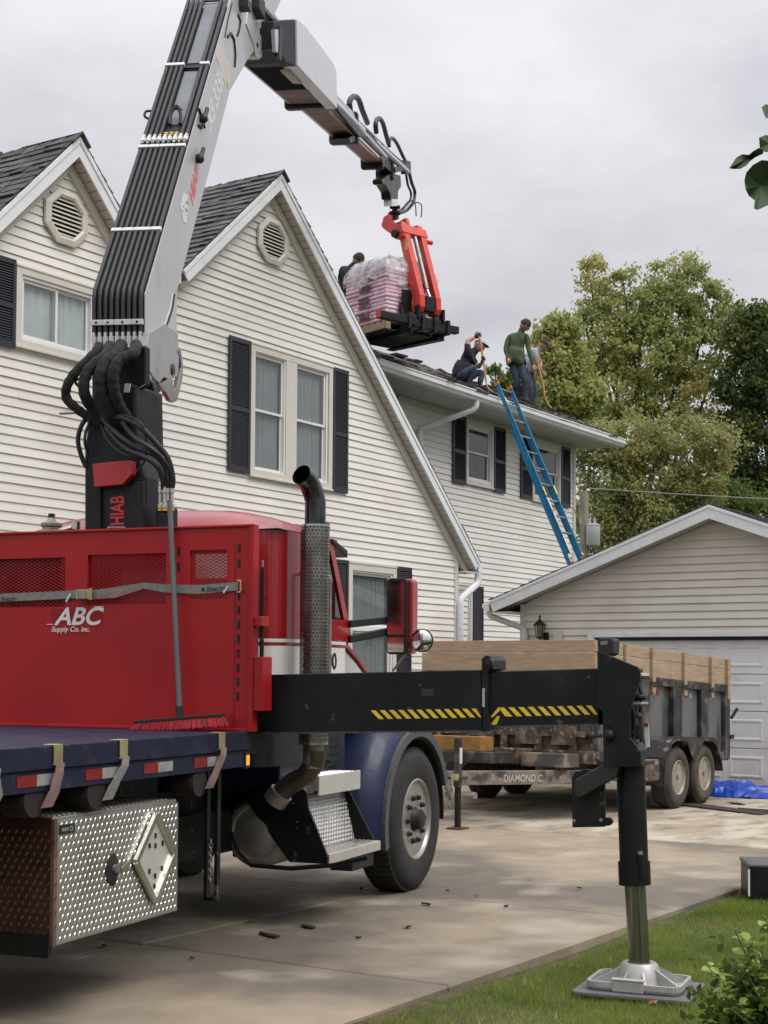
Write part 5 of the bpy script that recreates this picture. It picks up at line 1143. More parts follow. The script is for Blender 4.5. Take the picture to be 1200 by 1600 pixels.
for g0, g1 in ((0, 2), (2, 4), (4, 7), (7, 9)):
    b = MB(); l_ = .155; P = lambda l, o, h: Z(Bp, 0) + ua * l + na * h + Vector((0, o, 0)); a0, a1 = offs[g0] - .017, offs[g1 - 1] + .017
    b.hexa([P(l_, a0, .02), P(l_ + .034, a0, .02), P(l_ + .034, a1, .02), P(l_, a1, .02), P(l_, a0, .043), P(l_ + .034, a0, .043), P(l_ + .034, a1, .043), P(l_, a1, .043)]); b.build('hose_clamp', CLW, boom, bevel=.003, warp=cw)
    for o in ((a0 + a1) / 2,):
        c_ = Z(Bp, o) + ua * (l_ + .017) + na * .043; MB().tube([c_, c_ + na * .006], .007, n=6).build('clamp_bolt', BLACKM, boom, warp=cw)
for p0_, p1_ in ((10, 100), (112, 195)):
    face_box('cover_panel', GREYD, l_of(p1_), l_of(p0_), offs[3] + .022, offs[7] - .022, .006, .012, bev=.003)
for py_ in (108, 3): face_box('panel_strap', BLACKM, l_of(py_) - .01, l_of(py_) + .01, offs[3] + .01, offs[7] - .01, .012, .024)
l_ = l_of(197); pts = [Z(Bp, offs[4] + .0) + ud * l_ + nd * .02, Z(Bp, offs[4]) + ud * (l_ + .10) + nd * .06, Z(Bp, offs[5]) + ud * (l_ + .13) + nd * .08, Z(Bp, offs[6]) + ud * (l_ + .10) + nd * .06, Z(Bp, offs[6]) + ud * l_ + nd * .02]
MB().tube(rnd_path(pts, .05), .012).build('hose_loop', HOSE, boom, smooth=True, warp=cw)
l_ = l_of(180); MB().tube(rnd_path([Z(Bp, -HW) + ud * l_ + nd * -.02, Z(Bp, -HW - .05) + ud * (l_ + .01) + nd * -.0, Z(Bp, -HW - .05) + ud * (l_ + .09) + nd * -.0, Z(Bp, -HW) + ud * (l_ + .10) + nd * -.02], .03), .009).build('lifting_eye', BLACK, boom, warp=cw)
# side face details
def side(name, m, pts, h0=.0, h1=.004, par=None, bevel=0):
    q = [K(*p) for p in pts]; b = MB(); b.prism([(p[0], p[2]) for p in q], 'y', HW + h0, HW + h1); return b.build(name, m, par or boom, warp=cw, bevel=bevel)
def side_tube(name, pts, r, m=BLACK): return MB().tube([Z(K(*p), HW + .002) for p in pts], r, n=6).build(name, m, boom, smooth=True, warp=cw)
pb, pt = K(316, 212), K(349, 110); dd = (Vector(pt) - Vector(pb)).normalized(); hn = Vector((-dd.z, 0, dd.x))
hgt = .115
text_m = mat('boom_lettering', (.66, .66, .68), .5, var=.03)
def cwtext(name, s, m, pos, dirv, h, off=.02, sx=1.0, shear=0.0):
    # built in crane coordinates and moved to the truck's
    o = text(name, s, m, None, pos, dirv, Vector((-dirv[2], 0, dirv[0])), h, off=off, sx=sx, shear=shear, depth=.002)
    me = o.data; offv = INFO[boom.name][0]
    for v in me.vertices:
        t = cw(v.co); v.co = (t[0] - offv[0], -(t[1] - offv[1]), t[2] - offv[2])
    o.parent = boom; INFO[o.name] = INFO[boom.name]
    bb = bmesh.new(); bb.from_mesh(me); bmesh.ops.recalc_face_normals(bb, faces=bb.faces); bb.to_mesh(me); bb.free(); return o
pp = Z(K(329, 208), HW + .001); pe = Z(K(352, 118), HW + .001); dv = (pe - pp).normalized()
cwtext('boom_lettering', 'XS 335K', text_m, pp, dv, .15, off=.03, sx=(pe - pp).length / .15 / 5.4)
pp = Z(K(301, 322), HW + .001); pe = Z(K(311, 268), HW + .001); dv = (pe - pp).normalized()
cwtext('red_side_lettering', 'HIAB', mat('orange_red_print', (.62, .12, .10), .5), pp, dv, .105, off=.05, sx=(pe - pp).length / .105 / 3.4)
side('side_emblem', text_m, [(282, 322), (287, 301), (293, 305), (294, 322), (291, 350), (286, 345)], .0, .002)
for pts in ([(286, 322), (290, 313), (293, 318)], [(286, 330), (289, 325), (292, 330), (290, 336)]): side_tube('emblem_line', pts, .006, GREY)
side('print_panel', mat('pale_print', (.56, .50, .48), .5, var=.1), [(337, 88), (346, 56), (352, 80), (360, 110), (359, 128), (352, 132)], .0, .002)
side('print_panel', mat('yellow_print', (.60, .58, .25), .5, var=.1), [(353, 120), (360, 124), (356, 138)], .002, .003)
side_tube('rib_arc', [(355, 58), (360, 52), (365, 62), (367, 85), (366, 104)], .012); side_tube('rib_arc', [(371, 22), (375, 33), (373, 48), (370, 56)], .010, CHAR)
side_tube('rib_arc', [(351, 58), (356, 30), (362, 5)], .006, CHAR)
side_tube('rib_arc', [(271, 460), (268, 480), (262, 500), (252, 520), (238, 537), (231, 545)], .013, CHAR); side_tube('rib_arc', [(269, 458), (265, 482), (257, 506), (245, 524), (232, 540)], .009, mat('edge_light', (.5, .5, .5), .4))
for (px_, py_) in ((307, 248), (313, 185)):
    p = Z(K(px_, py_), HW); b = MB(); b.lathe([(.03, 0), (.035, .03), (.02, .05), (0, .052)], p, 'y', 12); b.tube([p + Vector((0, .03, 0)), p + ud * .12 + Vector((0, .03, 0))], .015); b.build('side_connector', BLACKM, boom, warp=cw)
side_tube('hose_clip', [(310, 170), (313, 180), (318, 190), (314, 200), (309, 196)], .012, BLACKM)
side_tube('hose_clip', [(319, 180), (317, 190), (319, 200)], .010, BLACKM)
# pivot plate, pin and rear hook link at the boom's root
PW_ = mat('worn_grey_plate', (.22, .21, .20), .4, var=.25, vscale=4, metal=.3)
def root(name, m, pts, o0, o1, bevel=.006):
    q = [K(px, py, .19) for px, py in pts]; b = MB(); b.prism([(p[0], p[2]) for p in q], 'y', o0, o1); return b.build(name, m, boom, warp=cw, bevel=bevel)
root('root_plate', mat('scuffed_grey', (.33, .33, .34), .4, var=.1, vscale=2, col2=(.20, .19, .18), fac2=(.5, .75), s2=3), [(229, 540), (232, 520), (256, 505), (277, 520), (279, 560), (277, 588), (266, 594), (255, 590), (248, 599), (240, 592), (230, 575)], .14, .195)
root('link_plate', PW_, [(246, 600), (254, 598), (262, 592), (268, 596), (269, 612), (275, 604), (278, 590), (281, 575), (279, 556), (275, 548), (276, 541), (281, 548), (284, 570), (283, 592), (277, 618), (274, 627), (269, 629), (264, 626), (257, 613), (250, 606)], .17, .20, bevel=.003)
p = K(270, 577, .2); MB().lathe([(.035, -.04), (.035, .012), (.02, .016), (0, .017)], (p[0], .195, p[2]), 'y', 20).build('pivot_pin', mat('pin_dark', (.06, .055, .05), .5), boom, warp=cw, smooth=True)
p = K(236, 596, .2); MB().lathe([(.05, -.04), (.05, .01), (.03, .02), (0, .02)], (p[0], .18, p[2]), 'y', 20).build('pivot_bush', DIRTYST, boom, warp=cw, smooth=True)
# hose sleeves looping from the boom fittings down into the column
def pts_s(lst): return [T(px, py, s_) for px, py, s_ in lst]
def smooth_pts(P, k=6):
    P = [Vector(p) for p in P]; out_ = []
    for i in range(len(P) - 1):
        p0 = P[max(i - 1, 0)]; p1 = P[i]; p2 = P[i + 1]; p3 = P[min(i + 2, len(P) - 1)]
        for j in range(k):
            t = j / k; out_.append(.5 * ((2 * p1) + (p2 - p0) * t + (2 * p0 - 5 * p1 + 4 * p2 - p3) * t * t + (3 * p1 - p0 - 3 * p2 + p3) * t ** 3))
    return out_ + [P[-1]]
def wob(P, r, a=.07): return [r * (1 + a * math.sin(i * 1.9) + random.uniform(-a, a) * .5) for i in range(len(P))]
for lst, r_ in (([(155, 540, .14), (148, 552, .08), (122, 577, .02), (106, 600, .0), (104, 622, .02), (122, 640, .05), (140, 652, .08), (160, 664, .10)], .034),
                ([(172, 540, .14), (165, 556, .04), (146, 570, -.02), (133, 590, -.05), (132, 615, -.04), (145, 640, .04), (165, 665, .11)], .040),
                ([(190, 538, .14), (180, 556, .04), (165, 566, -.02), (158, 585, -.05), (160, 612, -.03), (172, 640, .03), (190, 662, .11)], .045),
                ([(213, 538, .14), (208, 552, .04), (188, 562, -.02), (178, 580, -.05), (178, 605, -.03), (186, 632, .03), (200, 655, .11)], .040)):
    P_ = smooth_pts(pts_s(lst)); MB().tube(P_, wob(P_, r_ * .84), n=12).build('hose_sleeve', SLEEVE, trk, smooth=True)
for lst, r_ in (([(168, 650, .06), (195, 654, .03), (220, 668, .04), (242, 690, .08), (262, 715, .12), (270, 745, .15), (269, 762, .16)], .016),
                ([(160, 655, .06), (185, 680, .03), (215, 700, .04), (243, 712, .08), (258, 730, .12), (262, 750, .14), (262, 762, .15)], .015),
                ([(165, 668, .06), (195, 700, .03), (225, 714, .04), (245, 728, .08), (254, 748, .12), (255, 764, .14)], .015),
                ([(190, 660, .06), (210, 684, .03), (235, 700, .05), (255, 718, .10), (267, 740, .14), (266, 762, .16)], .014),
                ([(158, 665, .07), (170, 690, .05), (190, 708, .05), (215, 716, .06), (235, 718, .09)], .008),
                ([(175, 648, .05), (198, 650, .02), (222, 664, .03), (228, 690, .06), (226, 720, .08), (212, 738, .08)], .006),
                ([(205, 600, .10), (216, 606, .07), (228, 600, .12)], .004),
                ([(137, 650, .10), (126, 668, .08), (122, 690, .08), (128, 715, .10), (135, 730, .12)], .014),
                ([(143, 655, .10), (134, 675, .06), (133, 695, .06), (140, 710, .10)], .009),
                ([(133, 600, .05), (124, 592, .02), (118, 598, .02), (130, 610, .05)], .008)):
    P_ = smooth_pts(pts_s(lst), 5); MB().tube(P_, r_, n=8).build('hydraulic_hose', HOSE, trk, smooth=True)
for px_, s_ in ((250, .14), (257, .14), (262, .15), (269, .16)):
    b = MB(); P_ = [T(px_, y, s_) for y in (752, 758, 759, 770, 771, 786, 787, 794)]; b.tube(P_, [.011, .011, .0135, .0135, .010, .010, .0145, .0145], n=8); b.build('hose_fitting', STEEL, trk)
    MB().tube([T(px_, 749, s_), T(px_, 752, s_)], .0135).build('fitting_ring', MATS['yellow_ring'], trk); MB().tube([T(px_, 795, s_), T(px_, 798, s_)], .0135).build('fitting_ring', MATS['yellow_ring'], trk)
b = pxp(TF, 'x', .16, .1, [(243, 792), (264, 792), (264, 835), (243, 835)]); b.build('manifold', BLACK, trk)
# elbow plates and upper boom
UB = lambda px, py, o=.15: CF.hy(px, py, o)
b = MB(); q = [UB(*p, .17) for p in [(384, 38), (392, -20), (405, -5), (410, 10), (416, 33), (414, 60), (412, 74), (409, 90), (404, 93), (399, 88), (396, 70)]]; b.prism([(p[0], p[2]) for p in q], 'y', -.17, .175)
elb = b.build('elbow_link', GREY, trk, bevel=.01, warp=cw)
for pp in ((407, 49, .03, .012), (390, 16, .02, .03), (402, 70, .02, .015)):
    p = UB(pp[0], pp[1], .176); MB().lathe([(pp[2], 0), (pp[2], .008), (0, .009)], (p[0], .174, p[2]), 'y', 16).build('link_pin', CHAR, elb, warp=cw, smooth=True)
p = UB(399, 12, .18); b = MB(); b.box(p[0] - .12, p[0] + .1, .17, .24, p[2] - .06, p[2] + .09); b.build('elbow_valve', BLACKM, elb, warp=cw, bevel=.01)
p = UB(378, 8, .18); b = MB(); b.box(p[0] - .05, p[0] + .06, .16, .24, p[2] - .03, p[2] + .03); b.tube([(p[0], .2, p[2]), (p[0] - .02, .2, p[2] + .3)], .02); b.build('side_connector', BLACKM, elb, warp=cw)
b = MB(); b.tube([Z(UB(408, 10, .2), .2), Z(UB(424, 28, .2), .2), Z(UB(441, 41, .2), .2)], .03); b.build('link_rod', DIRTYST, trk, warp=cw, smooth=True)
# dark block painted for the shaded gap between the booms
b = MB(); q = [UB(*p, .1) for p in [(381, 40), (384, 30), (398, 70), (403, 92), (392, 92), (384, 88), (376, 95)]]; b.prism([(p[0], p[2]) for p in q], 'y', -.12, .12); b.build('elbow_gap_fill', CHAR, trk, warp=cw)
# boom 2: underside line in the crane plane
u0, u1 = Vector(UB(398, 92, 0)), Vector(UB(612, 285, 0)); ax = (Z(u1, 0) - Z(u0, 0)).normalized(); nx_ = Vector((-ax.z, 0, ax.x)); LU = (Z(u1, 0) - Z(u0, 0)).length
def ub_l(px, py):   # distance along the upper boom below image point
    v = Vector(UB(px, py, 0)); return min(((proj2(Z(u0, 0) + ax * l) - Vector((px, py))).length, l) for l in [i * .05 for i in range(-10, int(LU * 20) + 20)])[1]
def proj2(pc):
    w_ = CF.w(pc) - Vector((0, 0, EYE)); return Vector((600 + FPX * w_.dot(_R) / w_.dot(_F), CYP - FPX * w_.dot(_U) / w_.dot(_F)))
def ubx(name, m, l0, l1, o0, o1, h0, h1, bev=0, par=None, w=cw):
    b = MB(); P = lambda l, o, h: Z(u0, 0) + ax * l + nx_ * h + Vector((0, o, 0))
    b.hexa([P(l0, o0, h0), P(l1, o0, h0), P(l1, o1, h0), P(l0, o1, h0), P(l0, o0, h1), P(l1, o0, h1), P(l1, o1, h1), P(l0, o1, h1)]); return b.build(name, m, par or ubm, bevel=bev, warp=w)
c1, c2, c3, c4 = ub_l(478, 166), ub_l(541, 219), ub_l(585, 258), ub_l(603, 278)
ubm = trk
ubm = ubx('upper_boom', GREY, -.1, c1, -.17, .15, .0, .36, .012, par=trk)
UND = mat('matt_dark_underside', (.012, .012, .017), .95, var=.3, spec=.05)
ubx('boom_underside', UND, .0, c1 * .62, -.135, .152, -.005, .30); ubx('boom_underside', BROWNB, c1 * .62, c1, -.135, .152, -.004, .2)  # brown-red reflection on the underside is put into the plate colours
ubx('boom_stage', GREY, c1, c2, -.14, .13, .02, .30, .01); ubx('boom_underside', BROWNB, c1, c2, -.10, .132, .015, .24)
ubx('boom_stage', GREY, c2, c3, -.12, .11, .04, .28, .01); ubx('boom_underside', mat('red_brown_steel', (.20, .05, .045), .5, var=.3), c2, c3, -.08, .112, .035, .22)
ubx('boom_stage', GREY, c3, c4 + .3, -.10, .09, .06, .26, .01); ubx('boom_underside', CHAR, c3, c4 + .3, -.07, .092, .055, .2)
for c_, w_, h_ in ((c1, .19, .34), (c2, .165, .32), (c3, .145, .30), (c4, .12, .26)):
    ubx('boom_collar', BLACK, c_ - .13, c_ + .03, -w_ - .02, w_, -.05, h_, .03)
    ubx('collar_pad', CHAR, c_ - .02, c_ + .10, -w_ * .8, w_ * .9, -.03, .04, .015)
# cylinders above the stages
def upt(px, py, o=.1): return Vector(UB(px, py, o))
for a_, c_, r_, m in (((500, 140), (566, 205), .05, GREYL), ((545, 185), (600, 245), .045, GREYL), ((585, 222), (636, 268), .04, GREYL), ((510, 160), (560, 212), .03, STEEL), ((555, 212), (597, 252), .028, STEEL), ((540, 170), (640, 266), .02, GREYL)):
    MB().tube([Z(upt(*a_, .12), .12), Z(upt(*c_, .12), .12)], r_, n=12).build('extension_cylinder', m, ubm, warp=cw, smooth=True)
def upoly(name, m, pts, o0, o1, bevel=.01):
    q = [UB(px, py, o1) for px, py in pts]; b = MB(); b.prism([(p[0], p[2]) for p in q], 'y', o0, o1); return b.build(name, m, ubm, warp=cw, bevel=bevel)
upoly('cylinder_bracket', BLACK, [(480, 128), (488, 128), (522, 165), (524, 172), (516, 172), (482, 140)], .14, .2)
upoly('cylinder_bracket', BLACK, [(527, 166), (534, 168), (568, 206), (568, 214), (562, 214), (528, 172)], .14, .18); upoly('cylinder_bracket', BLACK, [(572, 206), (578, 208), (607, 240), (607, 250), (598, 252), (594, 246), (602, 242), (573, 214)], .12, .16)
upoly('cylinder_bracket', BLACK, [(610, 236), (614, 238), (634, 256), (633, 266), (618, 270), (617, 262), (626, 258), (611, 244)], .10, .14)
upoly('cylinder_bracket', BLACK, [(560, 205), (570, 208), (568, 216), (548, 224), (545, 216)], -.1, .14); upoly('cylinder_bracket', BLACK, [(635, 250), (642, 252), (642, 272), (634, 272)], .06, .14)
# big cover box on the right side of the upper boom
upoly('boom_cover', mat('cover_light_grey', (.55, .56, .60), .35, var=.04, coat=.2), [(464, 29), (477, 39), (493, 60), (521, 98), (526, 110), (527, 170), (465, 103)], .18, .30, .01)
upoly('cover_end', mat('cover_dark_end', (.035, .037, .045), .7, spec=.2), [(428, 33), (462, 30), (463, 104), (447, 98), (436, 80), (428, 76)], -.10, .28, .01)
upoly('cover_bracket', GREYL, [(429, 46), (435, 46), (436, 84), (431, 80)], .27, .30, 0); upoly('cover_hose_guide', BLACKM, [(438, 40), (442, 44), (440, 96), (436, 88)], .27, .31, 0)
upoly('cylinder_head', DIRTYST, [(450, 102), (462, 101), (482, 124), (482, 132), (470, 130), (452, 112)], .12, .2)
# looping hoses on top
for pts, r_ in (([(548, 178), (546, 160), (552, 151), (560, 155), (566, 172), (574, 192)], .045), ([(588, 208), (587, 192), (592, 185), (598, 192), (603, 210), (607, 224)], .042), ([(608, 230), (608, 220), (613, 216), (620, 224), (630, 245), (640, 262)], .035), ([(412, 8), (425, 24), (436, 38)], .03)):
    P_ = smooth_pts([Z(upt(px, py, .02), .02) for px, py in pts], 6); MB().tube(P_, r_ * .8, n=8).build('hydraulic_hose', HOSE, ubm, smooth=True, warp=cw)
P_ = smooth_pts([Z(upt(px, py, .06), .06) for px, py in [(639, 268), (643, 285), (648, 300), (646, 315), (636, 328), (622, 333)]], 6); MB().tube(P_, .028, n=8).build('hydraulic_hose', HOSE, ubm, smooth=True, warp=cw)
P_ = smooth_pts([Z(upt(px, py, .06), .03) for px, py in [(637, 268), (640, 288), (645, 302), (643, 314), (632, 326), (620, 332)]], 6); MB().tube(P_, .02, n=8).build('hydraulic_hose', HOSE, ubm, smooth=True, warp=cw)
tipq = [(597, 281), (612, 270), (626, 274), (627, 292), (622, 300), (622, 312), (611, 312), (610, 302), (603, 290), (598, 288)]
q = [UB(px, py, .08) for px, py in tipq]; b = MB(); b.prism([(p[0], p[2]) for p in q], 'y', -.06, .08); b.build('boom_tip', BLACK, ubm, warp=cw, bevel=.015)
q = [UB(px, py, .085) for px, py in [(612, 311), (622, 311), (622, 322), (612, 322)]]; b = MB(); b.prism([(p[0], p[2]) for p in q], 'y', -.03, .085); b.build('white_tag', WHITEP, ubm, warp=cw)
rt_ = Vector(UB(617, 322, .03)); rb_ = Vector(UB(617, 336, .03)); b = MB(); b.lathe([(.08, 0), (.08, -.03), (.045, -.035), (.04, -.09), (.09, -.095), (.09, -.12), (.04, -.125), (.04, -.2), (0, -.2)], rt_, 'z', 16); b.build('rotator', BLACK, ubm, warp=cw, smooth=True)

# ---------------- pallet fork with the load ----------------
YP = 21.9; C0 = hit(603, 512, (0, 1, 0), YP); YAW = R(39.8)
PF = Frame(YAW, (C0.x, C0.y)); zb = C0.z
fk = thing('pallet_fork', 'red crane pallet fork hanging from the boom tip and carrying the shingle pallet', 'pallet fork', PF, (.5, .4, 8.1))
F2 = lambda px, py, y: PF.hy(px, py, y)
def fpoly(name, m, pts, y, x0d, par=fk, bevel=.01):
    """outline given as (y,z) extruded along x"""
    b = MB(); b.prism(pts, 'x', *x0d); return b.build(name, m, par, bevel=bevel)
bt = F2(668, 492, -.20); tp = F2(634, 362, .27); hk = F2(616, 338, .52); oo = .20
xc = .60
for k, dx in enumerate((-.20, .12)):
    b = MB(); x = xc + dx
    b.prism([(-.27, bt[2] - .0), (-.10, bt[2] - .0), (-.13, bt[2] + .18), (.05 + oo, tp[2] + .06), (.10 + oo, tp[2] + .10), (-.05 + oo, tp[2] + .10), (-.12 + oo, tp[2] - .02), (-.30, bt[2] + .25), (-.31, bt[2] + .08)], 'x', x, x + .10)
    b.build('lift_arm', REDF, fk, bevel=.012)
b = MB(); b.prism([(-.16 + oo, tp[2] - .10), (.04 + oo, tp[2] - .10), (.08 + oo, tp[2] + .06), (-.10 + oo, tp[2] + .04)], 'x', xc - .24, xc + .26); b.build('arm_bridge', REDF, fk, bevel=.01)
for x in (xc - .2, xc + .12):
    b = MB(); b.prism([(-.05 + oo, tp[2] + .10), (.10 + oo, tp[2] + .10), (.17 + oo, tp[2] + .14), (.22 + oo, hk[2] - .01), (.36 + oo, hk[2] - .03), (.42 + oo, hk[2] - .16), (.36 + oo, hk[2] - .22), (.20 + oo, tp[2] - .04), (.05 + oo, tp[2] - .04)], 'x', x, x + .07); b.build('hook_arm', REDF, fk, bevel=.015)
b = MB(); b.prism([(.08 + oo, tp[2] + .0), (.28 + oo, tp[2] + .0), (.36 + oo, hk[2] - .10), (.18 + oo, tp[2] + .12)], 'x', xc - .13, xc + .12); b.build('cylinder_mount', CHAR, fk, bevel=.01)
b = MB(); b.prism([(.44, hk[2] - .06), (.56, hk[2] - .06), (.56, hk[2] + .06), (.44, hk[2] + .06)], 'x', xc - .12, xc + .02); b.build('hook_lug', REDF, fk, bevel=.02)
MB().tube([(xc + .2, -.05 + oo, tp[2] - .12), (xc + .42, -.05 + oo, tp[2] - .12)], .035, n=10).build('handle_bar', REDF, fk); MB().tube([(xc - .3, oo, tp[2] - .1), (xc - .2, oo, tp[2] - .1)], .06, n=10).build('pivot_boss', CHAR, fk)
MB().tube([(xc + .02, -.08 + oo, tp[2] - .02), (xc + .02, -.20, bt[2] + .38)], .035, n=12).build('lift_cylinder', DIRTYST, fk, smooth=True)
MB().tube([(xc + .02, -.20, bt[2] + .38), (xc + .02, -.27, bt[2] + .24)], .022, n=12).build('cylinder_rod', CHROME, fk, smooth=True)
b = MB(); b.box(xc - .08, xc + .10, -.3, -.2, bt[2] + .02, bt[2] + .26); b.build('cylinder_foot', CHAR, fk, bevel=.02)
bx('yellow_decal', mat('decal_yellow', (.65, .4, .08), .5), fk, xc - .203, xc - .20, -.02, .05, tp[2] - .36, tp[2] - .20)
bx('red_catch_plate', REDF, fk, xc - .24, xc - .1, -.15 + oo, .05 + oo, tp[2] - .16, tp[2] - .1, bevel=.005)
ca, cb_ = F2(591, 493, -.22), F2(714, 516, -.22); zc = (ca[2] + cb_[2]) / 2
MB().beam((ca[0], -.22, zc + .01), (xc - .25, -.22, zc), .11, .11).build('carriage_tube', CHAR, fk, bevel=.01); MB().beam((xc + .35, -.22, zc), (cb_[0], -.22, zc - .0), .11, .11).build('carriage_tube', CHAR, fk, bevel=.01)
bx('tube_end_cap', REDF, fk, ca[0] - .006, ca[0], -.27, -.17, zc - .04, zc + .06)
b = MB(); b.box(xc - .30, xc + .42, -.27, -.10, zc - .09, zc + .10); b.build('carriage_block', BLACK, fk, bevel=.02)
for x in (xc - .38, xc - .12, xc + .12, xc + .38): bx('carriage_collar', CHAR, fk, x - .03, x + .03, -.30, -.14, zc - .11, zc + .11, bevel=.01)
for x in (xc - .20, xc + .28): bx('carriage_lug', CHAR, fk, x - .02, x + .02, -.3, -.2, zc + .05, bt[2] + .1, bevel=.008)
bx('back_rest', BLACK, fk, xc - .34, xc - .18, -.10, -.04, zb + .15, zb + .60, bevel=.01)
for x in (xc - .30, xc + .36):
    b = MB(); b.prism([(-.14, zb - .07), (1.05, zb - .04), (1.05, zb - .02), (-.02, zb - .0), (-.02, zb + .40), (-.06, zb + .40), (-.14, zb + .10)], 'x', x - .07, x + .07); b.build('fork_tine', CHAR, fk, bevel=.006)
for k in range(2):
    P_ = smooth_pts([(xc - .05 + k * .1, .30, hk[2] + .05), (xc + .0 + k * .12, .2, hk[2] + .16), (xc + .05 + k * .13, .12, hk[2] + .12), (xc + .06 + k * .1, .1, hk[2] - .08)], 5); MB().tube(P_, .009, n=6).build('hydraulic_hose', HOSE, fk, smooth=True)
# the load
ld = thing('shingle_pallet', 'wooden pallet stacked with pink wrapped shingle bundles under clear plastic', 'pallet', PF, (.5, .5, zb))
PINKM = [mat('pink_wrapper', (.78, .50, .62), .4, var=.12, vscale=7, col2=(.80, .64, .71), fac2=(.5, .7), s2=7), mat('pale_pink_wrapper', (.80, .60, .69), .4, var=.12, vscale=7, col2=(.70, .38, .52), fac2=(.55, .75), s2=6)]
BLKB = mat('printed_wrapper', (.05, .03, .04), .45, var=.3, col2=(.4, .2, .28), fac2=(.56, .66), s2=9)
PS = .96
for i in range(7): bx('deck_board', WOOD, ld, .0, PS, i * .144, i * .144 + .10, zb + .10, zb + .122)
for i in range(7): bx('bottom_board', mat('dark_wood', (.045, .035, .03), .8, var=.2), ld, -.02, PS + .02, i * .145 - .01, i * .145 + .115, zb - .018, zb - .002)  # bottom boards darker than the deck boards
for x in (.0, .43, PS - .09): bx('stringer', WOOD, ld, x, x + .09, 0, PS, zb, zb + .098)
ztop = hit(603, 412, (0, 1, 0), YP).z; lay = 14; hl = (ztop - zb - .13) / lay
for k in range(lay):
    z0 = zb + .125 + k * hl; r_ = random.uniform
    for j in range(3):
        if k % 2: x0, x1, y0, y1 = .0 + r_(-.015, .02), PS + r_(-.02, .02), j * .32 + .004, (j + 1) * .32 - .004
        else: x0, x1, y0, y1 = j * .32 + .004, (j + 1) * .32 - .004, 0 + r_(-.02, .015), PS + r_(-.02, .02)
        m = random.choice(PINKM)
        b = MB(); n = 4
        vs = []
        L_ = x1 - x0 if k % 2 else y1 - y0
        # a slightly sagging soft bundle
        for zz, ins in ((z0 + .002, .012), (z0 + hl * .3, .0), (z0 + hl * .75, .0), (z0 + hl - .002, .014)):
            vs += [(x0 + ins + r_(0, .006), y0 + ins + r_(0, .006), zz + r_(-.003, .003)), (x1 - ins, y0 + ins + r_(0, .006), zz + r_(-.003, .003)), (x1 - ins, y1 - ins, zz + r_(-.003, .003)), (x0 + ins, y1 - ins, zz + r_(-.003, .003))]
        b.add(vs, [(0, 3, 2, 1), (12, 13, 14, 15)] + [(q * 4 + i, q * 4 + (i + 1) % 4, (q + 1) * 4 + (i + 1) % 4, (q + 1) * 4 + i) for q in range(3) for i in range(4)])
        bb = b.build('shingle_bundle', m, ld)
        if (not k % 2) and j == 1 or (k % 2 and r_(0, 1) < .35 and j == 0):
            pass
    # dark printed panels on the left face (x = 0 side)
    if k in (1, 2, 4, 5, 6, 8, 9, 11): bx('printed_panel', BLKB, ld, -.026, -.02, .32 + r_(0, .05), .62 + r_(-.03, .03), z0 + .012, z0 + hl * .8)
    if k in (3, 7, 10): bx('printed_panel', BLKB, ld, .45 + r_(0, .1), .8, -.026, -.02, z0 + .012, z0 + hl * .8)
# bagged rolls on top and clear film
PL = bpy.data.materials.new('clear_film'); PL.use_nodes = True; t_ = PL.node_tree; t_.nodes.clear()
o_ = t_.nodes.new('ShaderNodeOutputMaterial'); a_ = t_.nodes.new('ShaderNodeBsdfTransparent'); g_ = t_.nodes.new('ShaderNodeBsdfPrincipled'); x_ = t_.nodes.new('ShaderNodeMixShader')
g_.inputs['Base Color'].default_value = (.75, .75, .76, 1); g_.inputs['Roughness'].default_value = .25; n_ = t_.nodes.new('ShaderNodeTexNoise'); n_.inputs['Scale'].default_value = 6; n_.inputs['Detail'].default_value = 6
r_ = t_.nodes.new('ShaderNodeMapRange'); r_.inputs[1].default_value = .35; r_.inputs[2].default_value = .65; r_.inputs[3].default_value = .10; r_.inputs[4].default_value = .75
t_.links.new(n_.outputs[0], r_.inputs[0]); t_.links.new(r_.outputs[0], x_.inputs[0]); t_.links.new(a_.outputs[0], x_.inputs[1]); t_.links.new(g_.outputs[0], x_.inputs[2]); t_.links.new(x_.outputs[0], o_.inputs[0])
zt2 = hit(603, 402, (0, 1, 0), YP + .3).z
for k, (xx, yy, rr_) in enumerate(((.2, .48, .10), (.42, .5, .11), (.68, .5, .10))): MB().tube([(xx, .12, ztop + .09), (xx, .9, ztop + .09)], rr_, n=14).build('felt_roll', mat('pale_roll', (.55, .50, .50), .6, col2=(.35, .33, .34), fac2=(.5, .6), s2=8), ld, smooth=True)
for k, (yy, xx0) in enumerate(((.35, -.0), (.62, .03))): MB().tube([(xx0 + .02, yy - .16, ztop - .12 + k * .1), (xx0 + .1, yy + .2, ztop + .06)], .04, n=10).build('bagged_roll', mat('bag_grey', (.30, .30, .31), .5, var=.3, vscale=9), ld, smooth=True)
for j in range(3): bx('top_carton', mat('white_wrapper', (.60, .55, .57), .4, var=.1, vscale=6, col2=(.4, .3, .34), fac2=(.56, .66), s2=8), ld, .02 + j * .31, .31 + j * .31, .03, .93, ztop - .0, ztop + .09, bevel=.01)
n = 26; prof = [(.0, zb + .78), (.012, zb + .9), (.0, ztop - .06), (-.01, ztop + .02), (-.06, ztop + .12), (-.22, ztop + .20), (-.48, ztop + .22)]
b = MB(); per = []
for i in range(4 * n):
    s_, f = divmod(i, n); f /= n; e = .03; P4 = [(-e, -e), (PS + e, -e), (PS + e, PS + e), (-e, PS + e)]
    a_, c_ = P4[s_], P4[(s_ + 1) % 4]; per.append((a_[0] + (c_[0] - a_[0]) * f, a_[1] + (c_[1] - a_[1]) * f))
random.seed(3)
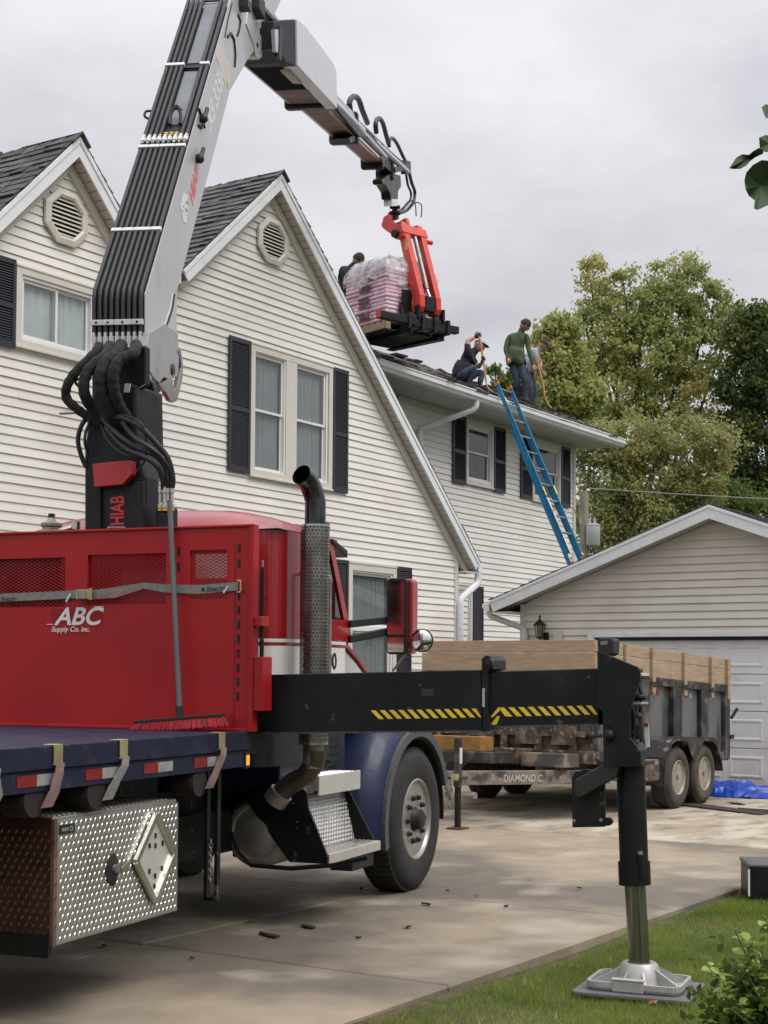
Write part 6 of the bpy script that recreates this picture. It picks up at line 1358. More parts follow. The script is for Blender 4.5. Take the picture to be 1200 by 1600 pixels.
for (ins, zz) in prof:
    for i, (x, y) in enumerate(per):
        cx_, cy_ = x - PS / 2, y - PS / 2; k = max(0.0, 1 + ins / (PS / 2)) if ins < 0 else 1 + ins
        w_ = .012 * math.sin(i * 1.3 + zz * 9) + random.uniform(-.008, .008)
        b.v.append((PS / 2 + cx_ * (k + w_), PS / 2 + cy_ * (k + w_), zz + .03 * math.sin(i * .7 + zz * 5) + random.uniform(-.012, .012) - (.08 if zz < zb + .8 and math.sin(i * .23) > .4 else 0)))
N4 = 4 * n
for r__ in range(len(prof) - 1):
    for i in range(N4): b.f.append((r__ * N4 + i, r__ * N4 + (i + 1) % N4, (r__ + 1) * N4 + (i + 1) % N4, (r__ + 1) * N4 + i))
b.build('plastic_film', PL, ld, smooth=True, rec=False)
# ---------------- dump trailer ----------------
tr = thing('dump_trailer', 'dirty black tandem axle dump trailer with new lumber side boards parked before the garage', 'trailer', HF, (17, 8, 0))
PITCH = lambda p: (p[0], p[1], p[2] - .041 * (p[0] - 15.07))
def tb_(name, m, x0, x1, y0, y1, z0, z1, par=tr, bevel=0): return MB().box(x0, x1, y0, y1, z0, z1).build(name, m, par, bevel=bevel, warp=PITCH)
X0, X1, Y0, Y1 = 15.07, 19.17, 6.93, 9.14; ZB, ZM, ZW = .64, 1.60, 1.945
tb_('box_floor', GRIME, X0, X1, Y0, Y1, ZB, ZB + .06)
tb_('side_wall', PANELG, X0, X1, Y0 + .03, Y0 + .05, ZB, ZM); tb_('side_wall', PANELG, X0, X1, Y1 - .05, Y1 - .03, ZB, ZM)
tb_('front_wall', GRIMER, X0 + .03, X0 + .05, Y0 + .04, Y1 - .04, ZB, ZM); tb_('tailgate', GRIME, X1 - .04, X1, Y0 + .04, Y1 - .04, ZB, ZM)
tb_('top_rail', GRIME, X0 - .01, X1 + .01, Y0 - .025, Y0 + .05, ZM - .09, ZM, bevel=.006); tb_('top_rail', GRIME, X0 - .01, X1, Y1 - .05, Y1 + .02, ZM - .09, ZM, bevel=.006); tb_('top_rail', GRIME, X0 - .02, X0 + .06, Y0 + .05, Y1 - .05, ZM - .09, ZM, bevel=.006)
tb_('bottom_rail', GRIME, X0, X1, Y0 - .015, Y0 + .03, ZB - .02, ZB + .09, bevel=.004)
for a0, a1 in ((15.05, 15.12), (15.66, 15.78), (16.22, 16.50), (17.22, 17.50), (18.14, 18.42), (19.0, 19.18)): tb_('side_post', GRIME, a0, a1, Y0 - .03, Y0 + .03, ZB, ZM - .09, bevel=.006)
for y_ in (7.2, 7.62, 8.05, 8.5, 8.9): tb_('front_rib', GRIMER, X0 - .05, X0 + .03, y_ - .04, y_ + .04, ZB, ZM - .09, bevel=.006)
tb_('front_rail', GRIMER, X0 - .06, X0 + .03, Y0, Y1, ZB - .05, ZB + .09, bevel=.006); tb_('front_rail', GRIMER, X0 - .04, X0 + .03, Y0, Y1, ZB + .24, ZB + .30, bevel=.004)
# wood boards: two courses, with stakes
for (z0, z1) in ((ZM + .005, ZM + .205), (ZM + .216, ZW)):
    tb_('wood_board', WOOD, X0 - .035, X0 + .003, Y0 - .0, Y1, z0, z1, bevel=.004)
    tb_('wood_board', WOOD, X0 + .01, 17.2, Y0 + .0, Y0 + .038, z0, z1, bevel=.004); tb_('wood_board', WOOD, 17.205, X1 + .02, Y0 + .0, Y0 + .038, z0, z1, bevel=.004)
    tb_('wood_board', WOOD, X0 + .01, X1, Y1 - .038, Y1 - .0, z0, z1, bevel=.004)
for a_ in (15.83, 16.60, 17.60, 18.53, 19.13): tb_('wood_stake', WOOD, a_ - .045, a_ + .045, Y0 - .04, Y0 - .002, ZM - .18, ZW + .004, bevel=.004)
for a_ in (16.60, 17.60, 18.53): tb_('stake_strap', GRIME, a_ - .06, a_ + .06, Y0 - .045, Y0 - .0405, ZM - .11, ZM - .05)
for k, (a0, c_) in enumerate(((16.60, TAPER), (16.70, TAPEW), (16.80, TAPER), (17.58, TAPEW), (17.72, TAPER), (17.86, TAPEW), (18.55, TAPEW))): tb_('reflective_tape', c_, a0, a0 + .09, Y0 + .026, Y0 + .0295, ZM - .20, ZM - .14)
tb_('reflective_tape', TAPER, 16.62, 16.72, Y0 + .026, Y0 + .0295, ZM - .20, ZM - .14)
b = MB(); b.beam((19.22, 6.9, 1.0), (19.34, 6.86, 1.13), .03, .03); b.beam((19.2, 6.92, .75), (19.33, 6.92, .76), .05, .05); b.build('gate_latch', BLACKM, tr)
# chassis and A-frame
tb_('chassis_rail', GRIME, 14.6, 19.1, 7.35, 7.43, .40, .56); tb_('chassis_rail', GRIME, 13.9, 19.1, 8.6, 8.68, .40, .56)
def arail(y1_, nm='tongue_rail'):
    b = MB(); b.hexa([(12.9, 8.03 + (.05 if y1_ > 8 else -.05), .44), (15.3, y1_, .37), (15.3, y1_ + (.07), .37), (12.9, 8.03 + (.12 if y1_ > 8 else .02), .44),
                      (12.9, 8.03 + (.05 if y1_ > 8 else -.05), .585), (15.3, y1_, .52), (15.3, y1_ + .07, .52), (12.9, 8.03 + (.12 if y1_ > 8 else .02), .585)]); return b.build(nm, mat('tongue_grime', (.22, .18, .15), .6, var=.3, vscale=5, col2=(.05, .04, .035), fac2=(.5, .62), s2=5, col3=(.30, .27, .24), fac3=(.60, .72), s3=12), tr, bevel=.006)
arail(6.86); arail(9.1)
pa, pe = Vector((12.9, 7.98, 0)), Vector((15.3, 6.86, 0)); du3 = (pe - pa).normalized(); dz = (.37 - .44) / (pe - pa).length; dn = Vector((du3.y, -du3.x, 0)) * 1
dn = -dn if dn.y > 0 else dn
def onrail(px): 
    best = None
    for i in range(240):
        p = pa + du3 * (i * .011); w_ = HF.w((p.x, p.y, .5)) - Vector((0, 0, EYE)); x_ = 600 + FPX * w_.dot(_R) / w_.dot(_F)
        if best is None or abs(x_ - px) < best[0]: best = (abs(x_ - px), i * .011)
    return best[1]
l0, l1 = onrail(786), onrail(834); pp = pa + du3 * l0 + dn * .004; k = l0 * dz
text('trailer_lettering', 'DIAMOND C', mat('faded_cream_lettering', (.44, .40, .36), .6, var=.15, vscale=20), tr, (pp.x, pp.y, .44 + k + .03), (du3.x, du3.y, dz), (0, 0, 1), .075, shear=.15, off=.02, sx=(l1 - l0) / .075 / 6.6, depth=.002)
tb_('tool_box', mat('dirty_grey_box', (.09, .085, .08), .6, var=.3, col2=(.24, .2, .16), fac2=(.52, .6), s2=5), 14.62, 15.0, 7.1, 7.62, .55, .70, bevel=.01); tb_('hydraulic_box', GRIMER, 14.6, 15.0, 7.66, 7.95, .57, .74, bevel=.01)
tb_('yellow_pump_box', mat('dirty_orange', (.30, .15, .035), .55, var=.3, vscale=8), 14.0, 14.3, 7.78, 8.42, .70, .86, bevel=.01); tb_('pump_base', GRIME, 13.9, 14.4, 7.6, 8.5, .58, .70, bevel=.01)
for y_, z_ in ((7.3, .92), (7.75, .92), (8.3, .90)): tb_('front_plate', GRIMER, X0 - .07, X0 - .05, y_ - .14, y_ + .14, z_ - .13, z_ + .10)
MB().tube(smooth_pts([HF.hx(px, py, 14.3) for px, py in ((735, 1148), (750, 1150), (760, 1162), (770, 1172), (785, 1178))]), .02).build('black_hose', HOSE, tr, smooth=True)
MB().tube(smooth_pts([HF.hx(px, py, 13.6) for px, py in ((712, 1196), (720, 1198), (732, 1190), (745, 1184))]), .008).build('wire', HOSE, tr, smooth=True)
jx, jy = 13.25, 7.62
b = MB(); b.box(jx - .032, jx + .032, jy - .032, jy + .032, .42, .92); b.box(jx - .08, jx + .08, jy - .08, jy + .08, .50, .53); b.build('jack_tube', GRIME, tr, bevel=.006); bx('jack_leg', BLACK, tr, jx - .024, jx + .024, jy - .024, jy + .024, .02, .44); bx('jack_foot', mat('red_jack_foot', (.13, .045, .03), .8, var=.5, vscale=12), tr, jx - .09, jx + .09, jy - .08, jy + .08, .0, .018)
b = MB(); b.tube([(jx + .03, jy - .04, .34), (jx + .05, jy - .16, .34)], .02); b.lathe([(.035, -.02), (.035, .02)], (jx + .05, jy - .16, .34), 'y', 10); b.build('jack_crank', DIRTYST, tr)
bx('jack_label', mat('label_white', (.6, .6, .58)), tr, jx - .025, jx + .025, jy - .036, jy - .0325, .66, .82); bx('jack_valve', GOLD, tr, jx - .14, jx - .08, jy - .06, jy - .0, .50, .56)
for dx in (0, .04):
    P_ = [HF.hx(px, py, 12.95) for px, py in ((694 + dx * 100, 1222), (697 + dx * 90, 1245), (700, 1262), (704 - dx * 50, 1240), (706, 1218))]; chain(tr, P_, link=.06, r=.008)
bx('coupler', GRIME, tr, 12.4, 13.0, 7.96, 8.1, .42, .60, bevel=.01)
# wheels with steel rims
TW = mat('trailer_tyre', (.055, .048, .042), .85, var=.3, vscale=7, col2=(.10, .085, .07), fac2=(.5, .7), s2=4); RIMM = mat('dusty_rim', (.34, .30, .25), .6, metal=.2, var=.25, vscale=9)
for a_ in (16.83, 17.68):
    for yy, sg in ((6.68, -1), (9.38, 1)):
        c_ = (a_, yy, .36); o, rr = wheel(tr, c_, .36, .225, sg, rim=None, tm=TW, rm=RIMM, deep=.07)
        if sg == -1:
            MB().lathe([(.045, .04), (.045, -.01), (.03, -.03), (0, -.032)], (a_, yy + .05, .36), 'y', 16).build('hub_cap', mat('rusty_hub', (.10, .07, .05), .6), o)
            for i in range(8):
                an = 2 * math.pi * i / 8; MB().lathe([(.021, .0), (.021, -.006)], (a_ + rr * .56 * math.cos(an), yy + .066, .36 + rr * .56 * math.sin(an)), 'y', 8).build('rim_hole', SLOT, o)
MB().tube([(16.83, 6.8, .36), (16.83, 9.3, .36)], .035).build('axle', GRIME, tr); MB().tube([(17.68, 6.8, .36), (17.68, 9.3, .36)], .035).build('axle', GRIME, tr)
fp = [(16.28, .30), (16.31, .62), (16.50, .80), (16.62, .845), (17.9, .80), (18.02, .74), (18.16, .55), (18.20, .38), (18.18, .38), (18.13, .53), (17.98, .70), (17.84, .755), (17.55, .77), (17.34, .60), (17.25, .54), (17.16, .60), (16.98, .79), (16.64, .80), (16.52, .765), (16.345, .60), (16.30, .30)]
for yy0, yy1 in ((6.64, 6.92), (9.15, 9.42)): 
    b = MB(); b.prism(fp, 'y', yy0, yy0 + .012); 
    topl = [(16.28, .30), (16.31, .62), (16.50, .80), (16.62, .845), (17.9, .80), (18.02, .74), (18.16, .55), (18.20, .38)]
    for i in range(len(topl) - 1):
        (a0, z0), (a1, z1) = topl[i], topl[i + 1]; b.hexa([(a0, yy0, z0), (a1, yy0, z1), (a1, yy1, z1), (a0, yy1, z0), (a0, yy0, z0 - .008), (a1, yy0, z1 - .008), (a1, yy1, z1 - .008), (a0, yy1, z0 - .008)])
    b.build('fender', GRIME, tr)
bx('fender_step', GRIMER, tr, 15.9, 16.3, 6.7, 6.95, .36, .60, bevel=.01)
# ---------------- things on the driveway ----------------
tp_ = thing('blue_tarp', 'crumpled blue plastic tarp lying in front of the garage door', 'tarp', HF, (19.3, 6.7, 0))
b = MB(); n, m_ = 34, 18; random.seed(8)
for i in range(n + 1):
    for j in range(m_ + 1):
        u, v = i / n, j / m_; x = 18.75 + v * 1.0 + .08 * math.sin(u * 7); y = 7.9 - u * 1.75 + .07 * math.sin(v * 6)
        env = (1 - (2 * u - 1) ** 4) * (1 - (2 * v - 1) ** 4)
        z_ = .008 + env * (.04 + .07 * abs(math.sin(u * 9 + v * 4)) + .08 * abs(math.sin(u * 17 - v * 9)) + random.uniform(-.02, .03)) * (1.1 - .3 * u)
        b.v.append((x + random.uniform(-.01, .01), y, max(.006, z_)))
b.f = [(i * (m_ + 1) + j, (i + 1) * (m_ + 1) + j, (i + 1) * (m_ + 1) + j + 1, i * (m_ + 1) + j + 1) for i in range(n) for j in range(m_)]
b.build('tarp_sheet', mat('blue_tarp', (.008, .05, .36), .35, var=.2, vscale=6), tp_, rec=False)
bp = thing('black_board', 'flat black board standing on edge beside the blue tarp', 'board', HF, (19.2, 6.0, 0))
b = MB(); b.hexa([(19.0, 6.30, .01), (19.1, 5.2, .01), (19.14, 5.2, .01), (19.04, 6.30, .01), (19.05, 6.28, .335), (19.15, 5.2, .36), (19.19, 5.2, .36), (19.09, 6.28, .335)]); b.build('board_panel', BLACKM, bp, bevel=.004)
random.seed(21)
def flat_scrap(label, x, y, rx, ry, cat='debris', grp=None, m=None, name='roofing_scrap', z=.004, th=.008, ang=0, fr=HF, n=9, curl=.01):
    t = thing(name, label, cat, fr, (x, y, 0), grp); P = []
    for i in range(n):
        a = 2 * math.pi * i / n; r = random.uniform(.65, 1.1); dx, dy = rx * r * math.cos(a), ry * r * math.sin(a); P.append((x + dx * math.cos(ang) - dy * math.sin(ang), y + dx * math.sin(ang) + dy * math.cos(ang)))
    zs = [z + random.uniform(0, curl) for _ in P]
    b = MB(); b.add([(p[0], p[1], q_) for p, q_ in zip(P, zs)] + [(p[0], p[1], q_ + th) for p, q_ in zip(P, zs)] + [(x, y, z + th)], [(i, (i + 1) % n, n + (i + 1) % n, n + i) for i in range(n)] + [(n + i, n + (i + 1) % n, 2 * n) for i in range(n)])
    b.build('scrap_piece', m or mat('scrap_black', (.022, .02, .018), .9, var=.3), t); return t
t = thing('rubber_strip', 'long dark flat strip lying on the concrete beside the trailer wheels', 'strip', HF, (17, 6.2, 0)); b = MB(); b.hexa([(17.25, 6.95, .003), (16.55, 5.62, .003), (16.80, 5.55, .003), (17.55, 6.85, .003), (17.25, 6.95, .016), (16.55, 5.62, .016), (16.80, 5.55, .016), (17.55, 6.85, .016)]); b.build('strip_sheet', mat('strip_brown', (.035, .027, .022), .85, var=.3), t)
for lab, px, py, rx, ry in (('jagged black scrap farther right of the pair near the truck steps', 482, 1450, .075, .04), ('pointed black scrap on the concrete nearest the toolbox side of the pair', 421, 1464, .115, .032),
                            ('thin dark scrap right of the front truck wheel', 665, 1415, .05, .018), ('black scrap at the right frame edge by the black board', 1192, 1268, .45, .1),
                            ('long dark scrap beside the blue tarp', 1160, 1247, .22, .05), ('small dark scrap below the long one by the tarp', 1152, 1257, .16, .05)):
    p = HF.hz(px, py, 0); flat_scrap(lab, p[0], p[1], ry, rx, ang=R(-20))
LEAFB = mat('dry_leaf', (.30, .10, .035), .8, var=.3, vscale=20, col2=(.38, .20, .09), fac2=(.5, .6), s2=30)
def dry_leaf(label, px, py, s_, z=0.0, grp=None):
    p = HF.hz(px, py, z); t = thing('fallen_leaf', label, 'leaf', HF, (p[0], p[1], z), grp); b = MB(); n = 10
    P = []
    for i in range(n):
        a = 2 * math.pi * i / n; r = s_ * (1 if i % 2 else .55) * random.uniform(.8, 1.15); P.append((p[0] + r * math.cos(a), p[1] + r * .8 * math.sin(a), z + .008 + random.uniform(0, .5) * s_))
    b.add(P + [(p[0], p[1], z + .005)], [(i, (i + 1) % n, n) for i in range(n)]); b.build('leaf_blade', LEAFB, t, rec=False)
dry_leaf('orange brown leaf lying on the concrete below the front wheel', 637, 1451, .04)
dry_leaf('dark red leaf in the shade in front of the toolbox', 163, 1480, .045); dry_leaf('small reddish leaf beside the two black scraps', 392, 1442, .035)
dry_leaf('pale tan leaf on the grass below the outrigger foot', 1020, 1571, .035, -.06); dry_leaf('rust coloured leaf on the grass at the concrete edge', 836, 1489, .035, -.07)
dry_leaf('brown leaf on the grass left of the outrigger foot', 711, 1548, .035, -.07)
random.seed(31)
for px, py, lab_ in ((1030, 1443, 'small brown leaf under the concrete edge just right of the outrigger rod'), (1090, 1432, 'small brown leaf at the concrete edge halfway to the black box'), (1110, 1424, 'small brown leaf at the concrete edge nearest the black box'),
                    (1052, 1454, 'small brown leaf on the grass right of the outrigger rod, a little off the concrete'), (700, 1393, 'tiny brown leaf on the concrete right of the front truck wheel'), (745, 1402, 'tiny brown leaf on the concrete farthest right of the front truck wheel')):
    dry_leaf(lab_, px, py, random.uniform(.018, .035), -.06 if px > 1000 else 0.0, grp='small brown leaves along the driveway')
# black box at the right edge
c_ = hit(1172, 1418, (0, 0, 1), -.08); bxf = Frame(R(-5), (c_.x, c_.y)); bb = thing('black_box', 'black square edged plastic box on the grass at the right frame edge', 'box', bxf, (0, 0, -.08))
bx('box_body', BLACK, bb, .0, .8, .0, .45, -.10, .20, bevel=.012); bx('box_lid', mat('dark_grey_lid', (.06, .065, .075), .4), bb, -.01, .81, -.01, .46, .20, .228, bevel=.01); bx('pale_edge', WHITE, bb, -.012, -.001, -.006, .02, .0, .19)
# ---------------- ladder ----------------
la = thing('extension_ladder', 'blue fibreglass extension ladder leaning on the wing gutter from the garage roof', 'ladder', HF, (22.9, 10.8, 2.8))
AL_, AR_ = 22.36, 22.83
t0 = Vector(HF.hx(775, 597, AL_)); g0 = Vector(HF.hx(893, 877, AL_)); dl = (g0 - t0).normalized(); nl = Vector((0, -dl.z, dl.y)); nl = nl if nl.y < 0 else -nl
bot = t0 + dl * ((t0.z - 2.80) / -dl.z)
def rail(a, p, q, nm='ladder_rail', off=0.0):
    A_, B_ = Vector((a, p.y, p.z)) + nl * off, Vector((a, q.y, q.z)) + nl * off
    b = MB(); s_ = 1 if a > 22.9 else -1
    b.beam(A_, B_, .008, .066, up=nl); 
    for e in (-.03, .03): b.beam(A_ - Vector((s_ * .012, 0, 0)) + nl * e, B_ - Vector((s_ * .012, 0, 0)) + nl * e, .024, .006, up=nl)
    o = b.build(nm, LADB, la); return o
LT = (bot - t0).length; fly_end = t0 + dl * (LT * .80)
for a in (AL_, AR_): rail(a, t0, fly_end, off=.0)
for a in (AL_ - .012, AR_ + .012): rail(a, t0 + dl * (LT * .22), bot, off=-.05)
n_ = int(LT * .8 / .305)
for i in range(n_): 
    p = t0 + dl * (.12 + i * .305); MB().tube([(AL_, p.y, p.z), (AR_, p.y, p.z)], .017, n=8).build('rung', DIRTYST, la, smooth=True)
for i in range(3):
    p = fly_end + dl * (.12 + i * .305) - nl * .05
    if (p - bot).dot(dl) < 0: MB().tube([(AL_ - .03, p.y, p.z), (AR_ + .03, p.y, p.z)], .017, n=8).build('rung', DIRTYST, la, smooth=True)
LY = mat('label_yellow', (.62, .56, .12), .5); LW = mat('label_white', (.6, .6, .58))
for f, m, s_, ln in ((.50, LY, -1, .16), (.48, LY, 1, .16), (.55, LW, -1, .22), (.62, LW, -1, .3), (.72, LW, -1, .3), (.66, LY, -1, .1), (.08, LW, -1, .1), (.79, LY, 1, .05), (.79, LY, -1, .05)):
    p = t0 + dl * (LT * f) + nl * .045; a = AL_ if s_ < 0 else AR_; q = p + dl * ln; b = MB(); b.beam((a - .006 * 0, p.y, p.z), (a, q.y, q.z), .05, .004, up=nl); b.build('ladder_label', m, la)
for f in (.14, .30, .42, .52, .62, .72, .82, .9):
    for a in (AL_,):
        p = t0 + dl * (LT * f) + nl * .02; MB().tube([(a - .012, p.y, p.z), (a + .01, p.y, p.z)], .012, n=8).build('rung_end', SLOT, la)
for a in (AL_, AR_): p = t0; MB().beam((a, t0.y, t0.z), (a, t0.y + dl.y * .06, t0.z + dl.z * .06), .03, .09, up=nl).build('end_cap', mat('orange_cap', (.5, .22, .04), .6), la)
MB().tube(smooth_pts([(AL_ + .1, fly_end.y - .05, fly_end.z + .75), (AL_ + .2, fly_end.y - .12, fly_end.z + .5), (AL_ + .3, fly_end.y - .06, fly_end.z + .65), (AL_ + .25, fly_end.y - .05, fly_end.z + .9)]), .01).build('ladder_rope', mat('rope_tan', (.3, .25, .17), .9), la)
# ---------------- utility pole, transformer, wire ----------------
po = thing('utility_pole', 'weathered wooden utility pole with grey transformer can behind the wing', 'utility pole', WF, (0, 42, 0))
tpz = hit(913, 768, (0, 1, 0), 42); MB().tube([(tpz.x, 42, -.1), (tpz.x, 42, tpz.z)], [.15, .12], n=18).build('pole_shaft', POLEW, po, smooth=True); INFO
cz = hit(926, 836, (0, 1, 0), 41.9)
c0 = hit(926, 853, (0, 1, 0), 41.9); hgt = hit(926, 822, (0, 1, 0), 41.9).z - c0.z
b = MB(); b.lathe([(.18, 0), (.195, .02), (.195, hgt), (.205, hgt), (.205, hgt + .03), (.12, hgt + .06), (0, hgt + .07)], (c0.x, 41.8, c0.z), n=24); b.build('transformer_can', GALV, po, smooth=True)
for dx in (-.1, .04): MB().lathe([(.045, 0), (.06, .02), (.04, .04), (.055, .07), (.035, .09), (.04, .13), (.02, .16)], (c0.x + dx, 41.8, c0.z + hgt + .03), n=10).build('bushing', mat('insulator_grey', (.4, .38, .36), .4), po, smooth=True)
for zz in (.12, hgt - .12): bx('mount_bracket', DIRTYST, po, tpz.x + .1, c0.x - .1, 41.8, 41.86, c0.z + zz, c0.z + zz + .05)
MB().lathe([(.03, 0), (.06, .03), (.06, .06), (.03, .09)], (tpz.x + .1, 41.95, tpz.z - .02), n=10).build('insulator', mat('insulator_white', (.6, .6, .58), .4), po)
wz = hit(920, 763, (0, 1, 0), 42); we = hit(1230, 779, (0, 1, 0), 42); P_ = [(wz.x + (we.x + 8 - wz.x) * t, 42, wz.z + (we.z - .25 - wz.z) * t - .35 * 4 * t * (1 - t) * .25) for t in [i / 12 for i in range(13)]]
MB().tube(P_, .016, n=5).build('power_line', mat('wire_grey', (.22, .22, .2), .6), po)

# ---------------- people and their tools ----------------
SKIN = mat('skin', (.40, .22, .15), .55, var=.08); HAIR = mat('dark_hair', (.045, .03, .022), .8, var=.3, vscale=40)
JEAN = mat('blue_jeans', (.035, .052, .085), .9, var=.45, vscale=6, bump=.8, bscale=14, col2=(.075, .10, .14), fac2=(.5, .65), s2=5); NAVY = mat('navy_shirt', (.025, .024, .042), .9, var=.35, vscale=8, bump=.8, bscale=12); GRN = mat('green_shirt', (.060, .085, .042), .9, var=.4, vscale=6, bump=.9, bscale=11)
GRYS = mat('grey_shirt', (.36, .37, .40), .85, var=.2, vscale=7, bump=.8, bscale=12); BOOT = mat('work_boot', (.03, .023, .018), .8, var=.3); GLOVE = mat('black_glove', (.02, .02, .022), .8, var=.2); CAPG = mat('grey_cap', (.35, .35, .36), .8); CAPB = mat('black_cap', (.02, .018, .02), .8); DKS = mat('black_shirt', (.018, .02, .022), .85, var=.25, bump=.3, bscale=18)
def person(label, fr, J, mats, cap=None, hairm=HAIR, face=(1, 0, -.2), glove=False, cuff=.5, bx_=None):
    """J: joint positions in the figure's own frame (x picture-right, y away, z up, metres)"""
    t = thing('person', label, 'person', fr, (0, 0, 0))
    segs = [('pelvis', 'spine', .150, .155, 'shirt'), ('spine', 'chest', .155, .165, 'shirt'), ('chest', 'neck', .165, .062, 'shirt'), ('neck', 'head', .058, .072, 'skin'),
            ('chest', 'shL', .12, .066, 'shirt'), ('shL', 'elL', .062, .048, 'arm'), ('elL', 'haL', .045, .030, 'fore'), ('chest', 'shR', .12, .066, 'shirt'), ('shR', 'elR', .062, .048, 'arm'), ('elR', 'haR', .045, .030, 'fore'),
            ('pelvis', 'hiL', .14, .098, 'leg'), ('hiL', 'knL', .098, .066, 'leg'), ('knL', 'anL', .066, .048, 'leg'), ('anL', 'toL', .046, .04, 'boot'), ('pelvis', 'hiR', .14, .098, 'leg'), ('hiR', 'knR', .098, .066, 'leg'), ('knR', 'anR', .066, .048, 'leg'), ('anR', 'toR', .046, .04, 'boot')]
    segs = [s for s in segs if s[0] in J and s[1] in J]
    verts = []; idx = {}; rad = []; edges = []; lab = []
    def vid(n, r):
        if n not in idx: idx[n] = len(verts); verts.append(Vector(J[n])); rad.append(r)
        return idx[n]
    segl = []
    for a, c, ra, rc, kind in segs:
        ia, ic = vid(a, ra), vid(c, rc); A_, B_ = Vector(J[a]), Vector(J[c])
        mids = 2 if (B_ - A_).length > .22 else (1 if (B_ - A_).length > .1 else 0); prev = ia
        for q in range(mids):
            f = (q + 1) / (mids + 1); bulge = 1.06 if kind in ('leg', 'fore', 'arm') and q == 0 else 1.0
            verts.append(A_.lerp(B_, f)); rad.append((rad[ia] + (rc - rad[ia]) * f) * bulge); edges.append((prev, len(verts) - 1)); prev = len(verts) - 1
        edges.append((prev, ic)); segl.append((A_, B_, kind))
    me = bpy.data.meshes.new('tmp'); me.from_pydata(verts, edges, []); ob = bpy.data.objects.new('tmp', me); C.objects.link(ob)
    sk = ob.modifiers.new('s', 'SKIN'); sk.use_smooth_shade = True
    for i, v in enumerate(me.skin_vertices[0].data): v.radius = (rad[i], rad[i]); v.use_root = (i == 0)
    ss = ob.modifiers.new('u', 'SUBSURF'); ss.levels = 2; ss.render_levels = 2
    dg = bpy.context.evaluated_depsgraph_get(); dg.update(); m2 = bpy.data.meshes.new_from_object(ob.evaluated_get(dg)); bpy.data.objects.remove(ob)
    order = ['shirt', 'skin', 'arm', 'fore', 'leg', 'boot']; m2.materials.clear()
    for k_ in order: m2.materials.append(mats[k_])
    for p in m2.polygons:
        c = p.center; best = (9, 'shirt')
        for A_, B_, kind in segl:
            d_ = B_ - A_; f = max(0, min(1, (c - A_).dot(d_) / d_.length_squared)); dist = (c - (A_ + d_ * f)).length - (.06 if kind == 'shirt' else 0)
            kk = kind
            if kind == 'arm' and f > cuff: kk = 'fore'
            if dist < best[0]: best = (dist, kk)
        p.material_index = order.index(best[1]); p.use_smooth = True
    body = bpy.data.objects.new('body', m2); C.objects.link(body); body.parent = t; INFO[body.name] = (Vector(), False)
    # loose shirt tail over the hips
    sp_, pv_ = Vector(J['spine']), Vector(J['pelvis']); ch_ = Vector(J['chest']); P_ = [ch_.lerp(sp_, .6), sp_, sp_.lerp(pv_, .6), sp_.lerp(pv_, 1.25)]
    b = MB(); b.tube(P_, ([.150, .168, .176, .184] if (Vector(J['pelvis']) - Vector(J['anL'])).length > .6 else [.14, .156, .158, .155]), n=22, cap=False); k_ = len(b.v) // 4
    b.v = [tuple(Vector(v) + (Vector(v) - P_[min(3, i_ // k_)]) * (.08 * math.sin(i_ * 1.9) + .05 * math.sin(i_ * .7)) * (i_ // k_) / 3 + Vector((0, 0, .03 * math.sin(i_ * 1.1) * (i_ // k_) / 3))) for i_, v in enumerate(b.v)]
    q_ = b.build('shirt_tail', mats['shirt'], t, smooth=True, rec=False); q_.modifiers.new('thick', 'SOLIDIFY').thickness = .006
    # head with face
    h = Vector(J['head']); f = Vector(face).normalized(); upv = (h - Vector(J['neck'])).normalized(); sdv = f.cross(upv).normalized(); upv = sdv.cross(f).normalized(); hc = h + upv * .05
    def hp(x, y, z_): return hc + f * x + sdv * y + upv * z_
    b = MB(); nr, ns = 12, 16
    for i in range(nr + 1):
        th = math.pi * i / nr
        for k_ in range(ns):
            ph_ = 2 * math.pi * k_ / ns; x, y, z_ = math.sin(th) * math.cos(ph_), math.sin(th) * math.sin(ph_), math.cos(th)
            w_ = 1 - .22 * max(0, -z_) ** 1.5; X = .098 * x * w_ + (.018 if z_ < -.2 and x > 0 else 0) * abs(x); 
            if x > .85 and -.25 < z_ < .25: X += .004
            b.v.append(hp(X, .076 * y * w_, .118 * z_))
    b.f = [(i * ns + k_, i * ns + (k_ + 1) % ns, (i + 1) * ns + (k_ + 1) % ns, (i + 1) * ns + k_) for i in range(nr) for k_ in range(ns)]
    hd_ = b.build('head', mats['skin'], t, smooth=True, rec=False)
    MB().hexa([hp(.09, -.012, -.03), hp(.09, .012, -.03), hp(.122, .010, -.028), hp(.122, -.010, -.028), hp(.092, -.006, .02), hp(.092, .006, .02), hp(.100, .004, .02), hp(.100, -.004, .02)]).build('nose', mats['skin'], hd_, bevel=.003)
    for s_ in (-1, 1):
        b = MB(); b.lathe([(0, -.008), (.011, -.003), (.011, .003), (0, .008)], hp(.088, s_ * .032, .012), n=8); b.build('eye', mat('eye_dark', (.03, .02, .015), .3), hd_)
        b = MB(); e_ = [hp(-.01 + x * .02, s_ * .079, z_ * .03) for x, z_ in ((-.8, .8), (.3, 1), (1, .3), (.5, -.9), (-.2, -1))]; b.add(e_ + [p + sdv * s_ * .012 for p in e_], [(0, 1, 2, 3, 4), (5, 6, 7, 8, 9)] + [(i, (i + 1) % 5, 5 + (i + 1) % 5, 5 + i) for i in range(5)]); b.build('ear', mats['skin'], hd_)
    MB().hexa([hp(.088, -.022, -.062), hp(.088, .022, -.062), hp(.104, .016, -.062), hp(.104, -.016, -.062), hp(.088, -.022, -.052), hp(.088, .022, -.052), hp(.104, .016, -.052), hp(.104, -.016, -.052)]).build('mouth', mat('lips', (.2, .07, .05), .5), hd_)
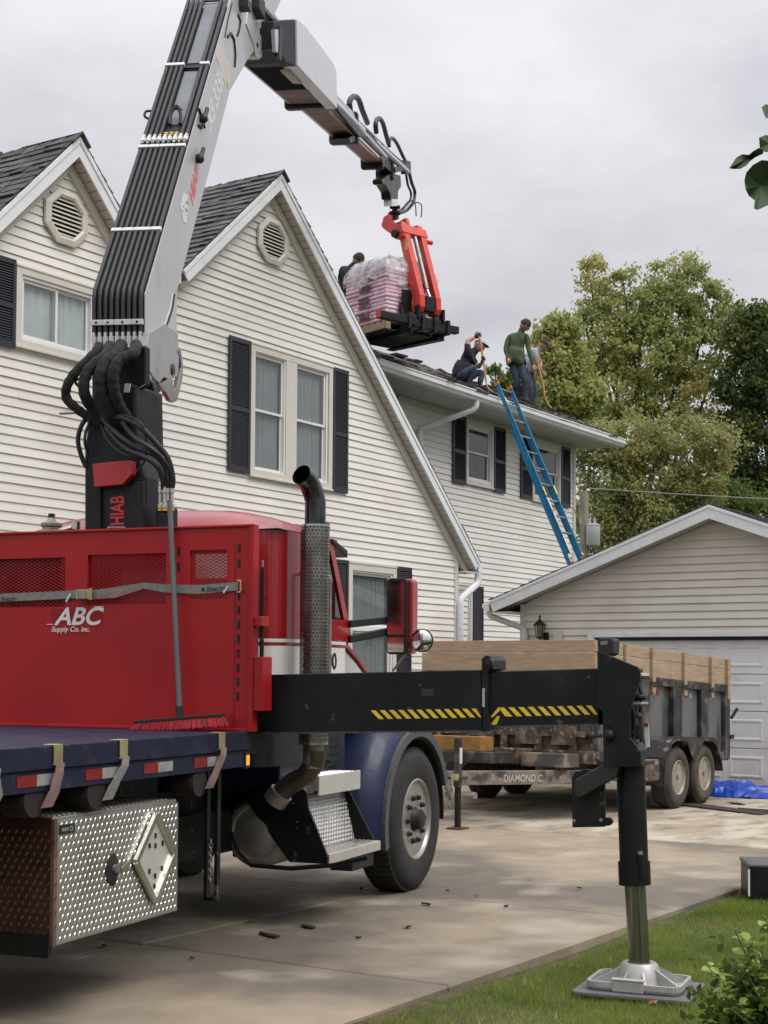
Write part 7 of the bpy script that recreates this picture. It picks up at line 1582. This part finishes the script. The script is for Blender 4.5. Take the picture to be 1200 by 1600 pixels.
    b = MB()    # hair or cap shell
    for i in range(nr // 2 + 2):
        th = math.pi * i / nr
        for k_ in range(ns):
            ph_ = 2 * math.pi * k_ / ns; x, y, z_ = math.sin(th) * math.cos(ph_), math.sin(th) * math.sin(ph_), math.cos(th); lo = -.06 if x < .2 else .02
            b.v.append(hp(.106 * x - (.006 if x < 0 else .0), .084 * y, max(.122 * z_, .035 if (x > .25 or cap) else -.012)))
    kk = nr // 2 + 2; b.f = [(i * ns + k_, i * ns + (k_ + 1) % ns, (i + 1) * ns + (k_ + 1) % ns, (i + 1) * ns + k_) for i in range(kk - 1) for k_ in range(ns)]
    b.build('cap' if cap else 'hair', cap or hairm, hd_, smooth=True, rec=False)
    if cap:
        b = MB(); vs = []
        for k_ in range(7):
            a_ = R(-60 + 20 * k_); vs += [hp(.095 * math.cos(a_), .078 * math.sin(a_), .042), hp(.085 + .085 * math.cos(a_), .075 * math.sin(a_), .025)]
        b.add(vs + [v + upv * .006 for v in vs], [(2 * i, 2 * i + 1, 2 * i + 3, 2 * i + 2) for i in range(6)] + [(14 + 2 * i, 14 + 2 * i + 2, 14 + 2 * i + 3, 14 + 2 * i + 1) for i in range(6)]); b.build('cap_brim', CAPB if cap == CAPG else cap, hd_)
    # hands: palm, four fingers and a thumb curled round the shaft or hanging
    for s_ in 'LR':
        if 'ha' + s_ not in J: continue
        H_, E_ = Vector(J['ha' + s_]), Vector(J['el' + s_]); d_ = (H_ - E_).normalized(); g_ = Vector(J.get('grip' + s_, (0, 0, 1))).normalized(); g_ = (g_ - d_ * g_.dot(d_)).normalized(); n_ = d_.cross(g_)
        hm = GLOVE if glove else mats['skin']; b = MB(); b.tube([H_, H_ + d_ * .03, H_ + d_ * .085], [.028, .038, .034], n=8)
        for k_ in range(4):
            o_ = g_ * (.03 - k_ * .02); L_ = (.034, .038, .036, .029)[k_]; p = H_ + d_ * .08 + o_
            b.tube([p, p + d_ * L_ * .8 + n_ * .008, p + d_ * L_ * .9 + n_ * (.01 + L_ * .9), p + d_ * L_ * .2 + n_ * (.012 + L_ * 1.2)], [.0105, .010, .009, .008], n=6)
        p = H_ + d_ * .03 + g_ * .03; b.tube([p, p + g_ * .03 + d_ * .03 + n_ * .01, p + g_ * .025 + d_ * .055 + n_ * .03], [.012, .011, .009], n=6); b.build('hand', hm, t, smooth=True)
    return t
def pframe(px, py, d): p = HF.hy(px, py, d); w_ = HF.w(p); f = Frame(0, (w_.x, w_.y)); return f, w_.z, w_.y
def jn(d, x0, y0, sc_, zb_):
    return {k: ((v[0] - x0) / sc_, v[2] if len(v) > 2 else 0, zb_ + (y0 - v[1]) / sc_) for k, v in d.items()}
# crouching worker in navy
f1, z1, Y1_ = pframe(738, 609, 12.62); s1 = FPX / Y1_
J = jn(dict(pelvis=(720, 588, .05), spine=(724, 572, .04), chest=(731, 556, .02), neck=(741, 548, 0), head=(747, 543, 0), shL=(730, 551, -.14), elL=(729, 534, -.10), haL=(741, 527, -.05), shR=(738, 556, .16), elR=(748, 572, .12), haR=(753, 565, .02),
            hiL=(719, 590, -.06), knL=(743, 574, -.12), anL=(731, 601, -.06), toL=(739, 605, -.08), hiR=(723, 591, .14), knR=(754, 577, .12), anR=(750, 602, .12), toR=(759, 606, .12)), 738, 609, s1, z1)
J['gripL'] = (.2, 0, 1); J['gripR'] = (.1, 0, 1)
person('crouching roofer in navy shirt and grey cap with one gloved hand raised on a shovel', f1, J, dict(shirt=NAVY, skin=SKIN, arm=NAVY, fore=SKIN, leg=JEAN, boot=BOOT), cap=CAPG, face=(.9, -.35, -.35), glove=True, cuff=.6)
# standing worker in green
f2, z2, Y2_ = pframe(815, 629, 12.75); s2 = FPX / Y2_
J = jn(dict(pelvis=(806, 566, 0), spine=(805, 552, 0), chest=(808, 530, 0), neck=(814, 516, 0), head=(817, 510, -.03), shL=(796, 524, .02), elL=(789, 545, -.02), haL=(793, 562, -.12), shR=(822, 523, -.04), elR=(825, 545, -.06), haR=(832, 572, -.10),
            hiL=(802, 569, .0), knL=(807, 597, -.05), anL=(812, 622, .05), toL=(818, 627, -.06), hiR=(812, 570, -.0), knR=(820, 597, -.1), anR=(819, 625, -.05), toR=(826, 630, -.15)), 815, 629, s2, z2)
J['gripR'] = (.3, 0, 1)
person('standing roofer in green long sleeved shirt and jeans looking down, back to the camera', f2, J, dict(shirt=GRN, skin=SKIN, arm=GRN, fore=GRN, leg=JEAN, boot=BOOT), face=(.75, .35, -.55), cuff=2)
# bending worker in grey
f3, z3, Y3_ = pframe(838, 640, 13.25); s3 = FPX / Y3_
J = jn(dict(pelvis=(822, 574, .1), spine=(827, 563, .08), chest=(834, 553, .05), neck=(841, 545, .0), head=(846, 542, -.02), shL=(834, 548, -.12), elL=(838, 569, -.14), haL=(846, 581, -.08), shR=(838, 552, .16), elR=(846, 566, .1), haR=(843, 574, -.02),
            hiL=(820, 577, .0), knL=(830, 606, .0), anL=(826, 634, .05), toL=(834, 638, .0), hiR=(826, 578, .18), knR=(838, 606, .2), anR=(834, 634, .2), toR=(842, 638, .15)), 838, 640, s3, z3)
person('bending roofer in grey shirt and black cap working behind the one in green', f3, J, dict(shirt=GRYS, skin=SKIN, arm=GRYS, fore=SKIN, leg=JEAN, boot=BOOT), cap=CAPB, face=(.85, -.1, -.5), cuff=.55)
# worker behind the pallet
f4, z4, Y4_ = pframe(545, 551, 13.2); s4 = FPX / Y4_
J = jn(dict(pelvis=(528, 462, .1), spine=(528, 444, .05), chest=(533, 424, 0), neck=(543, 409, 0), head=(549, 402, 0), shL=(529, 415, -.16), elL=(533, 440, -.2), haL=(546, 450, -.1), shR=(543, 420, .16), elR=(550, 438, .2), haR=(560, 446, .2),
            hiL=(524, 466, .02), knL=(524, 505, .02), anL=(526, 540, .08), toL=(533, 545, .0), hiR=(532, 466, .2), knR=(534, 505, .2), anR=(534, 540, .2), toR=(541, 545, .15)), 538, 545, s4, z4)
person('roofer in dark shirt partly hidden behind the wrapped pallet of shingles', f4, J, dict(shirt=DKS, skin=SKIN, arm=DKS, fore=DKS, leg=JEAN, boot=BOOT), face=(.6, .8, -.2), cuff=2)
WOODH = mat('yellow_ash_handle', (.55, .31, .09), .5, var=.15)
def shovel(label, px, yv, fr, zb_, s_, x0, y0, fork):
    t = thing('roofing_shovel', label, 'shovel', fr, (0, yv, 0)); P = [((a - x0) / s_, yv, zb_ + (y0 - b_) / s_) for a, b_ in px]
    MB().tube(P[:3], .017, n=8).build('handle', WOODH, t, smooth=True)
    MB().tube(smooth_pts(P[2:], 4), .012, n=8).build('neck', DIRTYST if fork else WOODH, t, smooth=True)
    e = Vector(P[-1]); d_ = (Vector(P[-1]) - Vector(P[-2])).normalized(); b = MB(); b.hexa([e + Vector((0, -.1, -.01)), e + d_ * .22 + Vector((0, -.11, -.02)), e + d_ * .22 + Vector((0, .11, -.02)), e + Vector((0, .1, -.01)), e + Vector((0, -.1, .0)), e + d_ * .22 + Vector((0, -.11, -.012)), e + d_ * .22 + Vector((0, .11, -.012)), e + Vector((0, .1, .0))]); b.build('blade', DIRTYST, t)
shovel('yellow handled roofing shovel held upright by the crouching roofer', [(748, 525), (755, 564), (759, 596), (762, 607), (770, 614)], -.06, f1, z1, s1, 738, 609, True)
shovel('long yellow handled pry shovel held by the two roofers near the roof end', [(836, 560), (846, 596), (850, 622), (855, 634), (861, 640)], -.16, f3, z3, s3, 838, 640, False)

# ---------------- trees, bush, branch ----------------
def tree(name, label, Y, trunk, blobs, cols, nleaf, lsz, seed, cl=.42, grp='trees beyond the roofs', gaps=0.0, branches=None, trunkm=None):
    px0 = trunk[0]; base = hit(px0, 1050, (0, 1, 0), Y); t = thing(name, label, 'tree', WF, (base.x, Y, 0), grp); r = np.random.RandomState(seed)
    S_ = Y / FPX; V = []; tot = sum(b[2] * b[3] for b in blobs)
    for (px, py, rx, ry) in blobs:
        c = hit(px, py, (0, 1, 0), Y); n_cl = max(3, int(rx * ry / tot * nleaf / 60)); ex, ez = rx * S_, ry * S_; ey = (ex + ez) / 2
        for q in range(n_cl):
            d = r.normal(size=3); d /= np.linalg.norm(d); rad = r.uniform(.35, 1.0) ** .6; cc = np.array([c.x + d[0] * ex * rad, Y + d[1] * ey * rad, c.z + d[2] * ez * rad])
            n = int(60 * r.uniform(.6, 1.4)); cr = cl * r.uniform(.55, 1.25)
            P = cc + r.normal(size=(n, 3)) * cr * np.array([.55, .55, .42]); s_ = lsz * r.uniform(.6, 1.35, (n, 1))
            u = r.normal(size=(n, 3)); u /= np.linalg.norm(u, axis=1)[:, None]; w_ = r.normal(size=(n, 3)); w_ -= u * (u * w_).sum(1)[:, None]; w_ /= np.linalg.norm(w_, axis=1)[:, None]
            V.append(np.stack([P - u * s_ * .5, P - w_ * s_ * .33, P + u * s_ * .5, P + w_ * s_ * .33], 1))
    V = np.concatenate(V).reshape(-1, 3) - np.array([base.x, Y, 0])
    np_mesh('crown', V, 4, cols, t)
    INFO[t.name] = (Vector((base.x, Y, 0)), False)
    m = trunkm or mat('bark', (.10, .085, .07), .95, var=.3, vscale=3, bump=.4, bscale=20); b = MB()
    tpv = hit(trunk[1], trunk[2], (0, 1, 0), Y); b.tube([(base.x, Y, -.2), (base.x + (tpv.x - base.x) * .3, Y, tpv.z * .4), (tpv.x, Y, tpv.z)], [trunk[3], trunk[3] * .75, trunk[3] * .25], n=9); b.build('trunk', m, t, smooth=True)
    b = MB(); 
    for (px, py, rx, ry) in blobs:
        c = hit(px, py, (0, 1, 0), Y); f = r.uniform(.35, .7); zs = tpv.z * f; xs = base.x + (tpv.x - base.x) * (f * .9)
        b.tube([(xs, Y, zs), ((xs + c.x) / 2 + r.uniform(-.2, .2), Y + r.uniform(-.5, .5), (zs + c.z) / 2 - .2), (c.x, Y + r.uniform(-.5, .5), c.z)], [trunk[3] * .35, trunk[3] * .2, .03], n=6)
    b.build('limbs', m, t, smooth=True)
    return t
G1 = leafmat('leaf_olive', [(0, (.22, .25, .10)), (.45, (.37, .41, .15)), (.75, (.49, .48, .18)), (1, (.58, .44, .18))], scale=.5)
G2 = leafmat('leaf_dark', [(0, (.04, .07, .035)), (.55, (.09, .135, .05)), (.85, (.15, .18, .045)), (1, (.42, .32, .07))], scale=.6)
G3 = leafmat('leaf_brownish', [(0, (.20, .23, .095)), (.5, (.34, .36, .14)), (.8, (.43, .41, .17)), (1, (.46, .35, .17))], scale=.7)
G4 = leafmat('leaf_fresh', [(0, (.09, .13, .045)), (.5, (.15, .20, .06)), (1, (.24, .27, .08))], scale=.6)
tree('broadleaf_tree', 'tall olive green tree with an open airy crown rising behind the wing roof', 52, (985, 1000, 520, .26),
     [(925, 440, 26, 38), (948, 470, 22, 30), (975, 430, 22, 20), (910, 480, 16, 25), (1062, 418, 42, 22), (1040, 450, 32, 26), (1085, 455, 45, 35), (990, 490, 62, 40), (1045, 500, 60, 48), (1110, 490, 48, 44), (940, 530, 66, 48), (1010, 560, 80, 55), (1090, 555, 66, 50), (900, 570, 48, 40), (960, 620, 74, 50), (1050, 630, 80, 50), (1140, 500, 30, 30)], G1, 40000, .14, 5, cl=.31)
tree('leaning_tree', 'smaller green tree between the workers and the tall olive tree', 47, (880, 872, 560, .16),
     [(862, 505, 18, 16), (880, 520, 24, 22), (858, 545, 24, 26), (885, 560, 34, 34), (868, 600, 32, 34), (900, 620, 44, 38), (855, 640, 24, 22)], G1, 16000, .15, 9, cl=.32)
tree('dark_maple', 'dark green tree with yellow tips at the right edge of the photo', 50, (1215, 1205, 520, .3),
     [(1190, 500, 30, 22), (1165, 530, 34, 36), (1205, 540, 50, 48), (1160, 600, 44, 50), (1210, 630, 60, 60), (1150, 670, 34, 44), (1195, 720, 60, 56), (1160, 760, 40, 36), (1215, 780, 50, 40)], G2, 30000, .15, 12, cl=.34)
tree('brownish_tree', 'brownish thin leaved tree low behind the garage roof', 46, (1040, 1030, 660, .15),
     [(930, 700, 44, 36), (985, 690, 60, 44), (1060, 690, 66, 42), (1120, 700, 34, 44), (950, 750, 52, 44), (1020, 760, 66, 44), (1090, 760, 50, 40), (1000, 810, 66, 40), (930, 810, 44, 44), (960, 850, 40, 30)], G3, 32000, .12, 15, cl=.33)
tree('bushy_tree', 'fresh green bushy tree low behind the utility pole and garage ridge', 48, (1000, 1000, 760, .14),
     [(970, 800, 40, 36), (1030, 800, 46, 34), (1080, 770, 40, 34), (1130, 780, 40, 30), (940, 840, 34, 36), (990, 850, 36, 24), (1180, 800, 40, 26)], G4, 16000, .12, 18, cl=.30)
tree('distant_tree', 'pale green tree just showing above the wing roof between the workers', 62, (800, 805, 610, .2),
     [(775, 580, 10, 8), (800, 588, 16, 10), (850, 600, 26, 26), (825, 605, 22, 18), (790, 605, 24, 14), (870, 640, 30, 26)], G4, 9000, .18, 21, cl=.26)
# far wood line closing the gaps low down
fw = np.random.RandomState(4); V = []
for i in range(420):
    x = fw.uniform(8, 40); z_ = abs(fw.normal(0, 1)) * 2.4 + .2; P = np.array([x, 66 + fw.uniform(-2, 2), z_ + 1]) + fw.normal(size=(60, 3)) * .7; u = fw.normal(size=(60, 3)); u /= np.linalg.norm(u, axis=1)[:, None]; w_ = fw.normal(size=(60, 3)); w_ -= u * (u * w_).sum(1)[:, None]; w_ /= np.linalg.norm(w_, axis=1)[:, None]
    V.append(np.stack([P - u * .14, P - w_ * .1, P + u * .14, P + w_ * .1], 1))
fwo = np_mesh('far_wood', np.concatenate(V).reshape(-1, 3), 4, G3, None, 'stuff'); fwo['label'] = 'low brownish undergrowth far behind the garage'; fwo['category'] = 'undergrowth'
# bush in the right corner
bc = hit(1185, 1600, (0, 0, 1), -.1); bu = thing('leafy_bush', 'bright green leafy bush in the lower right corner on the lawn', 'bush', WF, (bc.x, bc.y - .3, -.1))
BL = leafmat('bush_leaf', [(0, (.09, .14, .03)), (.4, (.22, .32, .06)), (.75, (.42, .52, .14)), (1, (.60, .64, .26))], rough=.35, trans=.35, scale=9)
def leaf_mesh(L_, W_, nm):
    vs = [(0, 0, 0)] + [(L_ * f, s_ * W_ * w_, .12 * W_ - L_ * .12 * f * f) for f, w_ in ((.25, .42), (.5, .5), (.75, .36)) for s_ in (1, -1)] + [(L_, 0, -L_ * .14)] + [(L_ * f, 0, -L_ * .12 * f * f) for f in (.25, .5, .75)]
    fs = [(0, 1, 8), (0, 8, 2), (1, 3, 9, 8), (8, 9, 4, 2), (3, 5, 10, 9), (9, 10, 6, 4), (5, 7, 10), (10, 7, 6)]
    me = bpy.data.meshes.new(nm); me.from_pydata(vs, [], fs); me.polygons.foreach_set('use_smooth', [True] * len(fs)); me.materials.append(BL); return me
LM_ = [leaf_mesh(.052, .036, 'leaf'), leaf_mesh(.042, .028, 'leaf'), leaf_mesh(.062, .042, 'leaf')]
random.seed(44); cnt = 0; stems = MB(); V = []
tips = [(1148, 1452, 6.3), (1112, 1508, 6.2), (1128, 1545, 6.25), (1170, 1470, 6.4), (1196, 1435, 6.2), (1205, 1455, 6.5), (1160, 1500, 6.5), (1185, 1490, 6.3), (1140, 1575, 6.2), (1215, 1480, 6.6), (1172, 1530, 6.2), (1200, 1520, 6.3), (1155, 1560, 6.4), (1225, 1500, 6.3), (1235, 1450, 6.5)]
base_ = Vector((bc.x + .02, 6.45, -.1))
for (px, py, Y) in tips:
    tip = hit(px, py, (0, 1, 0), Y); mid = base_.lerp(tip, .5) + Vector((random.uniform(-.03, .05), random.uniform(-.05, .05), -.04)); P = smooth_pts([base_ + Vector((random.uniform(-.08, .1), random.uniform(-.08, .08), 0)), mid, tip], 14); stems.tube(P, [.005 * (1 - .7 * i / len(P)) + .001 for i in range(len(P))], n=5)
    for i in range(8, len(P), 1):
        for k_ in range(2):
            if cnt >= 290: break
            p = P[i]; o = bpy.data.objects.new('leaf', random.choice(LM_)); C.objects.link(o); o.parent = bu; o.location = p - Vector((bc.x, bc.y - .3, -.1)) + Vector((random.uniform(-.012, .012),) * 3)
            o.rotation_euler = (random.uniform(-.7, .7), random.uniform(-.7, .5), random.uniform(0, 6.28)); s_ = random.uniform(.6, 1.1); o.scale = (s_,) * 3; cnt += 1
stems.build('stem', mat('green_stem', (.10, .12, .04), .6), bu, smooth=True)
rr_ = np.random.RandomState(6); n = 2600; c_ = np.array([1.66, 6.5, .10]); P = c_ + rr_.normal(size=(n, 3)) * np.array([.12, .12, .13]); P[:, 2] = np.maximum(P[:, 2], -.06); u = rr_.normal(size=(n, 3)); u /= np.linalg.norm(u, axis=1)[:, None]; w_ = rr_.normal(size=(n, 3)); w_ -= u * (u * w_).sum(1)[:, None]; w_ /= np.linalg.norm(w_, axis=1)[:, None]
np_mesh('inner_foliage', np.stack([P - u * .026, P - w_ * .016, P + u * .026, P + w_ * .016], 1).reshape(-1, 3) - np.array([bc.x, bc.y - .3, -.1]), 4, leafmat('bush_inner_leaf', [(0, (.03, .06, .012)), (.6, (.09, .14, .025)), (1, (.25, .28, .06))], scale=9), bu, 'stuff')
# overhanging branch at the right edge
BD = leafmat('dark_overhead_leaf', [(0, (.035, .065, .028)), (.6, (.06, .105, .04)), (1, (.09, .14, .06))], rough=.45, trans=.3, scale=9)
ob_ = thing('overhanging_branch', 'few dark green pointed leaves on a twig hanging in at the right edge', 'branch', WF, (.95, 3.0, 2.7)); INFO[ob_.name] = (Vector((.95, 3.0, 2.7)), False)
MB().tube(smooth_pts([hit(px, py, (0, 1, 0), 3.0 + dy) for px, py, dy in ((1330, 60, .3), (1260, 180, .12), (1215, 222, .02), (1190, 235, 0))], 6), .0035, n=6).build('twig', mat('twig_brown', (.06, .05, .035), .8), ob_, smooth=True)
for k_, (pts, dy) in enumerate((([(1139, 263), (1150, 247), (1160, 241), (1170, 242), (1177, 236), (1186, 231), (1193, 234), (1192, 240), (1180, 246), (1172, 252), (1166, 259), (1156, 264), (1145, 264)], .02), ([(1186, 215), (1196, 211), (1212, 214), (1218, 226), (1212, 236), (1196, 238), (1187, 231)], -.02),
                                ([(1165, 296), (1163, 282), (1166, 270), (1176, 258), (1190, 250), (1210, 252), (1226, 268), (1222, 296), (1206, 318), (1184, 328), (1178, 326), (1179, 313), (1170, 306)], 0.0), ([(1190, 168), (1196, 163), (1208, 166), (1214, 176), (1206, 186), (1196, 184)], .03), ([(1228, 190), (1250, 180), (1270, 200), (1262, 230), (1240, 235)], .05), ([(1235, 280), (1260, 262), (1285, 290), (1270, 330), (1245, 322)], .06))):
    c_ = (sum(p[0] for p in pts) / len(pts), sum(p[1] for p in pts) / len(pts)); b = MB(); n = len(pts); P = [hit(px, py, (0, 1, 0), 3.0 + dy + .02 * math.sin(i * 1.1)) for i, (px, py) in enumerate(pts)]; cc = hit(c_[0], c_[1], (0, 1, 0), 3.0 + dy + .012)
    b.add([tuple(p) for p in P] + [tuple(cc)], [(i, (i + 1) % n, n) for i in range(n)]); o = b.build('leaf', BD, ob_, smooth=False, rec=False)
    sm = o.modifiers.new('thick', 'SOLIDIFY'); sm.thickness = .0006
random.seed(77)
for lab, px, py, rx, ry in (('tiny black chip beside the leaf below the front wheel', 560, 1468, .02, .012), ('small black scrap on the concrete left of the outrigger rod', 905, 1390, .03, .014), ('tiny dark chip near the step in the truck shade', 565, 1391, .03, .012),
                            ('small dark chip on the joint left of the outrigger rod', 790, 1418, .022, .012), ('dark crumb on the concrete before the toolbox', 300, 1500, .02, .012)):
    p = HF.hz(px, py, 0); flat_scrap(lab, p[0], p[1], ry, rx, ang=R(random.uniform(-60, 60)), grp='small black roofing chips on the driveway')
# trees across the street and along the right boundary, seen in the mirrors and the window glass
rn = np.random.RandomState(9); V = []
for i in range(330):
    if i % 2: c_ = np.array([rn.uniform(-30, 24), rn.uniform(-30, -24), 0])
    else: c_ = np.array([rn.uniform(24, 30), rn.uniform(-20, 22), 0])
    hh = 4.5 + 3.5 * math.sin(c_[0] * .35 + c_[1] * .28) ; c_[2] = rn.uniform(.6, max(1.5, hh)); P = c_ + rn.normal(size=(46, 3)) * 1.0; u = rn.normal(size=(46, 3)); u /= np.linalg.norm(u, axis=1)[:, None]; w_ = rn.normal(size=(46, 3)); w_ -= u * (u * w_).sum(1)[:, None]; w_ /= np.linalg.norm(w_, axis=1)[:, None]
    V.append(np.stack([P - u * .3, P - w_ * .22, P + u * .3, P + w_ * .22], 1))
o = np_mesh('tree_belt', np.concatenate(V).reshape(-1, 3), 4, G4, None, 'stuff'); o['label'] = 'green belt of trees across the street, seen only in glass and mirrors'; o['category'] = 'tree belt'
